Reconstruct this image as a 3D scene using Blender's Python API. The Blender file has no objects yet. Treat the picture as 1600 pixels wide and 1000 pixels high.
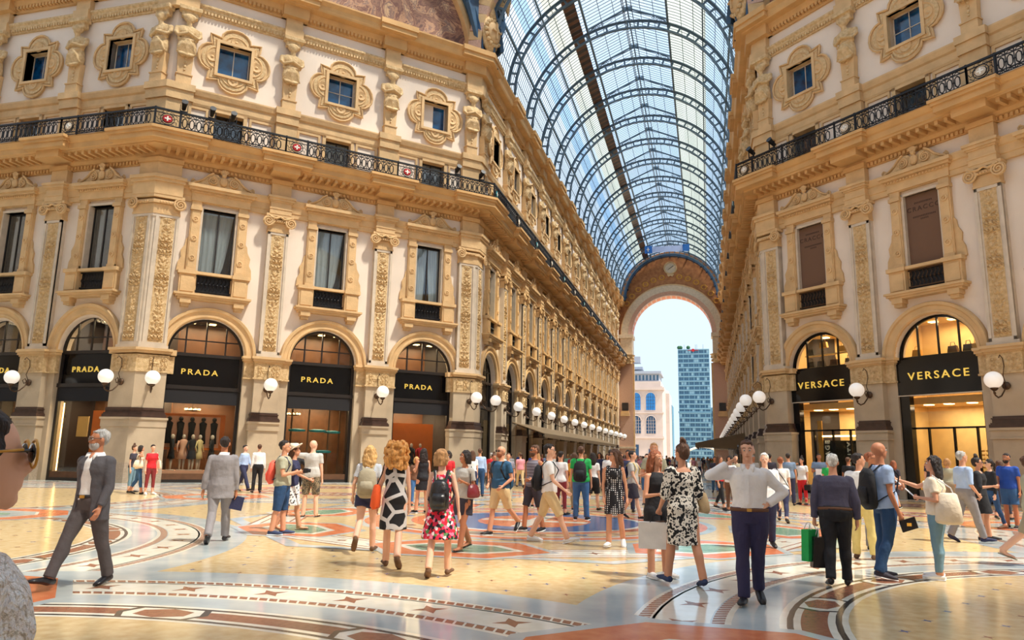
import bpy, bmesh, math, random
import numpy as np
from mathutils import Vector, Matrix, noise
from mathutils.geometry import tessellate_polygon
random.seed(7)
sc = bpy.context.scene
C = sc.collection
PI = math.pi
# ---------------- camera ----------------
cam_d = bpy.data.cameras.new('camera'); cam = bpy.data.objects.new('camera', cam_d); C.objects.link(cam)
cam_d.sensor_width = 36.0; cam_d.lens = 25.74; cam_d.clip_start = 0.05; cam_d.clip_end = 3000
_R = Vector((0.96699673, 0.25411177, 0.01856181)); _U = Vector((0.02861586, -0.18070762, 0.98312049)); _F = Vector((-0.25317675, 0.95014313, 0.1820153))
CAMP = Vector((5.046, -41.265, 1.568))
cam.matrix_world = Matrix(((_R.x, _U.x, -_F.x, CAMP.x), (_R.y, _U.y, -_F.y, CAMP.y), (_R.z, _U.z, -_F.z, CAMP.z), (0, 0, 0, 1)))
sc.camera = cam
# ---------------- world, sun, exposure ----------------
sc.view_settings.view_transform = 'Standard'; sc.view_settings.look = 'None'
sc.view_settings.gamma = 1.0; sc.view_settings.use_curve_mapping = False
sc.view_settings.exposure = 0.68
w = bpy.data.worlds.new('sky'); sc.world = w; w.use_nodes = True
nt = w.node_tree; bg = nt.nodes['Background']
tc = nt.nodes.new('ShaderNodeTexCoord'); sx = nt.nodes.new('ShaderNodeSeparateXYZ'); rp = nt.nodes.new('ShaderNodeValToRGB')
nz = nt.nodes.new('ShaderNodeTexNoise'); nz.inputs['Scale'].default_value = 2.2; nz.inputs['Detail'].default_value = 5
nt.links.new(tc.outputs['Generated'], sx.inputs[0]); nt.links.new(tc.outputs['Generated'], nz.inputs['Vector'])
nt.links.new(sx.outputs['Z'], rp.inputs[0])
e = rp.color_ramp.elements
e[0].position = 0.0; e[0].color = (0.45, 0.54, 0.63, 1); e[1].position = 0.9; e[1].color = (0.50, 0.68, 0.92, 1)
e2 = rp.color_ramp.elements.new(0.22); e2.color = (0.47, 0.60, 0.74, 1)
mx = nt.nodes.new('ShaderNodeMix'); mx.data_type = 'RGBA'; mx.inputs['B'].default_value = (0.66, 0.72, 0.80, 1)
rr = nt.nodes.new('ShaderNodeMapRange'); rr.inputs['From Min'].default_value = 0.48; rr.inputs['From Max'].default_value = 0.68
nt.links.new(nz.outputs['Fac'], rr.inputs['Value']); nt.links.new(rr.outputs['Result'], mx.inputs['Factor'])
nt.links.new(rp.outputs[0], mx.inputs['A']); nt.links.new(mx.outputs['Result'], bg.inputs['Color'])
bg.inputs['Strength'].default_value = 1.15
sd = bpy.data.lights.new('sun', 'SUN'); so = bpy.data.objects.new('sun', sd); C.objects.link(so)
sd.energy = 5.5; sd.angle = math.radians(4); sd.color = (1.0, 0.93, 0.80)
so.rotation_euler = Vector((0.48, -0.10, 0.88)).to_track_quat('Z', 'Y').to_euler()
so.location = (30, -30, 60)

# ---------------- materials ----------------
def lin(c):
    return tuple(((x / 255) / 12.92 if x / 255 <= 0.04045 else ((x / 255 + 0.055) / 1.055) ** 2.4) for x in c) + (1,)
MATS = {}
def mat(name, col, rough=0.6, var=0.0, vs=3.0, bump=0.0, bs=20.0, metal=0.0, col2=None, coat=0.0, spec=0.5, emit=None, es=1.0, detail=4, stretch=None):
    m = bpy.data.materials.new(name); m.use_nodes = True; n = m.node_tree; b = n.nodes['Principled BSDF']
    c = lin(col); b.inputs['Base Color'].default_value = c; b.inputs['Roughness'].default_value = rough
    b.inputs['Metallic'].default_value = metal; b.inputs['Coat Weight'].default_value = coat; b.inputs['Specular IOR Level'].default_value = spec
    if var or col2 or bump:
        t = n.nodes.new('ShaderNodeTexCoord'); mp = n.nodes.new('ShaderNodeMapping')
        if stretch: mp.inputs['Scale'].default_value = stretch
        n.links.new(t.outputs['Object'], mp.inputs[0])
    if var or col2:
        z = n.nodes.new('ShaderNodeTexNoise'); z.inputs['Scale'].default_value = vs; z.inputs['Detail'].default_value = detail
        n.links.new(mp.outputs[0], z.inputs['Vector'])
        r = n.nodes.new('ShaderNodeValToRGB'); r.color_ramp.elements[0].position = 0.35; r.color_ramp.elements[1].position = 0.65
        c2 = lin(col2) if col2 else tuple(min(1, x * (1 + var)) for x in c[:3]) + (1,)
        c1 = c if col2 else tuple(x * (1 - var) for x in c[:3]) + (1,)
        r.color_ramp.elements[0].color = c1; r.color_ramp.elements[1].color = c2
        n.links.new(z.outputs['Fac'], r.inputs[0]); n.links.new(r.outputs[0], b.inputs['Base Color'])
    if bump:
        z2 = n.nodes.new('ShaderNodeTexNoise'); z2.inputs['Scale'].default_value = bs; z2.inputs['Detail'].default_value = 3
        bm_ = n.nodes.new('ShaderNodeBump'); bm_.inputs['Strength'].default_value = bump; bm_.inputs['Distance'].default_value = 0.05
        n.links.new(mp.outputs[0], z2.inputs['Vector']); n.links.new(z2.outputs['Fac'], bm_.inputs['Height']); n.links.new(bm_.outputs[0], b.inputs['Normal'])
    if emit:
        b.inputs['Emission Color'].default_value = lin(emit); b.inputs['Emission Strength'].default_value = es
    MATS[name] = m
    return m
def pattern_mat(name, cols, kind='voronoi', scale=12.0, rough=0.8, edges=None, stretch=None):
    """printed cloth: constant-colour patches from a procedural texture"""
    m = bpy.data.materials.new(name); m.use_nodes = True; n = m.node_tree; b = n.nodes['Principled BSDF']; b.inputs['Roughness'].default_value = rough
    t = n.nodes.new('ShaderNodeTexCoord'); mp = n.nodes.new('ShaderNodeMapping'); n.links.new(t.outputs['Object'], mp.inputs[0])
    if stretch: mp.inputs['Scale'].default_value = stretch
    r = n.nodes.new('ShaderNodeValToRGB'); r.color_ramp.interpolation = 'CONSTANT'
    if kind == 'voronoi':
        z = n.nodes.new('ShaderNodeTexVoronoi'); z.inputs['Scale'].default_value = scale; s = n.nodes.new('ShaderNodeSeparateColor')
        n.links.new(z.outputs['Color'], s.inputs[0]); src = s.outputs[0]
    elif kind == 'dots':
        z = n.nodes.new('ShaderNodeTexVoronoi'); z.inputs['Scale'].default_value = scale; z.inputs['Randomness'].default_value = 0.0; src = z.outputs['Distance']
    elif kind == 'painting':
        z = n.nodes.new('ShaderNodeTexNoise'); z.inputs['Scale'].default_value = scale; z.inputs['Detail'].default_value = 9; z.inputs['Roughness'].default_value = .62; z.inputs['Distortion'].default_value = 1.6; src = z.outputs['Fac']; r.color_ramp.interpolation = 'EASE'
    elif kind == 'cells':
        z = n.nodes.new('ShaderNodeTexVoronoi'); z.feature = 'DISTANCE_TO_EDGE'; z.inputs['Scale'].default_value = scale; src = z.outputs['Distance']
    elif kind == 'noise':
        z = n.nodes.new('ShaderNodeTexNoise'); z.inputs['Scale'].default_value = scale; z.inputs['Detail'].default_value = 2; src = z.outputs['Fac']
    elif kind == 'wave':
        z = n.nodes.new('ShaderNodeTexWave'); z.inputs['Scale'].default_value = scale; z.inputs['Distortion'].default_value = edges or 0; z.bands_direction = 'Z'; src = z.outputs['Fac']
    elif kind == 'swirl':
        z = n.nodes.new('ShaderNodeTexWave'); z.wave_type = 'RINGS'; z.inputs['Scale'].default_value = scale; z.inputs['Distortion'].default_value = 6; z.inputs['Detail Scale'].default_value = 1.0; src = z.outputs['Fac']
    n.links.new(mp.outputs[0], z.inputs['Vector']); n.links.new(src, r.inputs[0])
    el = r.color_ramp.elements
    while len(el) < len(cols): el.new(0.5)
    for i, (pos, c) in enumerate(cols):
        el[i].position = pos
    for i, (pos, c) in enumerate(cols):
        el[i].color = lin(c)
    n.links.new(r.outputs[0], b.inputs['Base Color']); MATS[name] = m
    return m
def glass_mat(name, tint, refl=0.12, rough=0.02, opac=0.0, body=(200, 220, 230), fres=0.6):
    m = bpy.data.materials.new(name); m.use_nodes = True; n = m.node_tree
    n.nodes.remove(n.nodes['Principled BSDF']); out = n.nodes['Material Output']
    tr = n.nodes.new('ShaderNodeBsdfTransparent'); tr.inputs[0].default_value = lin(tint)
    gl = n.nodes.new('ShaderNodeBsdfGlossy'); gl.inputs['Roughness'].default_value = rough
    fr = n.nodes.new('ShaderNodeLayerWeight'); fr.inputs['Blend'].default_value = 0.3
    mu = n.nodes.new('ShaderNodeMath'); mu.operation = 'MULTIPLY_ADD'; mu.inputs[1].default_value = fres; mu.inputs[2].default_value = refl
    n.links.new(fr.outputs['Fresnel'], mu.inputs[0])
    mxx = n.nodes.new('ShaderNodeMixShader'); n.links.new(mu.outputs[0], mxx.inputs[0]); n.links.new(gl.outputs[0], mxx.inputs[2])
    if opac:
        df = n.nodes.new('ShaderNodeBsdfTranslucent'); df.inputs[0].default_value = lin(body)
        m2 = n.nodes.new('ShaderNodeMixShader'); m2.inputs[0].default_value = opac
        n.links.new(tr.outputs[0], m2.inputs[1]); n.links.new(df.outputs[0], m2.inputs[2]); n.links.new(m2.outputs[0], mxx.inputs[1])
    else:
        n.links.new(tr.outputs[0], mxx.inputs[1])
    n.links.new(mxx.outputs[0], out.inputs[0]); MATS[name] = m
    return m
mat('tan_stone', (210, 174, 126), 0.75, var=0.10, vs=1.5, bump=0.25, bs=9)
mat('tan_carved', (198, 164, 116), 0.8, col2=(224, 194, 148), vs=7, bump=0.8, bs=26)
mat('cornice_stone', (206, 162, 106), 0.75, var=0.08, vs=1.2, bump=0.2, bs=8)
mat('plaster', (230, 214, 198), 0.8, var=0.04, vs=0.6, bump=0.05, bs=12)
mat('pier_stone', (186, 166, 140), 0.5, var=0.09, vs=1.1, bump=0.08, bs=10)
mat('grey_granite', (170, 152, 132), 0.4, var=0.12, vs=14)
mat('pilaster_marble', (206, 190, 170), 0.45, var=0.08, vs=2.5)
mat('dark_moulding', (72, 52, 44), 0.35, var=0.15, vs=5)
mat('iron_black', (26, 26, 30), 0.45, metal=0.3)
mat('roof_iron', (84, 104, 120), 0.5, metal=0.2)
mat('steel_blue', (62, 92, 122), 0.45, var=0.12, vs=2, metal=0.3)
mat('gold_letters', (232, 196, 92), 0.3, metal=0.75, emit=(232, 196, 92), es=0.35)
mat('shop_black', (13, 12, 14), 0.10, spec=.3)
mat('frame_dark', (38, 32, 30), 0.35)
mat('terracotta_wall', (148, 92, 54), 0.8, col2=(176, 118, 70), vs=2.0)
mat('pink_granite', (196, 158, 136), 0.5, var=0.12, vs=10)
mat('beige_arch', (206, 186, 158), 0.6, var=0.1, vs=3)
mat('white_globe', (250, 246, 240), 0.25, emit=(255, 244, 232), es=0.22)
mat('bronze', (84, 62, 44), 0.4, metal=0.6)
mat('awning_cloth', (150, 130, 104), 0.85, var=0.06, vs=3)
mat('curtain', (232, 234, 230), 0.9, var=0.08, vs=2, stretch=(6, 6, .4))
mat('door_dark', (48, 36, 30), 0.4)
mat('brown_blind', (112, 82, 62), 0.8)
mat('blind_print', (78, 54, 42), 0.8)
mat('glass_dark', (20, 24, 28), 0.04, spec=0.8)
mat('shop_orange', (206, 104, 36), 0.5, var=0.06, vs=3)
mat('shop_pink', (222, 160, 130), 0.6)
mat('shop_wood', (98, 64, 42), 0.4, var=0.15, vs=4)
mat('shop_cream', (216, 186, 130), 0.7, var=0.06, vs=3)
mat('shop_gold', (206, 150, 60), 0.4, metal=0.3)
mat('shop_dark', (44, 32, 28), 0.6)
mat('shop_teal', (30, 130, 140), 0.5)
mat('mannequin', (196, 176, 160), 0.5)
mat('cloth_black', (24, 22, 26), 0.85)
mat('cloth_red', (170, 26, 34), 0.8)
mat('lamp_warm', (255, 214, 150), 0.5, emit=(255, 204, 130), es=7.0)
glass_mat('shop_glass', (240, 242, 238), 0.015, fres=.2)
glass_mat('window_glass', (228, 232, 234), 0.06, fres=.35)
mat('sky_reflection_pane', (14, 84, 132), .12, spec=.9, col2=(8, 40, 70), vs=1.6)  # attic panes: blue of the reflected sky put into an opaque colour
glass_mat('roof_glass', (244, 250, 254), 0.01, opac=0, fres=.12)
glass_mat('roof_cream_glass', (252, 244, 218), 0.01, opac=0.1, body=(250, 240, 210), fres=.12)
glass_mat('roof_dimming_glass', (228, 230, 230), 0.02, opac=0, fres=.1)  # tint added to cut the sky light under the out-of-view roofs
glass_mat('roof_blue_glass', (200, 228, 250), 0.01, opac=0, fres=.12)
mat('mural', (150, 104, 84), 0.85, col2=(96, 72, 72), vs=0.55, detail=6)
mat('mural_light', (196, 150, 116), 0.85, col2=(150, 104, 78), vs=2.4, detail=6)
pattern_mat('mural_paint', [(0, (58, 52, 62)), (.36, (104, 76, 70)), (.43, (150, 112, 92)), (.48, (120, 84, 76)), (.53, (186, 144, 112)), (.58, (132, 104, 96)), (.64, (206, 170, 132)), (.70, (96, 70, 72))], 'painting', .75)
mat('filigree', (70, 62, 58), 0.6)
_m = MATS['awning_cloth'].node_tree; _t = _m.nodes.new('ShaderNodeBsdfTranslucent'); _t.inputs[0].default_value = lin((210, 180, 140)); _x = _m.nodes.new('ShaderNodeMixShader'); _x.inputs[0].default_value = .45
_m.links.new(_m.nodes['Principled BSDF'].outputs[0], _x.inputs[1]); _m.links.new(_t.outputs[0], _x.inputs[2]); _m.links.new(_x.outputs[0], _m.nodes['Material Output'].inputs[0])
# ---------------- mesh builder ----------------
class MB:
    def __init__(s): s.v = []; s.f = []; s.mi = []; s.sm = []; s.slots = []; s.cur = 0; s.smooth = False
    def m(s, name, smooth=False):
        if name not in s.slots: s.slots.append(name)
        s.cur = s.slots.index(name); s.smooth = smooth; return s
    def add(s, vs, fs):
        o = len(s.v); s.v += [tuple(p) for p in vs]
        for f in fs: s.f.append(tuple(i + o for i in f)); s.mi.append(s.cur); s.sm.append(s.smooth)
        return o
    def box(s, x0, x1, y0, y1, z0, z1):
        s.add([(x0, y0, z0), (x1, y0, z0), (x1, y1, z0), (x0, y1, z0), (x0, y0, z1), (x1, y0, z1), (x1, y1, z1), (x0, y1, z1)],
              [(0, 3, 2, 1), (4, 5, 6, 7), (0, 1, 5, 4), (1, 2, 6, 5), (2, 3, 7, 6), (3, 0, 4, 7)]); return s
    def obox(s, c, ax, ay, az):   # oriented box: centre and three half-axis vectors
        c = Vector(c); ax = Vector(ax); ay = Vector(ay); az = Vector(az); P = []
        for k in (-1, 1):
            for i, j in ((-1, -1), (1, -1), (1, 1), (-1, 1)): P.append(c + ax * i + ay * j + az * k)
        s.add(P, [(0, 3, 2, 1), (4, 5, 6, 7), (0, 1, 5, 4), (1, 2, 6, 5), (2, 3, 7, 6), (3, 0, 4, 7)]); return s
    def bar(s, a, b, w, h=None, up=(0, 0, 1)):
        a = Vector(a); b = Vector(b); h = h or w; d = b - a
        if d.length < 1e-6: return s
        t = d.normalized(); u = Vector(up)
        if abs(t.dot(u)) > 0.98: u = Vector((1, 0, 0))
        x = t.cross(u).normalized(); y = x.cross(t).normalized()
        return s.obox((a + b) / 2, x * w / 2, y * h / 2, d / 2)
    def prism(s, poly, y0, y1, holes=None):   # poly in (x,z)
        lists = [poly] + (holes or []); tris = tessellate_polygon([[Vector((p[0], p[1], 0)) for p in l] for l in lists])
        flat = [p for l in lists for p in l]; n = len(flat)
        vs = [(p[0], y0, p[1]) for p in flat] + [(p[0], y1, p[1]) for p in flat]
        fs = [tuple(t) for t in tris] + [tuple(i + n for i in reversed(t)) for t in tris]; o = 0
        for l in lists:
            k = len(l)
            for i in range(k): fs.append((o + i, o + (i + 1) % k, o + (i + 1) % k + n, o + i + n))
            o += k
        s.add(vs, fs); return s
    def flat(s, poly, z):   # poly in (x,y): thin inlay facing up
        tris = tessellate_polygon([[Vector((p[0], p[1], 0)) for p in poly]])
        s.add([(p[0], p[1], z) for p in poly], [tuple(t) for t in tris]); return s
    def arc(s, cx, cz, sec, a0, a1, n, close=True):   # section [(r,y)] swept round an axis along y
        k = len(sec); vs = []; fs = []
        for i in range(n + 1):
            a = a0 + (a1 - a0) * i / n
            for r, y in sec: vs.append((cx + r * math.cos(a), y, cz + r * math.sin(a)))
        for i in range(n):
            for j in range(k if close else k - 1):
                q = (j + 1) % k; fs.append((i * k + j, i * k + q, (i + 1) * k + q, (i + 1) * k + j))
        if close: fs.append(tuple(range(k))); fs.append(tuple(n * k + j for j in reversed(range(k))))
        s.add(vs, fs); return s
    def lathe(s, prof, c=(0, 0, 0), n=16, axis='z'):   # profile [(r,h)]
        k = len(prof); vs = []; fs = []
        for i in range(n):
            a = 2 * PI * i / n; ca, sa = math.cos(a), math.sin(a)
            for r, h in prof:
                vs.append((c[0] + r * ca, c[1] + r * sa, c[2] + h) if axis == 'z' else (c[0] + r * ca, c[1] - h, c[2] + r * sa))
        for i in range(n):
            q = (i + 1) % n
            for j in range(k - 1): fs.append((i * k + j, q * k + j, q * k + j + 1, i * k + j + 1))
        fs.append(tuple(i * k for i in reversed(range(n)))); fs.append(tuple(i * k + k - 1 for i in range(n)))
        s.add(vs, fs); return s
    def ball(s, c, r, n=12, m=8, sc=(1, 1, 1), rot=None):
        vs = []; fs = []
        for j in range(m + 1):
            th = PI * j / m
            for i in range(n):
                a = 2 * PI * i / n; p = Vector((r * sc[0] * math.sin(th) * math.cos(a), r * sc[1] * math.sin(th) * math.sin(a), r * sc[2] * math.cos(th)))
                if rot: p = rot @ p
                vs.append((c[0] + p.x, c[1] + p.y, c[2] + p.z))
        for j in range(m):
            for i in range(n): q = (i + 1) % n; fs.append((j * n + i, j * n + q, (j + 1) * n + q, (j + 1) * n + i))
        s.add(vs, fs); return s
    def tube(s, pts, r, n=6, caps=True):
        pts = [Vector(p) for p in pts]; k = len(pts); rs = r if isinstance(r, (list, tuple)) else [r] * k
        rs = [q if isinstance(q, tuple) else (q, q) for q in rs]
        t0 = (pts[1] - pts[0]).normalized(); u = Vector((0, 0, 1)) if abs(t0.z) < 0.8 else Vector((0, 1, 0)); x = t0.cross(u).normalized(); vs = []; fs = []
        for i, p in enumerate(pts):
            t = (pts[min(i + 1, k - 1)] - pts[max(i - 1, 0)]).normalized(); x = (x - t * x.dot(t)).normalized(); y = t.cross(x)
            for j in range(n):
                a = 2 * PI * j / n; vs.append(p + x * rs[i][0] * math.cos(a) + y * rs[i][1] * math.sin(a))
        for i in range(k - 1):
            for j in range(n): q = (j + 1) % n; fs.append((i * n + j, i * n + q, (i + 1) * n + q, (i + 1) * n + j))
        if caps: fs.append(tuple(reversed(range(n)))); fs.append(tuple((k - 1) * n + j for j in range(n)))
        s.add(vs, fs); return s
    def sweep(s, path, prof):   # horizontal moulding: path [(x,y)], profile [(out,z)], out = right-hand side of travel
        path = [Vector(p) for p in path]; k = len(prof); vs = []; fs = []; N = len(path)
        for i, p in enumerate(path):
            ns = []
            if i > 0: d = (path[i] - path[i - 1]).normalized(); ns.append(Vector((d.y, -d.x)))
            if i < N - 1: d = (path[i + 1] - path[i]).normalized(); ns.append(Vector((d.y, -d.x)))
            nn = (ns[0] + ns[-1]).normalized(); nn = nn / nn.dot(ns[0])
            for o, z in prof: q = p + nn * o; vs.append((q.x, q.y, z))
        for i in range(N - 1):
            for j in range(k): q = (j + 1) % k; fs.append((i * k + j, i * k + q, (i + 1) * k + q, (i + 1) * k + j))
        fs.append(tuple(range(k))); fs.append(tuple((N - 1) * k + j for j in reversed(range(k))))
        s.add(vs, fs); return s
    def grid(s, nu, nv, fn):   # fn(i/nu, j/nv) -> point
        vs = [fn(i / nu, j / nv) for j in range(nv + 1) for i in range(nu + 1)]; w_ = nu + 1
        s.add(vs, [(j * w_ + i, j * w_ + i + 1, (j + 1) * w_ + i + 1, (j + 1) * w_ + i) for j in range(nv) for i in range(nu)]); return s
    def xf(s, M):
        s.v = [tuple(M @ Vector(p)) for p in s.v]; return s
    def mesh(s, name='mesh', recalc=True):
        me = bpy.data.meshes.new(name); me.from_pydata(s.v, [], s.f)
        for n_ in s.slots: me.materials.append(MATS[n_])
        me.polygons.foreach_set('material_index', s.mi); me.polygons.foreach_set('use_smooth', s.sm); me.update()
        if recalc:
            b = bmesh.new(); b.from_mesh(me); bmesh.ops.recalc_face_normals(b, faces=b.faces); b.to_mesh(me); b.free()
        return me
def obj(name, me, parent=None, M=None, label=None, cat=None, group=None, kind=None):
    if isinstance(me, MB): me = me.mesh(name)
    o = bpy.data.objects.new(name, me); C.objects.link(o)
    if parent: o.parent = parent
    if M is not None: o.matrix_local = M
    if label: o['label'] = label
    if cat: o['category'] = cat
    if group: o['group'] = group
    if kind: o['kind'] = kind
    return o
def place(tpl, M, label=None, cat=None, group=None, kind=None, name=None):
    """tpl = (name, [(part, mesh, label, [(sub, mesh, label)])]); meshes are shared by every copy"""
    r = obj(name or tpl[0], None, None, M, label, cat, group, kind)
    for pt in tpl[1]:
        c = obj(pt[0], pt[1], r, label=pt[2] if len(pt) > 2 else None)
        for sb in (pt[3] if len(pt) > 3 else []): obj(sb[0], sb[1], c, label=sb[2] if len(sb) > 2 else None)
    return r
TMP = bpy.data.scenes.new('workshop')
def evaluated(o):
    TMP.collection.objects.link(o); vl = TMP.view_layers[0]; vl.update()
    out = bpy.data.meshes.new_from_object(o.evaluated_get(vl.depsgraph)); bpy.data.objects.remove(o); return out
def remesh(src, name, voxel, smooth=2, matname=None):
    me = src.mesh('tmp', True) if isinstance(src, MB) else src
    o = bpy.data.objects.new('tmp', me)
    md = o.modifiers.new('r', 'REMESH'); md.mode = 'VOXEL'; md.voxel_size = voxel; md.use_smooth_shade = True
    if smooth:
        s2 = o.modifiers.new('s', 'SMOOTH'); s2.factor = 0.5; s2.iterations = smooth
    out = evaluated(o); out.name = name; bpy.data.meshes.remove(me)
    out.materials.clear()
    if matname: out.materials.append(MATS[matname])
    out.polygons.foreach_set('use_smooth', [True] * len(out.polygons))
    return out
ORD = ['first', 'second', 'third', 'fourth', 'fifth', 'sixth', 'seventh', 'eighth', 'ninth', 'tenth', 'eleventh', 'twelfth', 'thirteenth', 'fourteenth', 'fifteenth']
# ---------------- layout of the crossing and the arcade ----------------
W = 8.4825; S_D = 17.548; B_D = S_D / 3; B_A = 5.503; R2 = 2 ** -0.5
AX, AY = -W - S_D * R2, -S_D * R2          # corner between the angled facade and the side arcade
YEND = 77.6
LEFT = [(-70, AY), (AX, AY), (-W, 0), (-W, YEND)]
RIGHT = [(W, YEND), (W, 0), (-AX, AY), (70, AY)]
FACES = {   # name: (origin xy, rotation, +1/-1 direction of t along local x, phrase)
 'dl': ((-W, 0), PI / 4, -1), 'al': ((-W, 0), PI / 2, 1), 'xl': ((AX, AY), 0.0, -1),
 'dr': ((W, 0), -PI / 4, 1), 'ar': ((W, 0), -PI / 2, -1)}
def fm(face, t, sx=1.0, z=0.0):
    (ox, oy), a, sg = FACES[face]
    return Matrix.Translation((ox, oy, z)) @ Matrix.Rotation(a, 4, 'Z') @ Matrix.Translation((sg * t, 0, 0)) @ Matrix.Diagonal((sx, 1, 1, 1))
BAYS = []   # face, bay centre, scale, phrase
BAYS += [('xl', 3.2 + 5.5 * k, 0.94, ['first', 'second', 'third'][k] + ' bay left of the large left corner') for k in range(3)]
BAYS += [('dl', B_D * (2.5 - k), 1.0, ['left', 'middle', 'right'][k] + ' bay of the left angled facade') for k in range(3)]
BAYS += [('dr', B_D * (0.5 + k), 1.0, ['left', 'middle', 'right'][k] + ' bay of the right angled facade') for k in range(3)]
BAYS += [('al', 3.82 + B_A * k, 0.94, ORD[k] + ' bay down the left side of the arcade') for k in range(13)]
BAYS += [('ar', 3.82 + B_A * k, 0.94, ORD[k] + ' bay down the right side of the arcade') for k in range(13)]
PILS = [('xl', 5.9, 'between the two nearest bays of the far left facade'), ('xl', 11.4, 'at the left edge of the far left facade')]
PILS += [('dl', B_D * 2, 'left inner pilaster of the left angled facade'), ('dl', B_D, 'right inner pilaster of the left angled facade')]
PILS += [('dr', B_D, 'left inner pilaster of the right angled facade'), ('dr', 2 * B_D, 'right inner pilaster of the right angled facade')]
PILS += [('al', 1.07 + B_A * k, ORD[k] + ' pier down the left side of the arcade') for k in range(1, 14)]
PILS += [('ar', 1.07 + B_A * k, ORD[k] + ' pier down the right side of the arcade') for k in range(1, 14)]
HW = 1.80   # half width of the shop arches
def arcpts(r, cz, a0, a1, n, cx=0): return [(cx + r * math.cos(a0 + (a1 - a0) * i / n), cz + r * math.sin(a0 + (a1 - a0) * i / n)) for i in range(n + 1)]
def wall_side(name, face, bays, t0, t1):
    mb = MB(); (ox, oy), a, sg = FACES[face]; th = 0.75
    cs = sorted((sg * t, sx) for t, sx in bays); lo, hi = sorted((sg * t0, sg * t1)); e = lo
    lims = []
    for i, (c, sx) in enumerate(cs):
        nx = hi if i == len(cs) - 1 else (c + cs[i + 1][0]) / 2
        lims.append((e, nx, c, sx)); e = nx
    for x0, x1, c, sx in lims:
        hw = HW * sx
        mb.m('pier_stone'); mb.box(x0, c - hw, 0, th, 0, 6.2); mb.box(c + hw, x1, 0, th, 0, 6.2)
        mb.m('plaster')
        out = [(x0, 6.2), (c - hw, 6.2)] + arcpts(hw, 6.2, PI, 0, 20, c)[1:-1] + [(c + hw, 6.2), (x1, 6.2), (x1, 26.4), (x0, 26.4)]
        def rc(h, za, zb): return [(c - h * sx, za), (c + h * sx, za), (c + h * sx, zb), (c - h * sx, zb)]
        mb.prism(out, 0, th, [rc(.8, 9.25, 13.6), rc(.72, 16.95, 18.95), rc(.8, 21.0, 22.75)])
    me = mb.mesh(name); return obj(name, me, None, Matrix.Translation((ox, oy, 0)) @ Matrix.Rotation(a, 4, 'Z'), kind='structure')
wall_side('wall_far_left', 'xl', [(t, s) for f, t, s, p in BAYS if f == 'xl'], 0, 17)
wall_side('wall_left_angled', 'dl', [(t, s) for f, t, s, p in BAYS if f == 'dl'], 0, S_D)
wall_side('wall_left_arcade', 'al', [(t, s) for f, t, s, p in BAYS if f == 'al'], 0, YEND)
wall_side('wall_right_angled', 'dr', [(t, s) for f, t, s, p in BAYS if f == 'dr'], 0, S_D)
wall_side('wall_right_arcade', 'ar', [(t, s) for f, t, s, p in BAYS if f == 'ar'], 0, YEND)
# ---- long mouldings ----
def trim(i, parts, label):
    mb = MB()
    for m_, prof in parts:
        mb.m(m_)
        for path in (LEFT, RIGHT): mb.sweep(path, prof)
    return mb
def along(mb, step, o0, o1, z0, z1, w_):
    for path in (LEFT, RIGHT):
        for (xa, ya), (xb, yb) in zip(path, path[1:]):
            a = Vector((max(-40, min(40, xa)), ya)); b = Vector((max(-40, min(40, xb)), yb)); d = (b - a); L = d.length; d.normalize(); n = Vector((d.y, -d.x))
            k = int(L / step)
            for i in range(k + 1):
                c = a + d * (i + 0.5) * L / (k + 1) + n * (o0 + o1) / 2
                mb.obox((c.x, c.y, (z0 + z1) / 2), (d.x * w_ / 2, d.y * w_ / 2, 0), (n.x * (o1 - o0) / 2, n.y * (o1 - o0) / 2, 0), (0, 0, (z1 - z0) / 2))
# string course beside the capitals
t2 = trim(2, [('tan_stone', [(0, 13.86), (.16, 13.86), (.16, 14.1), (.2, 14.12), (.2, 14.45), (.26, 14.5), (.34, 14.74), (.34, 14.8), (0, 14.8)])], '')
# balcony cornice
t3 = trim(3, [('cornice_stone', [(0, 15.55), (.12, 15.55), (.12, 15.75), (.24, 15.8), (.3, 15.95), (.3, 16.22), (1.05, 16.22), (1.05, 16.3), (1.12, 16.34), (1.12, 16.6), (1.2, 16.64), (1.36, 16.84), (1.36, 16.9), (0, 16.9)])], '')
t3.m('cornice_stone'); along(t3, .42, .3, .96, 16.03, 16.23, .15); along(t3, .2, .12, .22, 15.58, 15.74, .11)
t4 = trim(4, [('tan_stone', [(0, 18.98), (.1, 18.98), (.14, 19.1), (.14, 19.42), (.22, 19.5), (.3, 19.74), (.3, 19.82), (0, 19.82)])], '')
t5 = trim(5, [('tan_carved', [(0, 24.06), (.1, 24.06), (.12, 24.2), (.22, 24.32), (.22, 24.4), (.3, 24.5), (.3, 24.6), (0, 24.6)])], '')
t5.m('tan_carved'); along(t5, .17, .1, .2, 24.14, 24.3, .1)
t6 = trim(6, [('cornice_stone', [(0, 25.3), (.12, 25.3), (.14, 25.5), (.3, 25.62), (.4, 25.9), (.8, 25.95), (.85, 26.05), (.9, 26.3), (1.06, 26.5), (1.06, 26.6), (0, 26.6)])], '')
t6.m('cornice_stone'); along(t6, .22, .14, .32, 25.42, 25.6, .12)
for i, t in enumerate((t2, t3, t4, t5, t6)): obj('trim_%d' % (i + 1), t, kind='structure')
# attic above the arcade cornice, carrying the vault
mb = MB().m('cornice_stone')
mb.box(-W - .9, -W + .45, .3, YEND, 26.6, 27.35); mb.box(W - .45, W + .9, .3, YEND, 26.6, 27.35)
obj('trim_6', mb, kind='structure')
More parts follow.
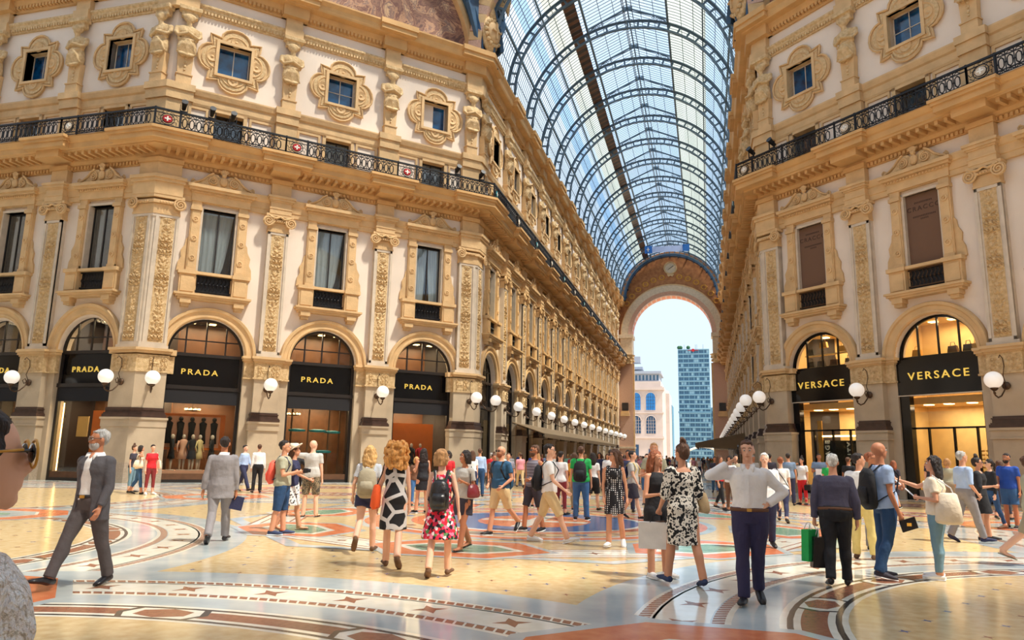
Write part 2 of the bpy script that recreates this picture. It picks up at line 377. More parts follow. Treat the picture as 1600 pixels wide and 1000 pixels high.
# ---- carved relief meshes ----
def relief(w_, h_, nu, nv, seed, mods, depth=.05):
    rnd = random.Random(seed); feats = []; z = 0.12
    while z < h_ - .2:
        k = rnd.choice(mods); s_ = min(w_ * .42, .42)
        if k == 'rosette': feats.append(('r', 0, z + s_ * .6, s_ * .62)); z += s_ * 1.3
        elif k == 'scroll':
            feats += [('s', w_ * .24, z + s_ * .5, s_ * .52), ('v', 0, z + s_ * .5, s_ * .3)]; z += s_ * 1.15
        elif k == 'vase': feats += [('v', 0, z + s_ * .5, s_ * .45), ('r', w_ * .3, z + s_ * .7, s_ * .25)]; z += s_ * 1.2
        else:
            feats += [('l', w_ * .2, z + s_ * .6, s_ * .6), ('l', w_ * .08, z + s_ * .4, s_ * .5)]; z += s_ * 1.1
    V = []
    for j in range(nv + 1):
        zz = h_ * j / nv; row = [f for f in feats if abs(f[2] - zz) < .6]
        for i in range(nu + 1):
            u = w_ * (i / nu - .5); au = abs(u); d = 0.0
            for k, cx, cz, r in row:
                dx = au - cx; dz = zz - cz; q = math.hypot(dx, dz)
                if q > r * 1.3: continue
                if k == 'r': h = (1 - q / r) * .5 + .5 * math.cos(math.atan2(dz, dx) * 6) ** 2 if q < r else 0
                elif k == 's': h = .5 + .5 * math.cos(q / r * 12 + math.atan2(dz, dx)) if q < r else 0
                elif k == 'v': h = max(0, 1 - (abs(dx) / (r * (.45 + .3 * math.sin(dz / r * 3))) if abs(dz) < r else 9)) ** .5 if abs(dz) < r else 0
                else: h = max(0, 1 - abs(dx - dz * .4) / (r * .35)) * (.6 + .4 * math.cos(dz / r * 14)) if abs(dz) < r else 0
                d = max(d, h)
            if i in (0, nu) or j in (0, nv): d = 0
            V.append((u, -d * depth, zz))
    return V, nu, nv
def add_relief(mb, R, y, z0, ox=0):
    V, nu, nv = R; w_ = nu + 1
    mb.add([(x + ox, yy + y, z + z0) for x, yy, z in V], [(j * w_ + i, j * w_ + i + 1, (j + 1) * w_ + i + 1, (j + 1) * w_ + i) for j in range(nv) for i in range(nu)])
R_PIL = relief(.66, 6.2, 16, 124, 3, ['rosette', 'scroll', 'vase', 'leaf'], .10)
R_FRZ = relief(.62, 1.7, 14, 36, 8, ['scroll', 'rosette'], .06)
def rot_relief(R):   # lay a relief on its side (for friezes)
    V, nu, nv = R; h = nv; mx_ = max(p[2] for p in V)
    return [(p[2] - mx_ / 2, p[1], p[0] + .31) for p in V], nu, nv
R_FRZ = rot_relief(R_FRZ)
# ---- pilaster (pedestal, base, shaft, relief, capital, block, cornice break) ----
def volute(mb, cx, z, y, r, sg):
    pts = []
    for i in range(26):
        a = i / 25 * 2.3 * 2 * PI; q = r * (1 - i / 25 * .85)
        pts.append((cx + sg * q * math.cos(a + PI / 2), y - .02 * i / 25 * 2, z + q * math.sin(a + PI / 2)))
    mb.tube(pts, [r * .2 * (1 - .5 * i / 25) for i in range(26)], 5); mb.lathe([(0, 0), (r * .95, 0), (r * .95, .05), (0, .05)], (cx, y + .06, z), 14, axis='y')
def pil_parts(full=True, w0=.525, ww=.75, relief_w=.66, uoff=0.0):
    P = []
    a = MB().m('pier_stone')
    a.box(-ww, ww, -.42, .1, 0, .95); a.box(-ww + .03, ww - .03, -.39, .1, .95, 2.56)
    a.box(-ww - .03, ww + .03, -.46, .1, 2.56, 2.62); a.box(-ww, ww, -.42, .1, 2.62, 2.9); a.box(-ww - .05, ww + .05, -.48, .1, 2.9, 3.0)
    a.m('grey_granite'); a.box(-ww - .015, ww + .015, -.435, .1, 0, .93)
    P.append(('pedestal', a.mesh(), None))
    b = MB().m('dark_moulding')
    for z0, z1, o in ((3.0, 3.13, .09), (3.13, 3.19, .05), (3.19, 3.33, .0), (3.33, 3.38, .03), (3.38, 3.45, -.02)): b.box(-ww + .02 - o + .06, ww - .02 + o - .06, -.40 - o, .1, z0, z1)
    P.append(('base_moulding', b.mesh(), 'dark brown stepped base moulding'))
    c = MB().m('pier_stone'); c.box(-.62, .62, -.34, .1, 3.45, 5.13)
    P.append(('lower_shaft', c.mesh(), None))
    d = MB().m('tan_carved'); d.box(-1.12, 1.12, -.12, .1, 5.13, 5.95); d.box(-.66, .66, -.4, .1, 5.13, 5.95); d.box(-.72, .72, -.44, .1, 5.12, 5.2); d.box(-1.15, 1.15, -.16, .1, 5.12, 5.2)
    V, nu, nv = R_FRZ; add_relief(d, ([(p[0] * .72, p[1], p[2]) for p in V], nu, nv), -.405, 5.25)
    d.m('tan_stone')
    for z0, z1, o in ((5.95, 6.02, .03), (6.02, 6.14, .1), (6.14, 6.26, .16)): d.box(-1.14 - o * .6, 1.14 + o * .6, -.14 - o, .1, z0, z1); d.box(-.68 - o, .68 + o, -.42 - o, .1, z0, z1)
    P.append(('impost', d.mesh(), 'carved tan impost block'))
    f = MB().m('pilaster_marble'); f.box(-.62, .62, -.36, .1, 6.26, 6.42); f.box(-w0, w0, -.28, .1, 6.42, 12.9)
    f.box(-w0, -w0 + .12, -.33, -.2, 6.42, 12.9); f.box(w0 - .12, w0, -.33, -.2, 6.42, 12.9); f.box(-w0, w0, -.33, -.2, 6.42, 6.56); f.box(-w0, w0, -.33, -.2, 12.76, 12.9)
    P.append(('shaft', f.mesh(), None))
    g = MB().m('tan_carved'); add_relief(g, R_PIL, -.285, 6.56)
    P.append(('carved_panel', g.mesh(), 'carved tan arabesque panel'))
    h = MB().m('tan_stone'); h.box(-.56, .56, -.36, .1, 12.9, 13.0); h.box(-.53, .53, -.34, .1, 13.0, 13.4); h.box(-.6, .6, -.45, .1, 13.42, 13.58); h.box(-.7, .7, -.48, .1, 13.72, 13.86)
    for i in range(7): h.ball((-.36 + .12 * i, -.46, 13.47), .06, 6, 4)
    for sg in (-1, 1): volute(h, sg * .58, 13.44, -.48, .30, sg)
    h.tube([(-.5, -.5, 13.66), (-.2, -.52, 13.6), (0, -.52, 13.7), (.2, -.52, 13.6), (.5, -.5, 13.66)], .06, 5)
    P.append(('capital', h.mesh(), 'carved scrolled capital'))
    k = MB().m('tan_stone'); k.box(-.56, .56, -.5, .1, 13.86, 14.12)
    k.box(-.58, .58, -.53, .1, 14.12, 14.2); k.box(-.53, .53, -.48, .1, 14.2, 14.5)
    for z0, z1, o in ((14.5, 14.58, .03), (14.58, 14.7, .1), (14.7, 14.82, .16)): k.box(-.55 - o, .55 + o, -.5 - o, .1, z0, z1)
    k.box(-.5, .5, -.34, .1, 14.82, 15.6)
    k.m('cornice_stone'); k.box(-.56, .56, -.44, .1, 15.55, 15.78)
    k.box(-1.25, 1.25, -1.5, -.3, 16.34, 16.62); k.box(-1.33, 1.33, -1.6, -.3, 16.62, 16.76); k.box(-1.4, 1.4, -1.68, -.3, 16.76, 16.9); k.box(-.7, .7, -1.2, -.3, 15.95, 16.34)
    P.append(('entablature', k.mesh(), None))
    l = MB().m('tan_stone'); l.box(-.56, .56, -.32, .1, 16.9, 19.0); l.box(-.6, .6, -.42, .1, 19.0, 19.5); l.box(-.65, .65, -.5, .1, 19.5, 19.86)
    P.append(('attic_block', l.mesh(), None)); l = MB().m('tan_stone'); l.box(-.45, .45, -.3, .1, 24.3, 25.35); l.box(-.5, .5, -.42, .1, 24.06, 24.66); l.m('cornice_stone')
    l.box(-.7, .7, -.6, .1, 25.3, 25.95); l.box(-1.1, 1.1, -1.15, .1, 26.02, 26.3); l.box(-1.16, 1.16, -1.25, .1, 26.3, 26.62)
    P.append(('upper_block', l.mesh(), None))
    return P
PIL = ('pilaster', pil_parts())
for f, t, ph in PILS: place(PIL, fm(f, t), ('tall pilaster, ' + ph), 'pilaster', group='pilasters of the galleria facades')
# ---- folded corner pilasters ----
def folded(nm, corner, pts, label):
    path = [Vector(p) for p in pts]; c = path[1]
    def pth(e):   # shorten/lengthen both wings
        return [tuple(c + (path[0] - c).normalized() * e), tuple(c), tuple(c + (path[2] - c).normalized() * e)]
    r = obj(nm, None, None, Matrix.Translation((c.x, c.y, 0)), label, 'pilaster')
    loc = [Vector(q) - c for q in pth(1)]
    def sw(name, lst, lab=None, extra=None):
        mb = MB()
        for m_, e, prof in lst:
            mb.m(m_); mb.sweep([tuple(Vector(q) - c) for q in pth(e)], prof)
        if extra: extra(mb)
        obj(name, mb, r, label=lab)
    bx = lambda o, z0, z1: [(-.1, z0), (o, z0), (o, z1), (-.1, z1)]
    sw('pedestal', [('grey_granite', 1.42, bx(.435, 0, .93)), ('pier_stone', 1.4, bx(.4, .93, 2.56)), ('pier_stone', 1.42, bx(.43, 2.56, 2.9)), ('pier_stone', 1.46, bx(.48, 2.9, 3.0))])
    sw('base_moulding', [('dark_moulding', 1.36, bx(.47, 3, 3.14)), ('dark_moulding', 1.32, bx(.43, 3.14, 3.22)), ('dark_moulding', 1.28, bx(.37, 3.22, 3.34)), ('dark_moulding', 1.26, bx(.4, 3.34, 3.45))], 'dark brown stepped base moulding')
    sw('lower_shaft', [('pier_stone', 1.2, bx(.34, 3.45, 5.13))])
    def fr(mb):
        mb.m('tan_carved')
        V, nu, nv = R_FRZ
        for k, sgn in ((0, -1), (2, 1)):
            d = (path[k] - c).normalized(); dd = d * sgn; n = Vector((dd.y, -dd.x)); A = math.atan2(dd.y, dd.x)
            M = Matrix.Rotation(A, 4, 'Z'); o = len(mb.v)
            V2 = [tuple(M @ Vector((p[0] * .5 + sgn * .75, p[1] - .41, p[2] + 5.25))) for p in V]; w_ = nu + 1
            mb.add(V2, [(j * w_ + i, j * w_ + i + 1, (j + 1) * w_ + i + 1, (j + 1) * w_ + i) for j in range(nv) for i in range(nu)])
    sw('impost', [('tan_carved', 1.5, bx(.14, 5.13, 5.95)), ('tan_carved', 1.24, bx(.4, 5.13, 5.95)), ('tan_stone', 1.3, bx(.5, 6.02, 6.14)), ('tan_stone', 1.36, bx(.58, 6.14, 6.26)), ('tan_stone', 1.56, bx(.26, 6.0, 6.26))], 'carved tan impost block', fr)
    sw('shaft', [('pilaster_marble', 1.15, bx(.36, 6.26, 6.42)), ('pilaster_marble', 1.06, bx(.28, 6.42, 12.9)), ('pilaster_marble', 1.06, bx(.33, 6.42, 6.56)), ('pilaster_marble', 1.06, bx(.33, 12.76, 12.9))],
       None, lambda mb: [mb.m('pilaster_marble')] + [mb.sweep([tuple((path[k] - c).normalized() * a), tuple((path[k] - c).normalized() * b)] if k else [tuple((path[k] - c).normalized() * b), tuple((path[k] - c).normalized() * a)], bx(.335, 6.42, 12.9)) for k in (0, 2) for a, b in ((0, .14), (.94, 1.06))])
    mb = MB().m('tan_carved'); V, nu, nv = R_PIL; w_ = nu + 1
    for k, sgn in ((0, -1), (2, 1)):
        dd = (path[k] - c).normalized() * sgn; M = Matrix.Rotation(math.atan2(dd.y, dd.x), 4, 'Z')
        mb.add([tuple(M @ Vector((p[0] + sgn * .54, p[1] - .285, p[2] + 6.56))) for p in V], [(j * w_ + i, j * w_ + i + 1, (j + 1) * w_ + i + 1, (j + 1) * w_ + i) for j in range(nv) for i in range(nu)])
    obj('carved_panel', mb, r, label='carved tan arabesque panel')
    def cap(mb):
        for k, sgn in ((0, -1), (2, 1)):
            dd = (path[k] - c).normalized() * sgn; M = Matrix.Rotation(math.atan2(dd.y, dd.x), 4, 'Z'); q = MB(); q.m('tan_stone'); volute(q, sgn * 1.02, 13.44, -.48, .30, sgn)
            for i in range(6): q.ball((sgn * (.15 + .13 * i), -.46, 13.47), .06, 6, 4)
            q.xf(M); mb.m('tan_stone'); mb.add(q.v, q.f)
    sw('capital', [('tan_stone', 1.08, bx(.36, 12.9, 13)), ('tan_stone', 1.06, bx(.34, 13, 13.4)), ('tan_stone', 1.12, bx(.45, 13.42, 13.58)), ('tan_stone', 1.2, bx(.48, 13.7, 13.86))], 'carved scrolled capital', cap)
    sw('entablature', [('tan_stone', 1.08, bx(.5, 13.86, 14.5)), ('tan_stone', 1.15, bx(.58, 14.5, 14.66)), ('tan_stone', 1.2, bx(.66, 14.66, 14.82)), ('tan_stone', .95, bx(.34, 14.82, 15.6)), ('cornice_stone', 1.0, bx(.44, 15.55, 15.78)),
        ('cornice_stone', 1.9, bx(1.5, 16.34, 16.62)), ('cornice_stone', 1.98, bx(1.6, 16.62, 16.76)), ('cornice_stone', 2.05, bx(1.68, 16.76, 16.9))])
    sw('attic_block', [('tan_stone', 1.06, bx(.32, 16.9, 19)), ('tan_stone', 1.1, bx(.42, 19, 19.5)), ('tan_stone', 1.15, bx(.5, 19.5, 19.86))])
    sw('upper_block', [('tan_stone', .9, bx(.3, 24.3, 25.35)), ('tan_stone', .95, bx(.42, 24.06, 24.66)),
        ('cornice_stone', 1.2, bx(.6, 25.3, 25.95)), ('cornice_stone', 1.6, bx(1.15, 26.02, 26.3)), ('cornice_stone', 1.66, bx(1.25, 26.3, 26.62))])
    return r
folded('corner_pilaster', 0, [(AX - 5, AY), (AX, AY), (-W, 0)], 'broad folded corner pilaster at the left end of the left angled facade')
folded('corner_pilaster', 0, [(AX, AY), (-W, 0), (-W, 5)], 'folded corner pilaster where the left angled facade meets the arcade')
folded('corner_pilaster', 0, [(W, 5), (W, 0), (-AX, AY)], 'folded corner pilaster where the right angled facade meets the arcade')
folded('corner_pilaster', 0, [(W, 0), (-AX, AY), (-AX + 5, AY)], 'folded corner pilaster at the right end of the right angled facade')
# ---- aedicule window ----
def window_tpl(kind):
    s_ = MB().m('tan_stone')
    for sg in (-1, 1):
        xs = lambda a, b: (min(sg * a, sg * b), max(sg * a, sg * b))
        s_.box(*xs(.9, 1.36), -.2, .05, 10.3, 13.9); s_.box(*xs(.95, 1.31), -.24, .05, 10.45, 13.4); s_.box(*xs(.86, 1.4), -.3, .05, 13.42, 13.6); s_.box(*xs(.9, 1.36), -.26, .05, 10.28, 10.44)
        for z in (10.95, 11.95, 12.95): s_.lathe([(0, 0), (.15, 0), (.15, .05), (.09, .06), (.09, .03), (.04, .03), (.03, .08), (0, .08)], (sg * 1.13, -.23, z), 12, axis='y')
        s_.prism([(sg * 1.36, 10.25), (sg * 1.78, 10.25), (sg * 1.74, 10.7), (sg * 1.62, 10.95), (sg * 1.66, 11.3), (sg * 1.5, 11.6), (sg * 1.46, 11.9), (sg * 1.36, 12.05)], -.1, .05)
        s_.box(*xs(.86, 1.62), -.3, .05, 9.1, 10.12); s_.box(*xs(.94, 1.54), -.34, .05, 9.22, 9.98); s_.box(*xs(.83, 1.7), -.4, .05, 10.1, 10.28)
        s_.box(*xs(1.0, 1.5), -.45, .05, 8.62, 8.86); s_.box(*xs(1.06, 1.44), -.36, .05, 8.46, 8.62)
        s_.box(*xs(.8, .84), -.05, .4, 9.3, 13.6)
    s_.box(-.95, .95, -.3, .05, 10.14, 10.28)
    for z0, z1, x, y in ((8.82, 8.92, 1.62, .42), (8.92, 9.02, 1.72, .5), (9.02, 9.12, 1.8, .56)): s_.box(-x, x, -y, .05, z0, z1)
    s_.box(-1.42, 1.42, -.26, .05, 13.9, 14.3); s_.box(-1.46, 1.46, -.32, .05, 14.3, 14.42)
    for i in range(20): s_.box(-1.42 + .15 * i - .045, -1.42 + .15 * i + .045, -.36, 0, 14.31, 14.4)
    s_.box(-1.58, 1.58, -.48, .05, 14.42, 14.54); s_.box(-1.66, 1.66, -.58, .05, 14.54, 14.7)
    sur = s_.mesh()
    p = MB().m('tan_carved')
    half = [(1.45, 14.7), (1.42, 14.78), (1.2, 14.86), (.95, 15.02), (.72, 15.28), (.5, 15.42), (.3, 15.42), (.18, 15.3)]
    p.prism([(x, z) for x, z in half] + [(-x, z) for x, z in reversed(half)], -.32, .02)
    p.m('tan_stone')
    for sg in (-1, 1):
        p.tube([(sg * x, -.36, z + .03) for x, z in half[:6]], .055, 6); volute(p, sg * .52, 15.06, -.36, .24, sg); volute(p, sg * 1.42, 14.86, -.36, .13, -sg)
    p.ball((0, -.36, 15.08), .2, 10, 8, (1, .6, 1.25)); p.ball((0, -.36, 15.42), .13, 8, 6); 
    for a in (-.7, -.35, 0, .35, .7): p.tube([(0, -.36, 15.4), (.28 * math.sin(a), -.4, 15.4 + .3 * math.cos(a))], [.05, .06], 5)
    ped = p.mesh()
    fr = MB().m('pilaster_marble'); fr.box(-.9, -.79, -.1, .3, 10.28, 13.72); fr.box(.79, .9, -.1, .3, 10.28, 13.72); fr.box(-.9, .9, -.1, .3, 13.6, 13.72)
    fm_ = fr.mesh()
    ca = MB().m('frame_dark'); ca.box(-.79, -.74, .22, .3, 10.28, 13.6); ca.box(.74, .79, .22, .3, 10.28, 13.6); ca.box(-.03, .03, .22, .3, 10.28, 13.6); ca.box(-.79, .79, .22, .3, 13.52, 13.6)
    casem = ca.mesh()
    parts = [('stone_surround', sur, None), ('pediment', ped, 'carved scrolled pediment'), ('marble_frame', fm_, None)]
    if kind == 'blind':
        bl = MB().m('brown_blind'); bl.box(-.79, .79, .1, .14, 10.28, 13.6); bl.m('blind_print')
        for z, w_ in ((13.2, .4), (12.55, .5), (12.42, .16)):
            x = -w_
            while x < w_: bl.box(x, x + .05, .094, .1, z - .04, z + .04); x += .075
        parts.append(('window_blind', bl.mesh(), 'brown fabric blind with faint lettering'))
    else:
        gl = MB().m('window_glass'); gl.box(-.75, .75, .25, .26, 10.28, 13.55)
        parts.append(('casement', casem, None, [('pane', gl.mesh())]))
        cu = MB().m('curtain', True)
        if kind == 'curtain': cu.grid(24, 6, lambda a, b: ((a * 1.5 - .75) if a < .5 else (-.0 + (a - .5) * 2 * (.75 * (.35 + .65 * b ** .6)) ), .36 + .05 * math.sin(a * 40), 10.2 + 3.4 * b))
        elif kind == 'half': cu.grid(16, 6, lambda a, b: (-.75 + a * .75 * (.75 + .25 * b), .36 + .05 * math.sin(a * 30), 10.2 + 3.4 * b)); cu.grid(16, 6, lambda a, b: (.75 - a * .75 * (.7 + .3 * b), .36 + .05 * math.sin(a * 30), 10.2 + 3.4 * b))
        else: cu.grid(8, 6, lambda a, b: (-.75 + a * .3, .6 + .05 * math.sin(a * 30), 10.2 + 3.4 * b))
        parts.append(('curtain', cu.mesh(recalc=False), None))
        rm = MB().m('shop_dark'); rm.box(-.85, .85, 1.3, 1.35, 9.3, 13.7); rm.box(-.85, -.8, .4, 1.3, 9.3, 13.7); rm.box(.8, .85, .4, 1.3, 9.3, 13.7); rm.box(-.85, .85, .4, 1.3, 13.6, 13.65)
        parts.append(('room_interior', rm.mesh(), None))
    g = MB().m('iron_black'); g.box(-.84, .84, -.02, .03, 9.26, 10.14)
    g.m('bronze' if kind == 'blind' else 'iron_black')
    g.box(-.84, .84, -.1, -.06, 9.3, 9.36); g.box(-.84, .84, -.1, -.06, 10.06, 10.12)
    for i in range(9):
        x = -.72 + .18 * i; g.tube([(x, -.09, 9.33), (x + .06, -.09, 9.5), (x - .06, -.09, 9.7), (x + .06, -.09, 9.9), (x, -.09, 10.08)], .018, 4); g.ball((x, -.1, 9.7), .04, 6, 4)
    parts.append(('iron_grille', g.mesh(), 'dark ornamental iron grille below the sill'))
    return ('window', parts)
WT = {k: window_tpl(k) for k in ('curtain', 'half', 'dark', 'blind')}
# ---- attic window with lobed frame ----
def lobed(k, cz=21.87):
    pts = []; a = 1.32 * k; r = .86 * k; o = 1.0 * k
    for q in range(4):
        ang = q * PI / 2
        def rt(x, z): return (x * math.cos(ang) - z * math.sin(ang), cz + x * math.sin(ang) + z * math.cos(ang))
        pts.append(rt(a * .66, -a * .93)); pts.append(rt(a * .98, -a * .98)); pts.append(rt(a * .93, -a * .66))
        for i in range(9):
            b = -PI / 2 + PI * i / 8; pts.append(rt(a * .90 + .62 * k * math.cos(b), .74 * k * math.sin(b)))
    return pts
def attic_tpl(kind):
    f = MB().m('tan_stone'); hole = [(-.8, 21.0), (.8, 21.0), (.8, 22.74), (-.8, 22.74)]
    f.prism(lobed(1.0), -.1, .02, [hole]); f.m('tan_carved'); f.prism(lobed(.9), -.15, -.1, [hole])
    f.m('tan_stone')
    for k, r in ((1.0, .06), (.78, .055)):
        p = [(x, -.14, z) for x, z in lobed(k)]; f.tube(p + [p[0]], r, 5)
    for q in range(4):
        an = q * PI / 2; x, z = 1.12 * math.cos(an), 21.87 + 1.12 * math.sin(an)
        f.lathe([(0, 0), (.3, 0), (.26, .08), (.1, .03), (0, .1)], (x, -.13, z), 12, axis='y')
    for x0, x1, z0, z1 in ((-.96, -.8, 20.86, 22.9), (.8, .96, 20.86, 22.9), (-.8, .8, 22.74, 22.9), (-.8, .8, 20.86, 21.0)): f.box(x0, x1, -.24, .3, z0, z1)
    parts = [('lobed_frame', f.mesh(), 'carved quatrefoil stone frame')]
    c = MB().m('pilaster_marble')
    for x0, x1, z0, z1 in ((-.8, -.75, 21, 22.74), (.75, .8, 21, 22.74), (-.02, .02, 21, 22.74), (-.8, .8, 22.69, 22.74), (-.8, .8, 21, 21.05)): c.box(x0, x1, .3, .36, z0, z1)
    if kind == 'cross': c.box(-.8, .8, .3, .36, 21.85, 21.89)
    if kind == 'shut': c.m('plaster'); c.box(-.75, 0, .28, .34, 21.05, 22.7)
    g = MB().m('sky_reflection_pane'); g.box(-.76, .76, .33, .34, 21.02, 22.72); b = MB().m('glass_dark'); b.box(-.85, .85, .7, .72, 20.95, 22.8)
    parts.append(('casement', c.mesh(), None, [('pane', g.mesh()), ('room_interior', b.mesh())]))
    return ('window', parts)
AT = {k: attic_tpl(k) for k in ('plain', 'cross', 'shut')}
def mezz_tpl():
    f = MB().m('tan_stone')
    for x0, x1 in ((-.9, -.72), (.72, .9)): f.box(x0, x1, -.12, .3, 16.9, 19.0)
    f.box(-.9, .9, -.12, .3, 18.86, 19.0)
    for sg in (-1, 1):
        for x0, x1, z0, z1 in ((1.02, 1.14, 16.9, 19), (2.18, 2.3, 16.9, 19), (1.14, 2.18, 18.82, 19), (1.14, 2.18, 16.9, 17.1)):
            f.box(min(sg * x0, sg * x1), max(sg * x0, sg * x1), -.08, .02, z0, z1)
    d = MB().m('frame_dark')
    for x0, x1, z0, z1 in ((-.72, -.66, 16.9, 18.86), (.66, .72, 16.9, 18.86), (-.03, .03, 16.9, 18.86), (-.7, .7, 18.78, 18.86)): d.box(x0, x1, .3, .36, z0, z1)
    g = MB().m('window_glass'); g.box(-.68, .68, .33, .34, 16.95, 18.8); b = MB().m('glass_dark'); b.box(-.8, .8, .7, .72, 16.9, 19)
    cu = MB().m('curtain', True); cu.grid(20, 2, lambda a, b_: (-.66 + 1.32 * a, .42 + .03 * math.sin(a * 50), 16.95 + 1.85 * b_))
    return ('window', [('stone_frame', f.mesh(), None), ('casement', d.mesh(), None, [('pane', g.mesh()), ('room_interior', b.mesh())]), ('curtain', cu.mesh(recalc=False))]), ('window', [('stone_frame', f.mesh(), None), ('casement', d.mesh(), None, [('pane', g.mesh()), ('room_interior', b.mesh())])])
MZ = mezz_tpl()
wn = [0]
def nwin(tpl, M, label):
    wn[0] += 1; place(tpl, M, label, None, None, 'structure', 'window_%d' % wn[0])
kinds = {('dl', 0): 'curtain', ('dl', 1): 'curtain', ('dl', 2): 'half', ('dr', 0): 'blind', ('dr', 1): 'blind', ('dr', 2): 'blind', ('xl', 0): 'dark', ('xl', 1): 'dark', ('xl', 2): 'dark'}
ak = {('dl', 0): 'plain', ('dl', 1): 'cross', ('dl', 2): 'shut', ('dr', 1): 'cross'}
cnt = {}
ARCH_TODO = []
for f, t, s, ph in BAYS:
    i = cnt.get(f, 0); cnt[f] = i + 1
    k = kinds.get((f, i), 'dark' if (i % 3) else 'curtain'); M = fm(f, t, s)
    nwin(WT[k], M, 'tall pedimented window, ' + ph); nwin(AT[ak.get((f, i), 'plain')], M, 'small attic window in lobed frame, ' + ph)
    nwin(MZ[0 if (f, i) in (('dl', 1), ('dl', 2)) or f in ('al',) and i % 2 else 1], M, 'balcony door, ' + ph)
    ARCH_TODO.append((f, t, s, ph, i))
# ---------------- shop fronts ----------------
def text_mesh(s, size, depth, matname, bold=0.0):
    cu = bpy.data.curves.new('t', 'FONT'); cu.body = s; cu.size = size; cu.extrude = depth; cu.align_x = 'CENTER'; cu.align_y = 'CENTER'; cu.offset = bold; cu.space_character = 1.35; cu.resolution_u = 3
    me = evaluated(bpy.data.objects.new('t', cu))
    me.transform(Matrix.Rotation(PI / 2, 4, 'X')); me.materials.clear(); me.materials.append(MATS[matname]); return me
_t = text_mesh('CRACCO', .30, .004, 'blind_print', .004); _t.transform(Matrix.Translation((0, .093, 12.92)))
for _o in [o for o in bpy.data.objects if o.name.startswith('window_blind')]: obj('lettering', _t, _o, label='faint dark lettering on the blind')
def arch_surround():
    a = MB().m('tan_stone')
    a.arc(0, 6.2, [(1.8, .05), (1.8, -.1), (1.86, -.16), (1.95, -.16), (1.97, -.12), (2.14, -.14), (2.18, -.22), (2.3, -.24), (2.34, -.16), (2.34, .05)], 0, PI, 32)
    return a.mesh()
SUR = arch_surround()
def front_parts(style):
    fr = MB().m('frame_dark' if style != 'versace' else 'shop_black')
    fr.arc(0, 6.2, [(1.68, .3), (1.8, .3), (1.8, .42), (1.68, .42)], 0, PI, 28); fr.box(-1.8, 1.8, .28, .44, 6.1, 6.26)
    for x in ((-.9, 0, .9) if style == 'versace' else (-.95, -.02, .92)): fr.box(x - .035, x + .035, .32, .4, 6.2, 6.2 + math.sqrt(1.7 ** 2 - x * x))
    if style != 'versace': fr.box(-1.6, 1.6, .33, .39, 6.88, 6.94); fr.box(-1.8, 1.8, .2, .42, 4.46, 4.64)
    fr.box(-1.8, -1.64, .28, .44, 0, 6.1); fr.box(1.64, 1.8, .28, .44, 0, 6.1); fr.box(-1.7, 1.7, .28, .46, 0, .14)
    if style == 'versace':
        fr.box(-1.8, -1.35, .1, .42, 0, 4.5); fr.box(-1.64, 1.64, .28, .44, 3.02, 3.1) if False else None
        for x in (-.72, .35, 1.3): fr.box(x - .04, x + .04, .3, .4, .1, 3.1)
        fr.box(-1.35, 1.7, .3, .4, 3.04, 3.12)
    else: fr.box(-.02, .02, .33, .37, .4, 3.8) if style == 'door' else None
    P = [('arch_surround', SUR, 'moulded tan stone arch'), ('frame', fr.mesh(), None)]
    g = MB().m('shop_glass'); g.prism(arcpts(1.69, 6.24, 0, PI, 20), .35, .36); P.append(('lunette_glass', g.mesh(), None))
    fa = MB()
    if style == 'versace': fa.m('shop_black'); fa.box(-1.82, 1.82, .02, .3, 4.53, 6.12); fa.m('pilaster_marble'); fa.box(-1.84, 1.84, .0, .28, 4.49, 4.53)
    elif style == 'dark': fa.m('shop_black'); fa.box(-1.66, 1.66, .36, .4, 3.8, 6.1)
    else: fa.m('shop_black'); fa.box(-1.66, 1.66, .34, .4, 4.62, 6.1); fa.m('cloth_black'); fa.box(-1.66, 1.66, .24, .4, 3.78, 4.47)
    P.append(('fascia', fa.mesh(), None))
    sg = MB().m('shop_glass'); sg.box(-1.66, 1.66, .36, .37, .42, 3.79); P.append(('shop_window', sg.mesh(), None))
    pl = MB().m('grey_granite' if style == 'versace' else 'shop_wood'); pl.box(-1.66, 1.66, .3, .5, .1, .42); P.append(('plinth', pl.mesh(), None))
    return P
FP = {k: front_parts(k) for k in ('prada', 'versace', 'dark')}
LT = {'prada': text_mesh('PRADA', .44, .02, 'gold_letters', .006), 'versace': text_mesh('VERSACE', .52, .02, 'gold_letters', .004)}
LT['prada'].transform(Matrix.Translation((-.2, .32, 5.32)) @ Matrix.Diagonal((1.0, 1, .86, 1)))
LT['versace'].transform(Matrix.Translation((.05, -.01, 5.33)) @ Matrix.Diagonal((1.0, 1, .9, 1)))
def interior(kind):
    r = MB()
    wallm = {'prada': 'shop_wood', 'versace': 'shop_cream', 'dark': 'shop_dark'}[kind]
    r.m(wallm); r.box(-2.6, 2.6, 3.4, 3.5, 0, 8.2); r.m('shop_dark' if kind != 'versace' else 'shop_cream'); r.box(-2.6, -2.5, .8, 3.4, 0, 8.2); r.box(2.5, 2.6, .8, 3.4, 0, 8.2); r.box(-2.6, 2.6, .8, 3.5, 8.15, 8.25)
    r.m('grey_granite'); r.box(-2.5, 2.5, .75, 3.4, -.01, .04); r.m(wallm); r.box(-2.5, 2.5, 1.2, 3.4, 4.2, 4.5)
    return r.mesh()
IN = {k: interior(k) for k in ('prada', 'versace', 'dark')}
def shop_lights():
    l = MB().m('lamp_warm')
    for x in (-1.4, -.5, .5, 1.4): l.box(x - .16, x + .16, 1.5, 1.8, 4.17, 4.2); l.box(x - .16, x + .16, 2.4, 2.7, 8.1, 8.14)
    return l.mesh()
SL = shop_lights()
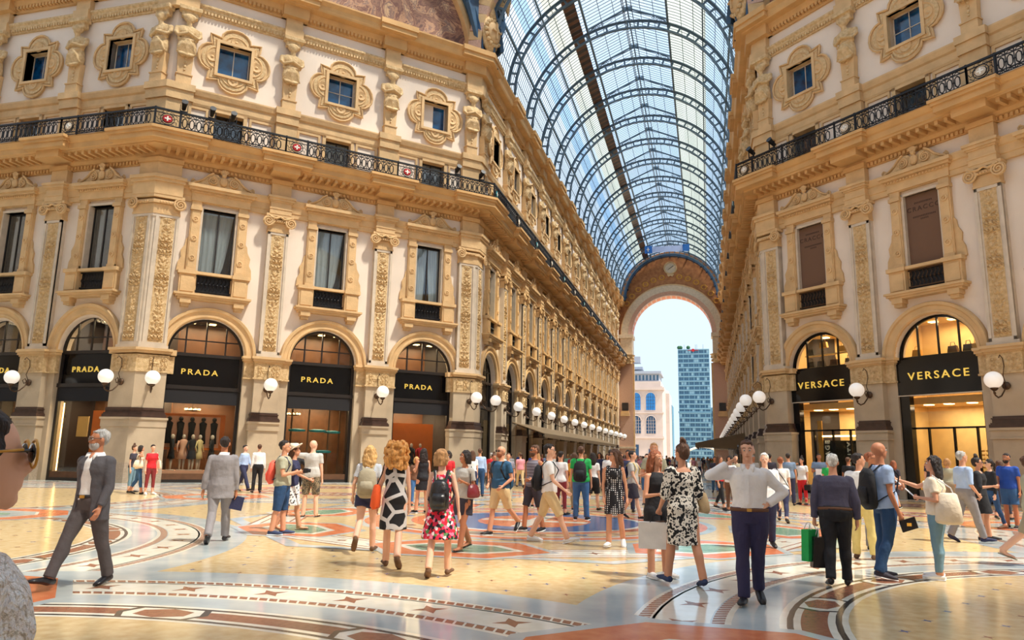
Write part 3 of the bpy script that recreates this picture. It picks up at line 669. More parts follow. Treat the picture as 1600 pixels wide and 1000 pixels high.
for f, t, s, ph, i in ARCH_TODO:
    if f in ('dl',) or (f == 'xl' and i < 3): st, lab = 'prada', 'arched black storefront, gold lettering, '
    elif f == 'dr': st, lab = 'versace', 'arched storefront, wide black sign, '
    else: st, lab = 'dark', 'dark arched storefront, '
    parts = list(FP[st])
    if st in LT: parts.append(('lettering', LT[st], 'gold shop name lettering'))
    M = fm(f, t, s)
    place(('storefront', parts), M, lab + ph, 'storefront')
    if st != 'dark' or i < 6:
        place(('lit_room', [('room_shell', IN[st], None), ('ceiling_lights', SL, 'warm ceiling lights')]), M, 'warmly lit shop room, ' + ph, 'room')
    else: place(('dim_room', [('room_shell', IN['dark'], None)]), M, 'dim shop room, ' + ph, 'room')
    if st != 'dark':
        ld = bpy.data.lights.new('shop_lamp', 'AREA'); ld.energy = 160 if st == 'prada' else 110; ld.color = (1.0, .74, .45); ld.size = 3; ld.size_y = 1.6; ld.shape = 'RECTANGLE'
        for zz in (4.1, 8.0):
            lo_ = bpy.data.objects.new('shop_lamp', ld); C.objects.link(lo_); lo_.matrix_world = M @ Matrix.Translation((0, 2.1, zz))
# ---- goods in the windows ----
def mannequin_mesh(dress):
    m = MB().m('mannequin', True)
    m.ball((0, 0, 1.62), .1, 10, 8, (.85, 1, 1.2)); m.tube([(0, 0, 1.5), (0, 0, 1.58)], .05, 8)
    m.m(dress, True); m.tube([(0, 0, 1.5), (0, 0, 1.42), (0, 0, 1.25), (0, 0, 1.05), (0, 0, .85), (0, 0, .55)], [(.08, .07), (.2, .1), (.17, .11), (.13, .09), (.19, .13), (.25, .18)], 14)
    for sg in (-1, 1): m.tube([(sg * .2, 0, 1.42), (sg * .27, .02, 1.15), (sg * .24, -.08, .9)], [.05, .042, .03], 8)
    m.m('mannequin', True)
    for sg in (-1, 1): m.tube([(sg * .09, 0, .6), (sg * .08, 0, .3), (sg * .08, 0, .05)], [.075, .055, .035], 8)
    m.box(-.22, .22, -.18, .18, 0, .04); return m.mesh()
MN = [mannequin_mesh(c) for c in ('cloth_black', 'shop_pink', 'shop_cream', 'cloth_red')]
def goods(face, t, u, y, z, me, name, label, cat, group=None, rz=0, sc_=1.0):
    M = fm(face, t) @ Matrix.Translation((u, y, z)) @ Matrix.Rotation(rz, 4, 'Z') @ Matrix.Scale(sc_, 4)
    return obj(name, me, None, M, label, cat, group)
T = B_D * 2.5
dp = MB().m('shop_orange'); dp.box(-1.6, 1.35, 1.2, 1.26, 1.55, 1.66); dp.box(-1.6, 1.35, 1.2, 1.26, 3.2, 3.32); dp.box(-1.6, -1.48, 1.2, 1.26, 1.66, 3.2); dp.box(1.12, 1.35, 1.2, 1.26, 1.66, 3.2)
dp.m('shop_pink'); dp.box(-1.48, 1.12, 1.23, 1.26, 1.66, 3.2)
r_ = obj('display_case', None, None, fm('dl', T), 'orange framed pink display case in the left bay of the angled facade', 'display case'); obj('frame', dp, r_)
hd = MB().m('shop_pink'); hd.box(-1.62, 1.62, .5, 2.0, .42, .56); obj('display_plinth', hd, None, fm('dl', T), 'low pink display plinth behind the window glass of the left bay', 'plinth')
g1 = MB().m('cloth_black', True); g1.tube([(0, 0, 0), (0, 0, -.1), (0, 0, -.5), (0, 0, -1.1)], [(.05, .03), (.18, .05), (.13, .06), (.17, .07)], 10); g1.ball((0, 0, .1), .11, 8, 6); g1m = g1.mesh()
for k in range(5): goods('dl', T, -1.25 + .52 * k, 1.14, 2.95, g1m, 'mounted_garment', 'black outfit mounted on the pink display panel', 'garment', 'black outfits on the pink panel')
for k, (u, y, mi) in enumerate([(-.55, .9, 1), (-.15, .75, 0), (.2, .95, 2), (.75, .8, 0), (-1.05, .9, 0)]):
    goods('dl', T, u, y, .56, MN[mi], 'mannequin', 'dressed shop mannequin, ' + ['second from left', 'in the middle', 'third from right', 'rightmost', 'leftmost'][k] + ' in the window of the left bay', 'mannequin', 'mannequins in the left bay window', rz=.4 * k)
def chandelier():
    m = MB().m('bronze'); m.tube([(0, 0, .6), (0, 0, 0)], .015, 5); m.lathe([(0, 0), (.34, .04), (.34, .07), (0, .1)], n=14)
    l = MB().m('lamp_warm')
    for q in range(10): l.ball((.34 * math.cos(q * .63), .34 * math.sin(q * .63), .12), .045, 6, 5)
    return ('chandelier', [('hanger', m.mesh()), ('bulbs', l.mesh(), 'glowing warm bulbs')])
CH = chandelier()
for f, t_, u, wh in (('dl', T, -.2, 'left'), ('dl', B_D * 1.5, -1.0, 'middle')):
    place(CH, fm(f, t_) @ Matrix.Translation((u, 1.6, 3.45)), 'warm glowing chandelier in the shop of the ' + wh + ' bay', 'chandelier')
# right bay of the left angled facade: orange wall with red clothes
T2 = B_D * .5
q_ = MB().m('shop_orange'); q_.box(-1.6, 1.4, 1.6, 1.66, .6, 3.3); obj('display_wall', q_, None, fm('dl', T2), 'orange display wall behind the window of the right bay', 'display panel')
for k in range(4): goods('dl', T2, -1.2 + .55 * k, 1.2, .42, MN[3 if k % 2 else 0], 'mannequin', 'dressed shop mannequin in the window of the right bay beside the arcade corner', 'mannequin', 'mannequins in the right bay window', rz=k)
sh = MB().m('shop_teal'); sh.lathe([(0, 0), (.42, .02), (.46, .12), (.2, .16), (0, .14)], n=14); shm = sh.mesh()
for k, (u, z) in enumerate([(-.9, 2.6), (.55, 1.5), (1.0, 2.55), (.2, 2.6)]): goods('dl', B_D * 1.5, u, 1.0, z, shm, 'display_shelf', 'round teal glass shelf in the window of the middle bay', 'shelf', 'teal shelves in the middle bay')
pst = MB().m('shop_wood'); 
for x in (-1.2, -.3, .8, 1.4): pst.box(x - .04, x + .04, 1.0, 1.06, .4, 3.8)
obj('display_rack', pst, None, fm('dl', B_D * 1.5), 'tall wooden display rack posts in the window of the middle bay', 'rack')
# side arcade shop
q_ = MB().m('shop_orange'); q_.box(-.6, 1.5, 1.5, 1.56, .9, 3.4); q_.m('shop_cream'); q_.box(.15, 1.2, 1.45, 1.5, 2.1, 3.1); q_.box(-1.5, -.8, 1.45, 1.5, 2.1, 3.1)
obj('display_wall', q_, None, fm('xl', 3.2, .94), 'orange display wall with pale posters in the far left shop', 'display panel')
lz = MB().m('lamp_warm'); lz.box(-1.5, -1.46, .5, .54, .45, 3.7); obj('light_strip', lz, None, fm('xl', 3.2, .94), 'thin glowing light strip at the edge of the far left shop window', 'light strip')
def bag_mesh(c, hard=True):
    m = MB().m(c); m.prism([(-.17, 0), (.17, 0), (.13, .22), (-.13, .22)], -.06, .06); m.tube([(-.08, 0, .22), (-.06, 0, .34), (.06, 0, .34), (.08, 0, .22)], .012, 5); return m.mesh()
BG = [bag_mesh(c) for c in ('cloth_black', 'shop_gold', 'shop_wood')]
k = 0
for b_, (us) in ((0, [(-1.1, 7.0), (-.3, 7.3), (.25, 6.35), (-.5, 6.35), (.8, 7.0), (1.1, 6.35), (-1.1, 6.35)]), (1, [(-1.3, 6.35), (.3, 6.35), (.95, 6.35), (1.3, 6.35)])):
    for u, z in us:
        goods('dr', B_D * (.5 + b_), u, .9, z, BG[k % 3], 'handbag', ['black', 'golden', 'brown'][k % 3] + ' handbag on the shelf behind the lunette glass above the ' + ['left', 'right'][b_] + ' wide black sign', 'handbag', 'handbags behind the right lunettes', sc_=1.3); k += 1
    sh_ = MB().m('shop_cream'); sh_.box(-1.6, 1.6, .7, 1.2, 6.28, 6.33)
    if b_ == 0: sh_.box(-1.4, 1.4, .8, 1.1, 6.92, 6.97)
    obj('lunette_shelf', sh_, None, fm('dr', B_D * (.5 + b_)), 'cream shelf behind the lunette glass above the ' + ['left', 'right'][b_] + ' wide black sign', 'shelf')
# writing in the left right-hand shop window
pnl = MB().m('shop_gold'); pnl.box(-.95, -.7, .9, .95, .4, 3.6); pnl.m('glass_dark'); pnl.box(-.7, 1.6, .95, 1.0, .4, 2.6); pnl.m('lamp_warm'); pnl.box(-.7, 1.5, .9, .94, 2.78, 2.86)
obj('window_display', pnl, None, fm('dr', B_D * .5), 'gold and dark display backdrop in the left shop window on the right', 'display panel')
mat('white_letters', (240, 238, 230), .5)
for s_, u in (('COURAGE', -.42), ('QUALITY', .82)):
    me = text_mesh(s_, .34, .01, 'white_letters', .01); me.transform(Matrix.Translation((u, .9, 1.62)) @ Matrix.Rotation(-PI / 2, 4, 'Y'))
    obj('window_lettering', me, None, fm('dr', B_D * .5), 'white upright lettering inside the left shop window on the right, ' + ('left' if u < 0 else 'right') + ' word', 'lettering')
gn = MB().m('shop_gold')
for z in np.arange(.9, 2.2, .17):
    for x in (.95, 1.15, 1.35, 1.5): gn.box(x, x + .12, 1.1, 1.16, z, z + .06)
o_ = obj('sunglasses_rack', gn, None, fm('dr', B_D * 1.5), 'golden rack of small frames in the second shop window on the right', 'display rack')
# ---------------- globe wall lamps ----------------
def lamp_tpl():
    b = MB().m('bronze', True); R_ = .33
    b.lathe([(0, 0), (.16, .0), (.16, .05), (.08, .09), (0, .1)], (0, -.4, 4.62), 12, axis='y')
    b.tube([(0, -.45, 4.62), (0, -.6, 4.42), (0, -.85, 4.2), (0, -1.1, 4.12), (0, -1.3, 4.2), (0, -1.38, 4.32), (0, -1.33, 4.42)], .03, 6)
    b.tube([(0, -.5, 4.62), (0, -.62, 4.8), (0, -.75, 4.7), (0, -.66, 4.55), (0, -.58, 4.62)], .02, 5)
    b.tube([(0, -.45, 4.7), (0, -.6, 5.0), (0, -.45, 5.4), (0, -.5, 5.7), (0, -.7, 5.82), (0, -.78, 5.7)], .018, 5)
    b.lathe([(0, 0), (.05, 0), (.12, .06), (.15, .12), (.13, .14), (0, .14)], (0, -1.33, 4.36), 12)
    b.ball((0, -1.33, 4.28), .05, 8, 6)
    g = MB().m('white_globe', True); g.ball((0, -1.33, 4.79), R_, 20, 14)
    return ('wall_lamp', [('bracket', b.mesh(), 'curled bronze bracket'), ('globe', g.mesh(), 'white glass globe')])
LP = lamp_tpl()
lamps = [('xl', 5.95, 'at the left edge beside the far left shop'), ('xl', .55, 'on the left wing of the large left corner pilaster'), ('dl', 17.0, 'on the right wing of the large left corner pilaster'), ('dl', B_D * 2, 'between the left and middle shop fronts'), ('dl', B_D, 'between the middle and right shop fronts'), ('dl', .2, 'on the angled face of the arcade corner at left'),
         ('dr', .25, 'on the angled face of the arcade corner at right'), ('dr', B_D, 'between the two shop fronts at right'), ('dr', B_D * 2, 'at the right edge beside the second shop front')]
for f, t, ph in lamps: place(LP, fm(f, t), 'white globe wall lamp ' + ph, 'wall lamp', 'globe wall lamps')
for k in range(14):
    place(LP, fm('al', 1.07 + B_A * k), 'white globe wall lamp, ' + ORD[k] + ' in the row along the left arcade wall', 'wall lamp', 'globe wall lamps')
    place(LP, fm('ar', 1.07 + B_A * k), 'white globe wall lamp, ' + ORD[k] + ' in the row along the right arcade wall', 'wall lamp', 'globe wall lamps')
# ---------------- balcony railings ----------------
def rail_tpl(Lr, medal):
    h = Lr / 2; f = MB().m('iron_black')
    f.box(-h, h, -.05, .05, 17.78, 17.87); f.box(-h, h, -.025, .025, 17.62, 17.65); f.box(-h, h, -.025, .025, 17.02, 17.06); f.box(-h, h, -.02, .02, 16.9, 16.93)
    for x in (-h, -h + 1.0, 0, h): f.box(x - .035, x + .035, -.035, .035, 16.88, 17.9)
    b = MB().m('iron_black'); x = -h + 1.08; n = int((Lr - 1.1) / .29)
    for i in range(n):
        u = -h + 1.2 + .29 * i
        for sg in (-1, 1): b.tube([(u, 0, 17.08), (u + sg * .085, 0, 17.18), (u + sg * .095, 0, 17.33), (u + sg * .085, 0, 17.48), (u, 0, 17.58)], .026, 4, False)
        b.tube([(u - .12, 0, 17.65), (u, 0, 17.76), (u + .12, 0, 17.65)], .022, 4, False); b.box(u - .16, u - .13, -.015, .015, 16.9, 17.78); b.box(u - .012, u + .012, -.01, .01, 16.9, 17.1)
        b.ball((u - .145, 0, 17.33), .04, 5, 3); b.tube([(u - .12, 0, 16.93), (u, 0, 17.02), (u + .12, 0, 16.93)], .022, 4, False)
    m = MB().m('iron_black'); c = -h + .5
    for r in (.2, .28): m.arc(c, 17.36, [(r - .015, -.02), (r + .015, -.02), (r + .015, .02), (r - .015, .02)], 0, 2 * PI, 20)
    for q in range(12):
        a = q * PI / 6; m.tube([(c + .2 * math.cos(a), 0, 17.36 + .28 * math.sin(a)), (c + .38 * math.cos(a + .25), 0, 17.36 + .38 * math.sin(a + .25)), (c + .44 * math.cos(a - .1), 0, 17.36 + .4 * math.sin(a - .1))], .016, 4)
    d = MB().m(medal); d.lathe([(0, 0), (.19, 0), (.19, .02), (0, .05)], (c, -.02, 17.36), 16, axis='y')
    d.m('white_letters'); d.box(c - .03, c + .03, -.075, -.04, 17.24, 17.48); d.box(c - .12, c + .12, -.075, -.04, 17.33, 17.39)
    return ('balcony_railing', [('rails', f.mesh()), ('balusters', b.mesh()), ('medallion_scrolls', m.mesh()), ('medallion', d.mesh(), 'round painted medallion')])
RT = {c: rail_tpl(5.6, c) for c in ('cloth_red', 'shop_teal', 'pilaster_marble')}
OFF = 1.42
def rail_run(face, t0, t1, n, cols, ph):
    (ox, oy), a, sg = FACES[face]
    for i in range(n):
        t = t0 + (t1 - t0) * (i + .5) / n
        M = fm(face, t) @ Matrix.Translation((0, -OFF, 0)) @ Matrix.Diagonal((abs(t1 - t0) / n / 5.6, 1, 1, 1))
        place(RT[cols[i % len(cols)]], M, 'black iron balcony railing, ' + ORD[i] + ' length ' + ph, 'railing', 'balcony railings')
cc = OFF * math.tan(PI / 8)
rail_run('dl', S_D + cc, -cc, 3, ['cloth_red', 'cloth_red', 'cloth_red'], 'from the left on the left angled facade')
rail_run('xl', -cc, 16.2, 3, ['pilaster_marble'], 'left of the large left corner')
rail_run('al', -cc, YEND, 14, ['shop_teal', 'pilaster_marble'], 'down the left side of the arcade')
rail_run('dr', -cc, S_D + cc, 3, ['pilaster_marble'], 'from the left on the right angled facade')
rail_run('ar', -cc, YEND, 14, ['shop_teal', 'pilaster_marble'], 'down the right side of the arcade')
def spot_tpl():
    b = MB().m('iron_black'); b.lathe([(0, -.25), (.1, -.25), (.14, .2), (.16, .25), (0, .25)], n=12); b.xf(Matrix.Rotation(1.1, 4, 'X'))
    y = MB().m('iron_black'); y.box(-.18, .18, -.03, .03, -.35, -.3); y.box(-.18, -.15, -.03, .03, -.35, .02); y.box(.15, .18, -.03, .03, -.35, .02)
    return ('spotlight', [('lamp_body', b.mesh()), ('yoke', y.mesh())])
SPT = spot_tpl()
for f, t, ph in (('dl', 15.6, 'left of two on the railing right of the large left corner'), ('dl', 14.6, 'right of two on the railing right of the large left corner'), ('dl', 1.9, 'left of two near the arcade corner at left'), ('dl', .3, 'right of two near the arcade corner at left'), ('dr', .5, 'left of two on the right balcony'), ('dr', 1.9, 'right of two on the right balcony'), ('dl', 16.9, 'on the big left corner')):
    place(SPT, fm(f, t) @ Matrix.Translation((0, -OFF, 18.25)), 'small black spotlight, ' + ph, 'spotlight', 'balcony spotlights')
# ---------------- herm statues on the attic ----------------
def herm_mesh():
    m = MB().m('tan_carved'); V_ = Vector
    m.ball((0, -.3, 3.55), .2, 12, 10, (.82, .95, 1.2)); m.ball((0, -.24, 3.66), .26, 12, 8, (1.05, .8, .9)); m.tube([(0, -.22, 3.1), (0, -.28, 3.4)], .12, 10)
    m.tube([(0, -.12, 3.24), (0, -.14, 3.1), (0, -.16, 2.85), (0, -.14, 2.55), (0, -.15, 2.3), (0, -.17, 2.0), (0, -.12, 1.7), (0, -.1, 1.5)], [(.2, .14), (.46, .2), (.42, .26), (.32, .22), (.38, .26), (.42, .3), (.38, .26), (.26, .2)], 16)
    for sg in (-1, 1): m.tube([(sg * .44, -.14, 3.08), (sg * .5, -.2, 2.75), (sg * .42, -.34, 2.55), (-sg * .05, -.5, 2.72)], [.13, .11, .09, .07], 8)
    for i in range(9):
        a = -1.1 + 2.2 * i / 8; m.tube([(0, -.44, 2.4), (.24 * math.sin(a), -.46, 2.1), (.46 * math.sin(a), -.3, 1.62)], [.03, .05, .035], 6)
    m.tube([(-.42, -.2, 2.42), (0, -.46, 2.32), (.42, -.2, 2.5)], .07, 7)
    m.tube([(-.3, -.3, 1.6), (0, -.42, 1.5), (.3, -.3, 1.6)], .08, 7); m.box(-.34, .34, -.3, 0, 3.7, 4.25); m.box(-.46, .46, -.42, 0, 4.02, 4.26)
    m.v = [(x * 1.15, y * 1.1, z) for x, y, z in m.v]
    b = remesh(m, 'herm', .035, 1, 'tan_carved'); return b
HM = herm_mesh()
hp = MB().m('tan_stone'); hp.prism([(-.3, 0), (.3, 0), (.38, 1.7), (-.38, 1.7)], -.22, .1); hp.box(-.36, .36, -.28, .1, 0, .5); hp.box(-.4, .4, -.32, .1, .5, .56)
hpm = hp.mesh()
hd_ = MB().m('tan_carved')
for k, z in enumerate((1.45, 1.2, .98, .8)): hd_.ball((0, -.24, z), .09 - .012 * k, 8, 6, (1, .6, 1.1))
hdm = hd_.mesh()
HT = ('herm_statue', [('figure', HM, 'carved bust with folded arms'), ('tapered_post', hpm), ('hanging_garland', hdm)])
hs = [('xl', .62, 'left one of the pair on the large left corner'), ('dl', 17.0, 'right one of the pair on the large left corner'), ('xl', 5.9, 'left of the attic window nearest the large left corner'), ('xl', 11.4, 'at the left edge of the far left facade'),
      ('dl', 2 * B_D, 'left one inside the left angled facade'), ('dl', B_D, 'right one inside the left angled facade'), ('dl', .5, 'at the arcade end of the left angled facade'), ('dr', .55, 'at the arcade end of the right angled facade'), ('dr', B_D, 'left one inside the right angled facade'), ('dr', 2 * B_D, 'right one inside the right angled facade')]
hs += [('al', .9 if k == 0 else 1.07 + B_A * k, ORD[k] + ' down the left side of the arcade') for k in range(14)] + [('ar', .9 if k == 0 else 1.07 + B_A * k, ORD[k] + ' down the right side of the arcade') for k in range(14)]
for f, t, ph in hs: place(HT, fm(f, t) @ Matrix.Translation((0, -.12, 19.86)), 'stone herm statue, ' + ph, 'statue', 'herm statues of the attic storey')
# ---------------- glazed barrel vault ----------------
VC = 26.75; VR = 8.0
ceil = obj('ceiling', None, kind='structure')
RIBY = [-.25 + B_A * .99 * k for k in range(15)]
def arcp(r, a): return (r * math.cos(a), VC + r * math.sin(a))
def rib_mesh():
    m = MB().m('roof_iron'); N = 30
    for r in (VR + .02, VR - .62): m.arc(0, VC, [(r - .035, -.09), (r + .035, -.09), (r + .035, .09), (r - .035, .09)], 0, PI, 64)
    m.arc(0, VC, [(VR - .14, -.03), (VR - .04, -.03), (VR - .04, .03), (VR - .14, .03)], 0, PI, 64); m.arc(0, VC, [(VR - .58, -.03), (VR - .48, -.03), (VR - .48, .03), (VR - .58, .03)], 0, PI, 64)
    for i in range(N + 1):
        a = PI * i / N; c, s_ = math.cos(a), math.sin(a); r = VR - .31
        m.obox((r * c, 0, VC + r * s_), (c * .3, 0, s_ * .3), (0, .04, 0), (-s_ * .07, 0, c * .07))
    # lantern gable over the crown
    hx = 3.05; zl = VC + math.sqrt(VR ** 2 - hx ** 2)
    m.bar((-hx, 0, zl + .35), (0, 0, zl + 1.75), .1); m.bar((hx, 0, zl + .35), (0, 0, zl + 1.75), .1); m.bar((-hx, 0, zl - .1), (-hx, 0, zl + .4), .12); m.bar((hx, 0, zl - .1), (hx, 0, zl + .4), .12)
    m.obox((0, 0, zl + 1.68), (.38, 0, 0), (0, .04, 0), (0, 0, .18))
    for sg in (-1, 1):
        m.tube([(sg * hx, 0, zl - .1), (sg * 2.75, 0, zl + .35), (sg * 2.1, 0, zl + .75), (sg * 1.2, 0, zl + 1.1), (0, 0, zl + 1.55)], .035, 5)
        for q in range(4): m.arc(sg * (2.85 - .3 * q), zl + .28 + .12 * q, [(.09, -.02), (.12, -.02), (.12, .02), (.09, .02)], 0, 2 * PI, 10)
    return m.mesh()
RM = rib_mesh()
for y in RIBY: obj('roof_rib', RM, ceil, Matrix.Translation((0, y, 0)))
y0, y1 = RIBY[0], YEND
hx = 3.05; AL = math.acos(hx / VR); zl = VC + math.sqrt(VR ** 2 - hx ** 2)
pu = MB().m('roof_iron')
for a, w_ in ((.04, .1), (.42, .14), (.8, .1), (AL, .16)):
    for aa in (a, PI - a):
        x, z = arcp(VR, aa); pu.box(x - w_ / 2, x + w_ / 2, y0, y1, z - .09, z + .09)
pu.box(-.05, .05, y0, y1, zl + 1.65, zl + 1.75)
for x in (-.35, .35): pu.box(x - .03, x + .03, y0, y1, zl + 1.5, zl + 1.56)
pu.box(-.03, .03, y0, y1, VC + VR - .66, VC + VR - .6)
obj('purlins', pu, ceil)
wk = MB().m('shop_wood'); 
for i in range(int((y1 - y0) / .45)):
    a = AL + .06; x, z = arcp(VR + .02, PI - a + .16); x2, z2 = arcp(VR + .02, PI - AL + .03)
    wk.m('shop_wood' if i % 2 else 'door_dark'); wk.obox(((x + x2) / 2 - .3, y0 + .45 * i + .2, (z + z2) / 2 - .1), (.42, 0, .2), (0, .2, 0), (-.01, 0, .02))
obj('roof_walkway', wk, ceil, label='brown slatted roof walkway beside the lantern')
bars = MB().m('roof_iron'); na = 14
ys = np.arange(y0, y1, B_A * .99 / 14)
for y in ys:
    for sgn in (0, 1):
        for i in range(na):
            a0, a1 = AL * i / na, AL * (i + 1) / na
            if sgn: a0, a1 = PI - a0, PI - a1
            p, q = arcp(VR + .1, a0), arcp(VR + .1, a1); bars.bar((p[0], y, p[1]), (q[0], y, q[1]), .026, .04, up=(0, 1, 0))
    for sgn in (-1, 1): bars.bar((sgn * hx, y, zl + .42), (0, y, zl + 1.8), .03, .04, up=(0, 1, 0))
for i in range(1, 9):
    a = AL * i / 9
    for aa in (a, PI - a): x, z = arcp(VR + .1, aa); bars.box(x - .02, x + .02, y0, y1, z - .02, z + .02)
for x in (-2.0, -1.0, 1.0, 2.0): z = zl + .42 + 1.38 * (1 - abs(x) / hx); bars.box(x - .02, x + .02, y0, y1, z - .02, z + .02)
obj('glazing_bars', bars, ceil)
for k in range(14):
    ya, yb = RIBY[k], RIBY[k + 1] if k < 14 else y1
    g = MB()
    for sgn in (0, 1):
        segs = [(0, .55, 'roof_glass'), (.55, .66, 'roof_blue_glass' if sgn else 'roof_glass'), (.66, .86, 'roof_glass' if sgn else 'roof_cream_glass'), (.86, 1.0, 'roof_cream_glass')] if not sgn else [(0, .5, 'roof_glass'), (.5, .62, 'roof_blue_glass'), (.62, .72, 'roof_glass'), (.72, .9, 'roof_cream_glass'), (.9, 1.0, 'roof_glass')]
        for f0, f1, m_ in segs:
            g.m(m_); n = max(1, int((f1 - f0) * 16))
            for i in range(n):
                a0, a1 = AL * (f0 + (f1 - f0) * i / n), AL * (f0 + (f1 - f0) * (i + 1) / n)
                if sgn: a0, a1 = PI - a0, PI - a1
                p, q = arcp(VR + .12, a0), arcp(VR + .12, a1); g.add([(p[0], ya, p[1]), (q[0], ya, q[1]), (q[0], yb, q[1]), (p[0], yb, p[1])], [(0, 1, 2, 3)])
    g.m('roof_glass')
    for sgn in (-1, 1): g.add([(sgn * hx, ya, zl + .45), (0, ya, zl + 1.82), (0, yb, zl + 1.82), (sgn * hx, yb, zl + .45)], [(0, 1, 2, 3)])
    obj('glass_panels', g, ceil)
# ---------------- great arch at the far end ----------------
mb = MB().m('terracotta_wall')
top = arcpts(VR + .25, VC, 0, PI, 40); AR = 6.35; AZ = 21.3
outl = [(-8.7, 0), (-AR, 0), (-AR, AZ)] + arcpts(AR, AZ, PI, 0, 40)[1:-1] + [(AR, AZ), (AR, 0), (8.7, 0), (8.7, VC)] + top[1:-1] + [(-8.7, VC)]
mb.prism(outl, YEND, YEND + 2.6)
obj('wall_far_end', mb, kind='structure')
r = obj('great_arch', None, None, None, 'great round stone arch closing the far end of the arcade', 'arch')
a = MB().m('beige_arch'); a.arc(0, AZ, [(6.95, YEND - .25), (8.05, YEND - .3), (8.1, YEND), (6.9, YEND)], 0, PI, 48); a.m('tan_stone'); a.arc(0, AZ, [(8.0, YEND - .36), (8.14, YEND - .36), (8.14, YEND), (8.0, YEND)], 0, PI, 48)
a.m('pink_granite'); a.arc(0, AZ, [(6.5, YEND - .12), (6.95, YEND - .3), (6.95, YEND + .1), (6.5, YEND + .1)], 0, PI, 48)
obj('archivolt', a, r)
a = MB().m('pink_granite'); a.arc(0, AZ, [(6.3, YEND - .1), (6.52, YEND - .1), (6.52, YEND + 2.7), (6.3, YEND + 2.7)], 0, PI, 48)
a.m('shop_orange')
for i in range(24): 
    an = PI * (i + .5) / 24; a.obox((6.3 * math.cos(an), YEND + 1.3, AZ + 6.3 * math.sin(an)), (.03 * math.cos(an), 0, .03 * math.sin(an)), (0, .9, 0), (-.3 * math.sin(an), 0, .3 * math.cos(an)))
obj('soffit', a, r, label='pink coffered underside of the arch')
for sg in (-1, 1):
    a = MB().m('pink_granite'); x0, x1 = sorted((sg * 6.25, sg * 8.55)); a.box(x0, x1, YEND - .3, YEND + 2.7, 0, 16.5)
    a.m('beige_arch'); a.box(min(sg * 6.3, sg * 8.2), max(sg * 6.3, sg * 8.2), YEND - .3, YEND + 2.7, 17.9, AZ - .6); a.box(min(sg * 6.1, sg * 8.5), max(sg * 6.1, sg * 8.5), YEND - .5, YEND + 2.8, AZ - .6, AZ); a.box(x0 - .1, x1 + .1, YEND - .45, YEND + 2.8, 0, 1.6); a.box(x0 - .15, x1 + .15, YEND - .5, YEND + 2.8, 3.0, 3.3)
    obj('pier', a, r)
    a = MB().m('tan_carved'); a.lathe([(0, 0), (.85, 0), (.8, .3), (.9, .7), (1.05, 1.1), (1.3, 1.4), (0, 1.4)], (sg * 7.1, YEND - .1, 16.5), 8)
    for q in range(14): a.ball((sg * 7.1 + 1.0 * math.cos(q * .45), YEND - .1 + 1.0 * math.sin(q * .45), 16.9 + .5 * (q % 2)), .2, 6, 4)
    obj('capital', a, r, label='carved leafy capital')
    a = MB().m('tan_stone'); a.box(min(sg * 6.0, sg * 6.35), max(sg * 6.0, sg * 6.35), YEND - .2, YEND + .2, .0, 16.5)
    obj('door_jamb', a, r)
    a = MB().m('frame_dark'); a.box(min(sg * 7.0, sg * 8.0), max(sg * 7.0, sg * 8.0), YEND - .6, YEND - .3, 9.0, 10.2); a.m('tan_stone'); a.box(min(sg * 6.8, sg * 8.2), max(sg * 6.8, sg * 8.2), YEND - .8, YEND - .3, 8.1, 8.6); a.box(min(sg * 6.9, sg * 8.1), max(sg * 6.9, sg * 8.1), YEND - .7, YEND - .3, 8.6, 8.9)
    obj('bracket_box', a, r)
a = MB().m('steel_blue'); a.arc(0, VC, [(7.15, YEND - 1.3), (7.55, YEND - 1.3), (7.6, YEND - .2), (7.2, YEND - .2)], .02, PI - .02, 48)
for i in range(17): an = PI * (i + .5) / 17; a.obox((7.3 * math.cos(an), YEND - .8, VC + 7.3 * math.sin(an)), (.28 * math.cos(an), 0, .28 * math.sin(an)), (0, .55, 0), (-.05 * math.sin(an), 0, .05 * math.cos(an)))
obj('steel_arch', a, None, None, 'blue steel arch rib in front of the great end arch', 'arch rib')
# painted scrolls and roundel on the end gable
a = MB().m('shop_gold')
for i in range(19):
    an = PI * (i + .5) / 19
    if abs(an - PI / 2) < .15: continue
    rr_ = 6.5 + .25 * (i % 2); x, z = 0 + (8.85) * math.cos(an) * .96, AZ + (8.95 + .0) * math.sin(an) * (1.06)
    if abs(x) > 7.9 or math.hypot(x, z - VC) > 7.3 or z < VC - 3: continue
    a.arc(x, z, [(.3, YEND - .05), (.42, YEND - .05), (.42, YEND + .01), (.3, YEND + .01)], 0, 2 * PI, 14)
    a.tube([(x + .55 * math.cos(q * PI / 3), YEND - .03, z + .42 * math.sin(q * PI / 3)) for q in range(7)], .04, 4)
obj('painted_scrolls', a, r, label='gold painted scrollwork on the brown gable')
c_ = obj('roundel', None, None, Matrix.Translation((0, YEND, 32.2)), 'round gold framed emblem above the great end arch', 'roundel')
a = MB().m('tan_stone'); a.arc(0, 0, [(.85, -.15), (1.0, -.2), (1.1, -.12), (1.1, .0), (.85, 0)], 0, 2 * PI, 28); a.prism([(.6, -1.05), (.3, -1.5), (0, -1.3), (-.3, -1.5), (-.6, -1.05)], -.15, 0); obj('ring', a, c_)
a = MB().m('beige_arch'); a.lathe([(0, 0), (.86, 0), (.86, .06), (0, .06)], n=24, axis='y'); obj('face', a, c_)
a = MB().m('frame_dark'); a.bar((-.35, -.1, -.25), (.5, -.1, .35), .12, .05); obj('hand', a, c_)
mat('c_banner', (176, 190, 226), .7); mat('museum_glass2', (30, 104, 190), .6)
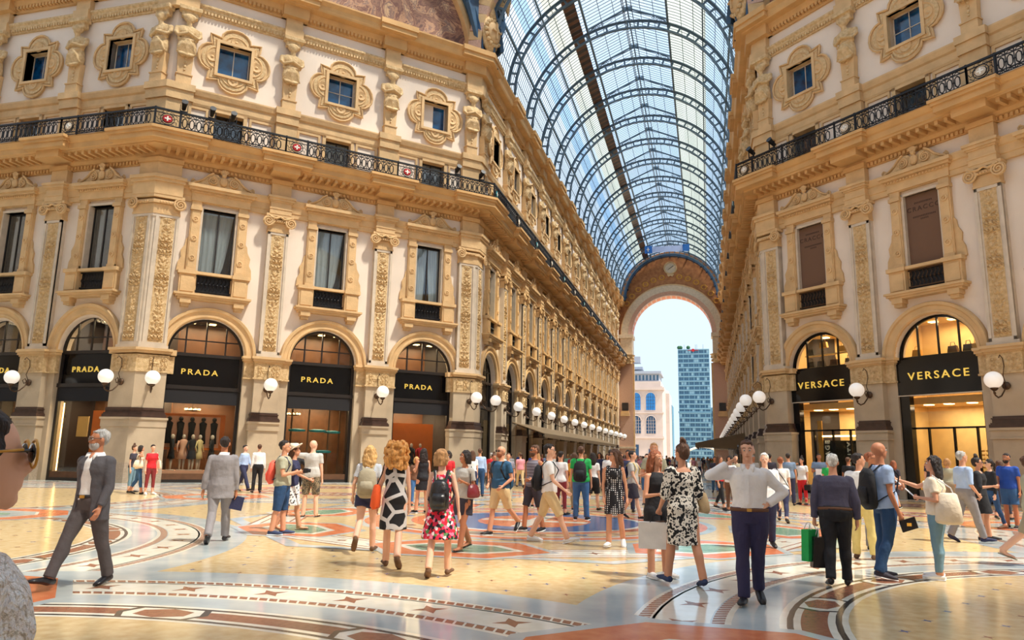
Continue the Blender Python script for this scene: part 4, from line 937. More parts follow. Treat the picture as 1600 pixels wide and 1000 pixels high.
# ---------------- awnings ----------------
def awning(x0, x1, ya, yb, z0, z1, label):
    r = obj('awning', None, None, None, label, 'awning'); s_ = 1 if x1 > x0 else -1
    c = MB().m('awning_cloth'); c.add([(x0, ya, z0), (x1, ya, z1), (x1, yb, z1), (x0, yb, z0), (x0, ya, z0 - .05), (x1, ya, z1 - .05), (x1, yb, z1 - .05), (x0, yb, z0 - .05)], [(0, 1, 2, 3), (7, 6, 5, 4), (0, 4, 5, 1), (1, 5, 6, 2), (2, 6, 7, 3), (3, 7, 4, 0)])
    for q in (ya, yb - .04): c.add([(x0, q, z0), (x1, q, z1), (x1, q, z1 - .35), (x0, q, z1 - .35), (x0, q + .04, z0), (x1, q + .04, z1), (x1, q + .04, z1 - .35), (x0, q + .04, z1 - .35)], [(0, 1, 2, 3), (4, 5, 6, 7)]) if False else None
    obj('canopy', c, r)
    v = MB().m('awning_cloth'); n = int((yb - ya) / .4)
    for i in range(n):
        a_, b_ = ya + (yb - ya) * i / n, ya + (yb - ya) * (i + 1) / n; m_ = (a_ + b_) / 2
        v.add([(x1, a_, z1), (x1, b_, z1), (x1, b_, z1 - .22), (x1, m_, z1 - .34), (x1, a_, z1 - .22), (x1 + .02, a_, z1), (x1 + .02, b_, z1), (x1 + .02, b_, z1 - .22), (x1 + .02, m_, z1 - .34), (x1 + .02, a_, z1 - .22)], [(0, 1, 2, 3, 4), (9, 8, 7, 6, 5)])
    obj('scalloped_valance', v, r)
    f = MB().m('iron_black'); n = int((yb - ya) / 5.5) + 1
    for i in range(n + 1): y = ya + .1 + (yb - ya - .2) * i / n; f.bar((x0, y, z0 - .1), (x1, y, z1 - .1), .05); f.bar((x1, y, z1 - .08), (x0, y, z1 - .2), .03)
    obj('frame', f, r)
awning(-W + .1, -W + 2.5, 9.6, 52, 3.95, 3.15, 'long brown awning along the left arcade wall')
awning(W - .1, 4.0, 27, 52, 3.95, 2.95, 'brown awning on the right arcade wall')
gb = MB().m('awning_cloth'); gb.prism([(4.0, 2.6), (W - .1, 2.5), (W - .1, 3.95), (4.0, 2.98)], 26.95, 27.0); obj('end_panel', gb, [o for o in bpy.data.objects if o.name.startswith('awning')][-1])
r = obj('banner', None, None, Matrix.Translation((.0, 67.5, 32.6)), 'pale banner with blue ends hung across the vault near the end arch', 'banner')
a = MB().m('c_banner'); a.box(-2.6, 2.6, 0, .04, -.45, .45); obj('cloth', a, r); a = MB().m('museum_glass2'); a.box(-3.3, -2.2, -.02, .06, -.55, .6); a.box(2.3, 3.3, -.02, .06, -.45, .6); obj('blue_end', a, r); a = MB().m('white_letters'); a.box(-2.85, -2.75, -.05, 0, -.3, .35); a.box(-3.0, -2.6, -.05, 0, -.02, .08); obj('cross_mark', a, r)
# ---------------- dome base above the crossing ----------------
def lun_arc(face, tc, R_, zc):
    return
mu = MB(); zc = 24.2; RA = 9.0
mu.m('mural_paint'); P_ = [(x, z) for x, z in arcpts(8.9, 26.0, 0, PI, 40)]; mu.prism([(8.9, 26.5)] + [p for p in P_ if p[1] > 26.5] + [(-8.9, 26.5)], .15, .35)
mu.m('mural_light'); rnd = random.Random(5)
for i in range(0):
    x = rnd.uniform(-7.8, 7.8); z = 26.7 + abs(rnd.gauss(0, 1.6)); 
    if math.hypot(x, z - 26) > 8: continue
    mu.m(rnd.choice(['mural_light', 'shop_pink', 'tan_carved', 'mural_light', 'grey_granite'])); s_ = rnd.uniform(.15, .5)
    mu.prism([(x + s_ * rnd.uniform(.5, 1.6) * math.cos(q * PI / 4), z + s_ * rnd.uniform(.4, 1.0) * math.sin(q * PI / 4)) for q in range(8)], .125 - .0007 * i, .15)
for f, ph in (('dl', 'left'), ('dr', 'right')):
    r = obj('lunette_mural', None, None, fm(f, S_D / 2), 'dusky painted lunette mural above the ' + ph + ' angled facade', 'mural')
    obj('painting', mu if f == 'dl' else MMU, r)
    if f == 'dl': MMU = r.children[0].data if r.children else None
    if f == 'dl':
        MMU = [o for o in bpy.data.objects if o.parent == r][0].data
        ab = MB().m('tan_stone'); ab.arc(0, 26.0, [(8.0, -.3), (8.25, -.35), (8.4, -.3), (8.4, .4), (8.0, .4)], .03, PI - .03, 60); ABM = ab.mesh()
        ib = MB().m('steel_blue'); ib.arc(0, 26.0, [(8.4, -.9), (8.55, -1.1), (8.62, -.3), (8.62, .4), (8.4, .4)], .02, PI - .02, 60); ib.arc(0, 26.0, [(9.9, -.9), (10.05, -1.1), (10.05, .4), (9.9, .4)], .1, PI - .1, 60)
        ib.m('filigree')
        for i in range(56):
            an = .1 + (PI - .2) * i / 55; ib.arc(9.26 * math.cos(an), 26 + 9.26 * math.sin(an), [(.2, -.6), (.27, -.6), (.27, -.5), (.2, -.5)], 0, 2 * PI, 8)
            ib.bar((8.6 * math.cos(an), -.55, 26 + 8.6 * math.sin(an)), (9.9 * math.cos(an + .1), -.55, 26 + 9.9 * math.sin(an + .1)), .05)
            ib.bar((8.6 * math.cos(an), -.55, 26 + 8.6 * math.sin(an)), (9.9 * math.cos(an - .1), -.55, 26 + 9.9 * math.sin(an - .1)), .05)
        IBM = ib.mesh()
    obj('stone_arch', ABM, r); obj('iron_lattice_arch', IBM, r)
def shield():
    s_ = MB().m('tan_carved', True); s_.lathe([(0, -1.6), (.3, -1.5), (.62, -1.1), (.8, -.3), (.75, .5), (.5, .8), (0, .85)], n=16); s_.v = [(x, y * .45, z) for x, y, z in s_.v]
    s_.m('tan_stone', True); s_.ball((0, -.3, -.25), .62, 14, 10, (1, .35, 1.15)); s_.m('tan_carved')
    for i in range(16): a = i * PI / 8; s_.ball((.72 * math.cos(a), -.28, -.25 + .85 * math.sin(a)), .14, 6, 5)
    n = MB().m('tan_carved', True); n.tube([(0, 0, .7), (0, .05, 1.5), (0, .0, 2.4)], [.4, .3, .42], 10)
    e_ = MB().m('tan_carved')
    for sg in (-1, 1):
        for i in range(12): e_.tube([(sg * .2, 0, 2.3 + .12 * i), (sg * (1.4 + .05 * i), -.2, 2.2 + .24 * i), (sg * (1.7 + .05 * i), -.1, 1.9 + .24 * i)], [.12, .14, .05], 5)
    e_.ball((0, -.1, 3.0), .6, 10, 8, (1, .7, 1.4))
    cr = MB().m('tan_stone'); cr.box(-.04, .04, -.62, -.5, -.75, .3); cr.box(-.4, .4, -.62, -.5, -.28, -.2)
    bk = MB().m('steel_blue'); bk.prism([(0, -2.0), (.75, -1.2), (1.9, 1.2), (1.6, 3.2), (-1.6, 3.2), (-1.9, 1.2), (-.75, -1.2)], .25, .5)
    return ('shield_bracket', [('shield', s_.mesh(), 'oval shield with a cross', [('cross', cr.mesh())]), ('neck', n.mesh()), ('eagle_wings', e_.mesh()), ('iron_backplate', bk.mesh(), 'dark blue iron backplate')])
SH = shield()
for (x, y), a, ph in (((-W, 0), PI * 3 / 8, 'left'), ((W, 0), -PI * 3 / 8, 'right')):
    place(SH, Matrix.Translation((x, y, 28.3)) @ Matrix.Rotation(a, 4, 'Z') @ Matrix.Translation((0, -.9, 0)), 'carved shield and eagle bracket at the roof above the ' + ph + ' arcade corner', 'bracket')
ma = MB().m('pink_granite')
for i in range(44):
    an = PI * (i + .5) / 44; ma.m('pink_granite' if i % 2 else 'tan_stone'); ma.obox(((VR + .45) * math.cos(an), -.75, VC + (VR + .45) * math.sin(an)), (.42 * math.cos(an), 0, .42 * math.sin(an)), (0, .35, 0), (-.29 * math.sin(an), 0, .29 * math.cos(an)))
obj('mouth_arch', ma, None, None, 'coffered pink arch framing the mouth of the arcade vault', 'arch')
# ---------------- other side of the crossing (seen only in reflections) ----------------
mb = MB().m('tan_stone'); XB = -AX + 0.0
for sg in (-1, 1):
    nm = 'left' if sg < 0 else 'right'
    q = MB(); a_, b_ = Vector((sg * 20.9, -34.0)), Vector((sg * 8.48, -46.4)); d = (b_ - a_).normalized(); n = Vector((d.y, -d.x)) * (-sg)
    L = (b_ - a_).length; mid = (a_ + b_) / 2
    for (z0, z1, m_) in ((0, 6.2, 'pier_stone'), (6.2, 15.6, 'plaster'), (15.6, 16.9, 'cornice_stone'), (16.9, 25.3, 'plaster'), (25.3, 26.6, 'cornice_stone')):
        q.m(m_); c = mid - n * .5; q.obox((c.x, c.y, (z0 + z1) / 2), (d.x * L / 2, d.y * L / 2, 0), (n.x * (.5 if m_ != 'cornice_stone' else 1.2), n.y * (.5 if m_ != 'cornice_stone' else 1.2), 0), (0, 0, (z1 - z0) / 2))
    for k in range(4): p_ = a_ + d * (L * k / 3); q.m('tan_stone'); q.obox((p_.x, p_.y, 8), (d.x * .6, d.y * .6, 0), (n.x * .4, n.y * .4, 0), (0, 0, 8))
    for k in range(3): p_ = a_ + d * (L * (k + .5) / 3); q.m('glass_dark'); q.obox((p_.x, p_.y, 3.5), (d.x * 1.8, d.y * 1.8, 0), (n.x * .03, n.y * .03, 0), (0, 0, 3.5)); q.obox((p_.x, p_.y, 12), (d.x * .8, d.y * .8, 0), (n.x * .03, n.y * .03, 0), (0, 0, 1.6))
    obj('wall_back_' + nm, q, kind='structure')
for sg in (-1, 1):   # opposite walls and glazed roofs of the side arms, the arm behind and the dome
    nm = 'left' if sg < 0 else 'right'
    def lay(a_, b_, n, thick=.6):
        q = MB(); a_, b_, n = Vector(a_), Vector(b_), Vector(n); d = (b_ - a_).normalized(); L = (b_ - a_).length; c = (a_ + b_) / 2 - n * thick / 2
        for (z0, z1, m_) in ((0, 6.2, 'pier_stone'), (6.2, 15.6, 'plaster'), (15.6, 16.9, 'cornice_stone'), (16.9, 25.3, 'plaster'), (25.3, 27.3, 'cornice_stone')):
            t_ = thick / 2 * (1 if m_ != 'cornice_stone' else 2.5); q.m(m_); q.obox((c.x, c.y, (z0 + z1) / 2), (d.x * L / 2, d.y * L / 2, 0), (n.x * t_, n.y * t_, 0), (0, 0, (z1 - z0) / 2))
        for k in range(int(L / 5.5)):
            p_ = a_ + d * (5.5 * (k + .5)); q.m('glass_dark'); q.obox((p_.x, p_.y, 3.6), (d.x * 1.7, d.y * 1.7, 0), (n.x * .03, n.y * .03, 0), (0, 0, 3.6)); q.obox((p_.x, p_.y, 12), (d.x * .8, d.y * .8, 0), (n.x * .03, n.y * .03, 0), (0, 0, 1.6))
            p_ = a_ + d * (5.5 * k); q.m('tan_stone'); q.obox((p_.x, p_.y, 8), (d.x * .55, d.y * .55, 0), (n.x * .35, n.y * .35, 0), (0, 0, 8))
        return q
    obj('wall_side_' + nm, lay((sg * 20.9, -34.0), (sg * 60, -34.0), (0, 1)), kind='structure')
    obj('wall_behind_' + nm, lay((sg * 8.48, -46.4), (sg * 8.48, -100), (-sg, 0)), kind='structure')
    obj('wall_end_' + nm, lay((sg * 60, -12.4), (sg * 60, -34.0), (-sg, 0)), kind='structure')
    g = MB().m('roof_dimming_glass'); x0, x1 = sorted((sg * 20.9, sg * 60)); vs = []; N = 20
    for i in range(N + 1): a = PI * i / N; vs += [(x0, -23.2 + 10.9 * math.cos(a), 27.3 + 10.9 * math.sin(a)), (x1, -23.2 + 10.9 * math.cos(a), 27.3 + 10.9 * math.sin(a))]
    g.add(vs, [(2 * i, 2 * i + 1, 2 * i + 3, 2 * i + 2) for i in range(N)]); g.m('roof_iron')
    for k in range(8):
        x = x0 + (x1 - x0) * k / 7
        for i in range(N): a, b = PI * i / N, PI * (i + 1) / N; g.bar((x, -23.2 + 10.8 * math.cos(a), 27.3 + 10.8 * math.sin(a)), (x, -23.2 + 10.8 * math.cos(b), 27.3 + 10.8 * math.sin(b)), .3, .5)
    obj('ceiling_' + nm + '_arm', g, kind='structure')
g = MB().m('roof_dimming_glass'); N = 20; vs = []
for i in range(N + 1): a = PI * i / N; vs += [(8.6 * math.cos(a), -46.4, 27.3 + 8.6 * math.sin(a)), (8.6 * math.cos(a), -100, 27.3 + 8.6 * math.sin(a))]
g.add(vs, [(2 * i, 2 * i + 1, 2 * i + 3, 2 * i + 2) for i in range(N)])
obj('ceiling_back_arm', g, kind='structure')
g = MB(); rings = [(23.0, 36.2), (21.5, 40), (18, 45), (12, 49.5), (5, 52), (.5, 52.4)]; N = 32
for j in range(5):
    g.m('roof_dimming_glass'); vs = []
    for r, z in rings[j:j + 2]: vs += [(r * math.cos(2 * PI * i / N), -23.2 + r * math.sin(2 * PI * i / N), z) for i in range(N)]
    g.add(vs, [(i, (i + 1) % N, N + (i + 1) % N, N + i) for i in range(N)]); g.m('roof_iron')
    for i in range(N): g.bar(vs[i], vs[N + i], .25, .4); g.bar(vs[i], vs[(i + 1) % N], .2, .25)
g.m('tan_stone')
for i in range(N):
    a, b = 2 * PI * i / N, 2 * PI * (i + 1) / N; mid_ = (a + b) / 2; ang8 = abs(((mid_ + PI / 4) % (PI / 2)) - PI / 4)
    if ang8 > .42 or True:
        g.add([(23 * math.cos(a), -23.2 + 23 * math.sin(a), 36.2), (23 * math.cos(b), -23.2 + 23 * math.sin(b), 36.2), (24 * math.cos(b), -23.2 + 24 * math.sin(b), 35.4), (24 * math.cos(a), -23.2 + 24 * math.sin(a), 35.4)], [(0, 1, 2, 3)])
obj('ceiling_crossing', g, kind='structure')
# ---------------- square and buildings beyond the arch ----------------
g = MB().m('beige_arch'); g.box(-160, 160, YEND + 2.6, 420, -.35, -.02); obj('floor_square', g, kind='structure')
mat('museum_marble', (192, 174, 164), .7, var=.05, vs=.3); mat('museum_glass', (38, 120, 190), .1, spec=.8); mat('museum_dark', (40, 70, 100), .2)
mat('tower_face', (92, 134, 156), .5, var=.05, vs=.1); mat('tower_pane', (54, 88, 114), .15); mat('tower_pale', (132, 166, 182), .4); mat('slate_roof', (150, 156, 168), .7)
YM = 190.0
def px(x, y, Y):   # not used for placement at run time
    pass
r = obj('museum_building', None, None, Matrix.Translation((-15.2, YM, 0)), 'white marble palace with tall round-arched blue windows beyond the arch', 'building')
a = MB().m('museum_marble'); a.box(-12, 7.2, 0, 16, 0, 23.6); a.box(-12, 6.7, .4, 16, 23.6, 25.2); a.box(-12.2, 7.8, -.6, 16, 22.4, 23.2); a.box(-12.2, 7.5, -.4, 16, 7.5, 8.2); a.box(-12.2, 7.5, -.3, 16, 15.2, 15.6)
a.add([(7.2, 0, 0), (9.0, 4, 0), (9.0, 4, 22.4), (7.2, 0, 22.4)], [(0, 1, 2, 3)]); a.box(7.2, 9.2, 2, 16, 0, 21.5)
obj('walls', a, r)
for i, x in enumerate((-5.4, -.9, 3.6)):
    for j, z in enumerate((9.0, 16.2)):
        w_ = MB().m('museum_glass' if j else 'museum_dark'); w_.prism([(x - 1.4, z), (x + 1.4, z), (x + 1.4, z + 4)] + arcpts(1.4, z + 4, 0, PI, 12, x)[1:-1] + [(x - 1.4, z + 4)], -.12, .05)
        w_.m('museum_marble' if not j else 'steel_blue')
        for q in (-.7, 0, .7): w_.box(x + q - .05, x + q + .05, -.18, -.1, z, z + 5)
        for q in range(1, 5): w_.box(x - 1.4, x + 1.4, -.18, -.1, z + q - .04, z + q + .04)
        s_ = MB().m('museum_marble'); s_.arc(x, z + 4, [(1.4, -.3), (1.7, -.3), (1.7, 0), (1.4, 0)], 0, PI, 14)
        o_ = obj('window', w_, r); obj('arch_trim', s_, o_)
a = MB().m('museum_dark'); a.box(-2.3, -.2, -.1, .1, 0, 5.6); a.box(2.8, 4.2, -.1, .1, 0, 4.4); a.box(-6, -4, -.1, .1, 0, 5.6); obj('doorways', a, r)
a = MB().m('slate_roof'); a.box(-12, 6.2, 1.5, 15, 25.2, 27.6); a.box(-12, 6.9, .6, 15, 27.6, 28.4); a.m('tower_pane')
for i in range(16): a.box(-11 + i * 1.1, -10.5 + i * 1.1, 1.4, 1.6, 25.6, 27.2)
a.m('slate_roof'); a.box(-3.5, 1.0, 4, 9, 29.4, 30.2); a.box(-5, -3.8, 4, 9, 28.4, 30.6); a.box(-2.6, .2, 4.6, 8, 31.6, 33.6); obj('roof_pavilion', a, r)
YT = 280.0
r = obj('office_tower', None, None, Matrix.Translation((.07, YT, 0)) @ Matrix.Diagonal((.935, 1, .95, 1)), 'tall pale blue office tower with rows of windows beyond the arch', 'building')
a = MB().m('tower_face'); a.box(-6.7, 7.3, 0, 14, 0, 50.6); a.box(-7.0, 7.6, -.3, 14, 21.9, 22.5); obj('tower_block', a, r)
a = MB()
for fl in range(24):
    z = 1.6 + fl * 2.05
    if abs(z - 21) < .6: continue
    a.m('tower_pale'); a.box(-6.7, 7.3, -.25, 0, z + 1.45, z + 1.75)
    for c in range(6):
        x = -6.3 + c * 2.3; a.m('tower_pane' if (fl * 7 + c * 5) % 9 else 'tower_pale'); a.box(x, x + .8, -.1, .02, z, z + 1.2); a.m('tower_pane' if (fl + c) % 4 else 'tower_pale'); a.box(x + .95, x + 1.75, -.1, .02, z, z + 1.2)
obj('window_rows', a, r)
a = MB().m('cloth_red'); a.lathe([(0, 0), (.7, 0), (.7, .2), (0, .2)], (0.2, -.3, 50.0), 16, axis='y'); a.box(-2.2, 2.6, -.4, -.2, 49.9, 50.1); obj('rooftop_sign', a, r)
mat('leaf_green', (40, 84, 50), .8)
a = MB().m('leaf_green'); 
for x in (-6.2, -5.4, -2.0): a.ball((x, 2, 51.6), .9, 8, 6)
obj('roof_plants', a, r)
a = MB().m('iron_black')
for x in (-3.8, 1.2, 1.9, 4.6): a.box(x - .06, x + .06, 2, 2.1, 50.6, 53)
obj('antennas', a, r)
r = obj('office_block', None, None, Matrix.Translation((-13, YT - 25, 0)), 'lower pale blue office block between the palace and the tower', 'building')
a = MB().m('tower_face'); a.box(-6, 5, 0, 14, 0, 22.3); obj('block', a, r); a = MB()
for fl in range(6):
    for c in range(9): x = -5.6 + c * 1.2; a.m('tower_pane' if (fl + c) % 3 else 'tower_pale'); a.box(x, x + .8, -.1, .02, 1.5 + fl * 3.5, 4.2 + fl * 3.5)
obj('window_rows', a, r)
r = obj('office_block', None, None, Matrix.Translation((10, YT + 15, 0)), 'pale blue office block right of the tower, half hidden by the arch pier', 'building')
a = MB().m('tower_face'); a.box(-6, 14, 0, 14, 0, 24); obj('block', a, r); a = MB()
for fl in range(7):
    for c in range(14): x = -5.6 + c * 1.4; a.m('tower_pane' if (fl + c) % 3 else 'tower_pale'); a.box(x, x + .9, -.1, .02, 1.5 + fl * 3.1, 3.8 + fl * 3.1)
obj('window_rows', a, r)
a = MB().m('white_letters', True); a.arc(0, 0, [(5.2, -1), (5.5, -1), (5.5, 4), (5.2, 4)], .2, PI - .9, 20)
obj('white_canopy', a, None, Matrix.Translation((4.2, 110, -1.4)), 'white curved canopy standing in the square', 'canopy')
# ---------------- inlaid marble and mosaic floor ----------------
def fmat(n, c, c2, vs=2.0, rough=.16, grain=True):
    m = mat(n, c, rough, col2=c2, vs=vs, spec=.5, detail=8)
    return m
fmat('fl_grey', (172, 182, 184), (208, 212, 208), 1.1, .12)
fmat('fl_grey2', (158, 168, 168), (188, 194, 190), 1.4)
fmat('fl_ochre', (210, 178, 126), (226, 200, 154), 7, .17)
fmat('fl_white', (232, 224, 204), (242, 236, 220), 5, .12)
fmat('fl_brown', (140, 88, 66), (156, 104, 80), 18, .25)
fmat('fl_black', (58, 54, 52), (76, 70, 66), 18, .2)
fmat('fl_orange', (206, 112, 72), (222, 134, 92), 5, .2)
fmat('fl_green', (104, 142, 116), (136, 166, 140), 3, .2)
fmat('fl_blue', (70, 96, 142), (94, 118, 158), 6, .2)
fmat('fl_arm', (176, 178, 176), (196, 196, 192), .8, .06)
FO = (0.9, -23.2)
mb = MB().m('fl_grey'); mb.box(-70, 70, -80, YEND + 2.6, -.3, 0)
def Z(k): return .00012 * k
def ann(cx, cy, r0, r1, k, m_, a0=0, a1=2 * PI, n=None):
    n = n or max(3, int(96 * (a1 - a0) / (2 * PI))); mb.m(m_); vs = []; fs = []
    for i in range(n + 1):
        a = a0 + (a1 - a0) * i / n; vs += [(cx + r0 * math.cos(a), cy + r0 * math.sin(a), Z(k)), (cx + r1 * math.cos(a), cy + r1 * math.sin(a), Z(k))]
    for i in range(n): fs.append((2 * i, 2 * i + 1, 2 * i + 3, 2 * i + 2))
    mb.add(vs, fs)
def poly(pts, k, m_): mb.m(m_); mb.flat(pts, Z(k))
def npoly(cx, cy, r, n, a0, k, m_, sx=1, sy=1, rot=0):
    pts = []
    for i in range(n):
        a = a0 + 2 * PI * i / n; x, y = r * sx * math.cos(a), r * sy * math.sin(a)
        pts.append((cx + x * math.cos(rot) - y * math.sin(rot), cy + x * math.sin(rot) + y * math.cos(rot)))
    poly(pts, k, m_)
def star(cx, cy, s_, rot, k, m_='fl_brown'):
    pts = []
    for i in range(8):
        a = rot + i * PI / 4; r = s_ * (1 if i % 2 == 0 else .38); pts.append((cx + r * math.cos(a), cy + r * math.sin(a)))
    poly(pts, k, m_)
def rope(cx, cy, r0, r1, k, a0=0, a1=2 * PI, step=.12):
    ann(cx, cy, r0, r1, k, 'fl_white', a0, a1); n = int((a1 - a0) * r1 / step); d = (a1 - a0) / n; mb.m('fl_brown')
    for i in range(n):
        a = a0 + d * i; sk = d * .5; mb.add([(cx + r * math.cos(b), cy + r * math.sin(b), Z(k + 1)) for r, b in ((r0, a), (r1, a + sk), (r1, a + sk + d * .78), (r0, a + d * .78))], [(0, 1, 2, 3)])
# ochre field with scattered diamonds
npoly(FO[0], FO[1], 21.5, 8, PI / 8, 1, 'fl_ochre')
rnd = random.Random(2)
for i in range(-30, 31):
    for j in range(-30, 31):
        x = FO[0] + i * .72 + (.36 if j % 2 else 0); y = FO[1] + j * .62
        if math.hypot(x - FO[0], y - FO[1]) > 21 or y > -1.5 or y < CAMP.y - 1: continue
        star(x, y, .062, PI / 4 * 0 + .3, 2, 'fl_blue' if (i + j) % 3 else 'fl_brown')
# grey border with lines in front of the facades
for path in (LEFT, RIGHT):
    for (o0, o1, m_, k) in ((0, 2.6, 'fl_grey2', 3), (1.0, 1.12, 'fl_brown', 4), (1.5, 2.2, 'fl_orange', 4), (1.62, 2.08, 'fl_grey', 5), (2.6, 2.75, 'fl_white', 4), (2.75, 2.9, 'fl_brown', 4)):
        mb.m(m_); P = [Vector(p) for p in path]; N = len(P)
        ins = []
        for i, p in enumerate(P):
            ns = []
            if i > 0: d = (P[i] - P[i - 1]).normalized(); ns.append(Vector((d.y, -d.x)))
            if i < N - 1: d = (P[i + 1] - P[i]).normalized(); ns.append(Vector((d.y, -d.x)))
            nn = (ns[0] + ns[-1]).normalized(); ins.append(nn / nn.dot(ns[0]))
        for i in range(N - 1):
            a, b = P[i] + ins[i] * o0, P[i] + ins[i] * o1; c, d = P[i + 1] + ins[i + 1] * o1, P[i + 1] + ins[i + 1] * o0
            mb.add([(*q, Z(k)) for q in (a, b, c, d)], [(0, 1, 2, 3)])
def circle(cx, cy, s_=1.0, centre=True, gap=None, k0=6, rot=0):
    L = lambda r0, r1, m_, k=1: ann(cx, cy, r0 * s_, r1 * s_, k0 + k, m_)
    npoly(cx, cy, 8.45 * s_, 96, 0, k0, 'fl_grey')
    rope(cx, cy, 7.62 * s_, 7.74 * s_, k0 + 1); L(7.74, 7.79, 'fl_white'); L(7.57, 7.62, 'fl_white')
    L(7.04, 7.6, 'fl_white'); rope(cx, cy, 6.9 * s_, 7.02 * s_, k0 + 2); L(6.84, 6.9, 'fl_white')
    n = int(2 * PI * 7.3 * s_ / .98)
    for i in range(n): a = rot + 2 * PI * i / n; star(cx + 7.3 * s_ * math.cos(a), cy + 7.3 * s_ * math.sin(a), .2, a + PI / 4, k0 + 2)
    L(5.76, 6.4, 'fl_white'); L(6.27, 6.33, 'fl_black', 2); L(5.82, 5.88, 'fl_black', 2)
    for i in range(16):
        a = rot + 2 * PI * i / 16; w_ = 2 * PI / 16
        if i % 1 == 0:
            ann(cx, cy, 5.95 * s_, 6.2 * s_, k0 + 2, 'fl_brown', a + w_ * .17, a + w_ * .83, 10)
            m0 = a + w_; 
            npoly(cx + 6.075 * s_ * math.cos(m0), cy + 6.075 * s_ * math.sin(m0), .2, 6, 0, k0 + 2, 'fl_brown', .95, 1.55, m0)
            for sg in (-1, 1):
                p = m0 + sg * w_ * .125; mb.m('fl_black'); q = [(r * s_, p + sg * o) for r, o in ((5.84, .0), (6.05, .018), (6.31, .0), (6.31, .012), (6.07, .03), (5.84, .012))]
                mb.flat([(cx + r * math.cos(b), cy + r * math.sin(b)) for r, b in q], Z(k0 + 3))
    npoly(cx, cy, 5.76 * s_, 80, 0, k0 + 1, 'fl_ochre')
    for i in range(-8, 9):
        for j in range(-8, 9):
            x = cx + i * .7 + (.35 if j % 2 else 0); y = cy + j * .6
            if math.hypot(x - cx, y - cy) < 5.4 * s_ and abs(y + 30) < 14: star(x, y, .07, .3, k0 + 2, 'fl_blue' if (i + j) % 3 else 'fl_brown')
    if centre:
        for i in range(8):
            a = rot + PI / 4 * i + PI / 8; x, y = cx + 2.75 * math.cos(a), cy + 2.75 * math.sin(a)
            for r, m_, k in ((1.18, 'fl_grey', 4), (1.1, 'fl_orange', 5), (.82, 'fl_blue', 6), (.7, 'fl_brown', 7)): npoly(x, y, r, 28, 0, k0 + k, m_)
            for q in range(8):
                b = q * PI / 4; npoly(x + .48 * math.cos(b), y + .48 * math.sin(b), .13, 8, 0, k0 + 8, 'fl_white'); npoly(x + .24 * math.cos(b + .4), y + .24 * math.sin(b + .4), .09, 6, 0, k0 + 8, 'fl_ochre')
for (x, y, s_, c_) in ((12.05, -33.8, 1.0, True), (-10.1, -33.4, .97, True), (11.9, -12.7, .97, True), (-10.1, -12.9, .97, True), (.5, -40.9, 1.0, False), (.9, -4.6, 1.0, False), (18.6, -23.2, 1, False), (-17.6, -23.2, 1, False)):
    circle(x, y, s_, c_, k0=6 if not (y < -40 or y > -10 or abs(x) > 15) else 16, rot=.1)
# orange octagons between the circles
for x, y in ((.9 + 4.2, -35.3), (.9 - 4.2, -35.3), (.9 + 4.2, -11.2), (.9 - 4.2, -11.2), (.9 + 12.1, -27.4), (.9 - 12.1, -27.4), (.9 + 12.1, -19), (.9 - 12.1, -19)):
    for r, m_, k in ((1.95, 'fl_grey', 27), (1.78, 'fl_orange', 28), (1.12, 'fl_white', 29), (1.05, 'fl_grey2', 30), (.5, 'fl_green', 31)): npoly(x, y, r, 8, PI / 8, k, m_)
# inner octagon: pale ring, eight green hexagons in orange, star boxes
npoly(FO[0], FO[1], 7.2, 8, PI / 8, 34, 'fl_grey'); npoly(FO[0], FO[1], 6.9, 8, PI / 8, 35, 'fl_ochre')
for i in range(8):
    a = PI / 8 + i * PI / 4 + 0; m0 = a
    # band of crosses along each side of the octagon
    for t in (0,):
        am = a
        x, y = FO[0] + 6.0 * math.cos(am), FO[1] + 6.0 * math.sin(am)
        def loc(u, v): return (x + u * -math.sin(am) + v * math.cos(am), y + u * math.cos(am) + v * math.sin(am))
        poly([loc(-1.7, -.5), loc(1.7, -.5), loc(2.0, .5), loc(-2.0, .5)], 36, 'fl_brown'); poly([loc(-1.62, -.44), loc(1.62, -.44), loc(1.9, .44), loc(-1.9, .44)], 37, 'fl_white')
        poly([loc(-1.3, -.3), loc(1.3, -.3), loc(1.45, .3), loc(-1.45, .3)], 38, 'fl_brown'); poly([loc(-1.24, -.26), loc(1.24, -.26), loc(1.38, .26), loc(-1.38, .26)], 39, 'fl_white')
        for u in (-.9, 0, .9): star(*loc(u, 0), .15, am, 40)
    h = i * PI / 4; hx_, hy_ = FO[0] + 5.75 * math.cos(h), FO[1] + 5.75 * math.sin(h)
    for r, m_, k, q in ((1.75, 'fl_grey', 41, .78), (1.6, 'fl_orange', 42, .76), (1.16, 'fl_white', 43, .6), (.98, 'fl_green', 44, .55)):
        npoly(hx_, hy_, r, 6, 0, k, m_, 1.0, q, h + PI / 2)
for r, m_, k in ((4.3, 'fl_grey', 45), (4.1, 'fl_orange', 46), (3.75, 'fl_white', 47), (3.6, 'fl_brown', 48), (3.5, 'fl_ochre', 49), (3.0, 'fl_orange', 50), (2.7, 'fl_white', 51), (2.55, 'fl_blue', 52)): npoly(FO[0], FO[1], r, 56, 0, k, m_)
npoly(FO[0], FO[1] , 1.7, 28, 0, 53, 'fl_orange', .8, 1); poly([(FO[0] + a, FO[1] + b) for a, b in ((-.2, -1.6), (.2, -1.6), (.2, -.2), (1.3, -.2), (1.3, .2), (.2, .2), (.2, 1.6), (-.2, 1.6), (-.2, .2), (-1.3, .2), (-1.3, -.2), (-.2, -.2))], 54, 'fl_white')
for i in range(24):
    a = i * PI / 12; npoly(FO[0] + 3.25 * math.cos(a), FO[1] + 3.25 * math.sin(a), .14, 6, a, 51, 'fl_brown' if i % 2 else 'fl_blue')
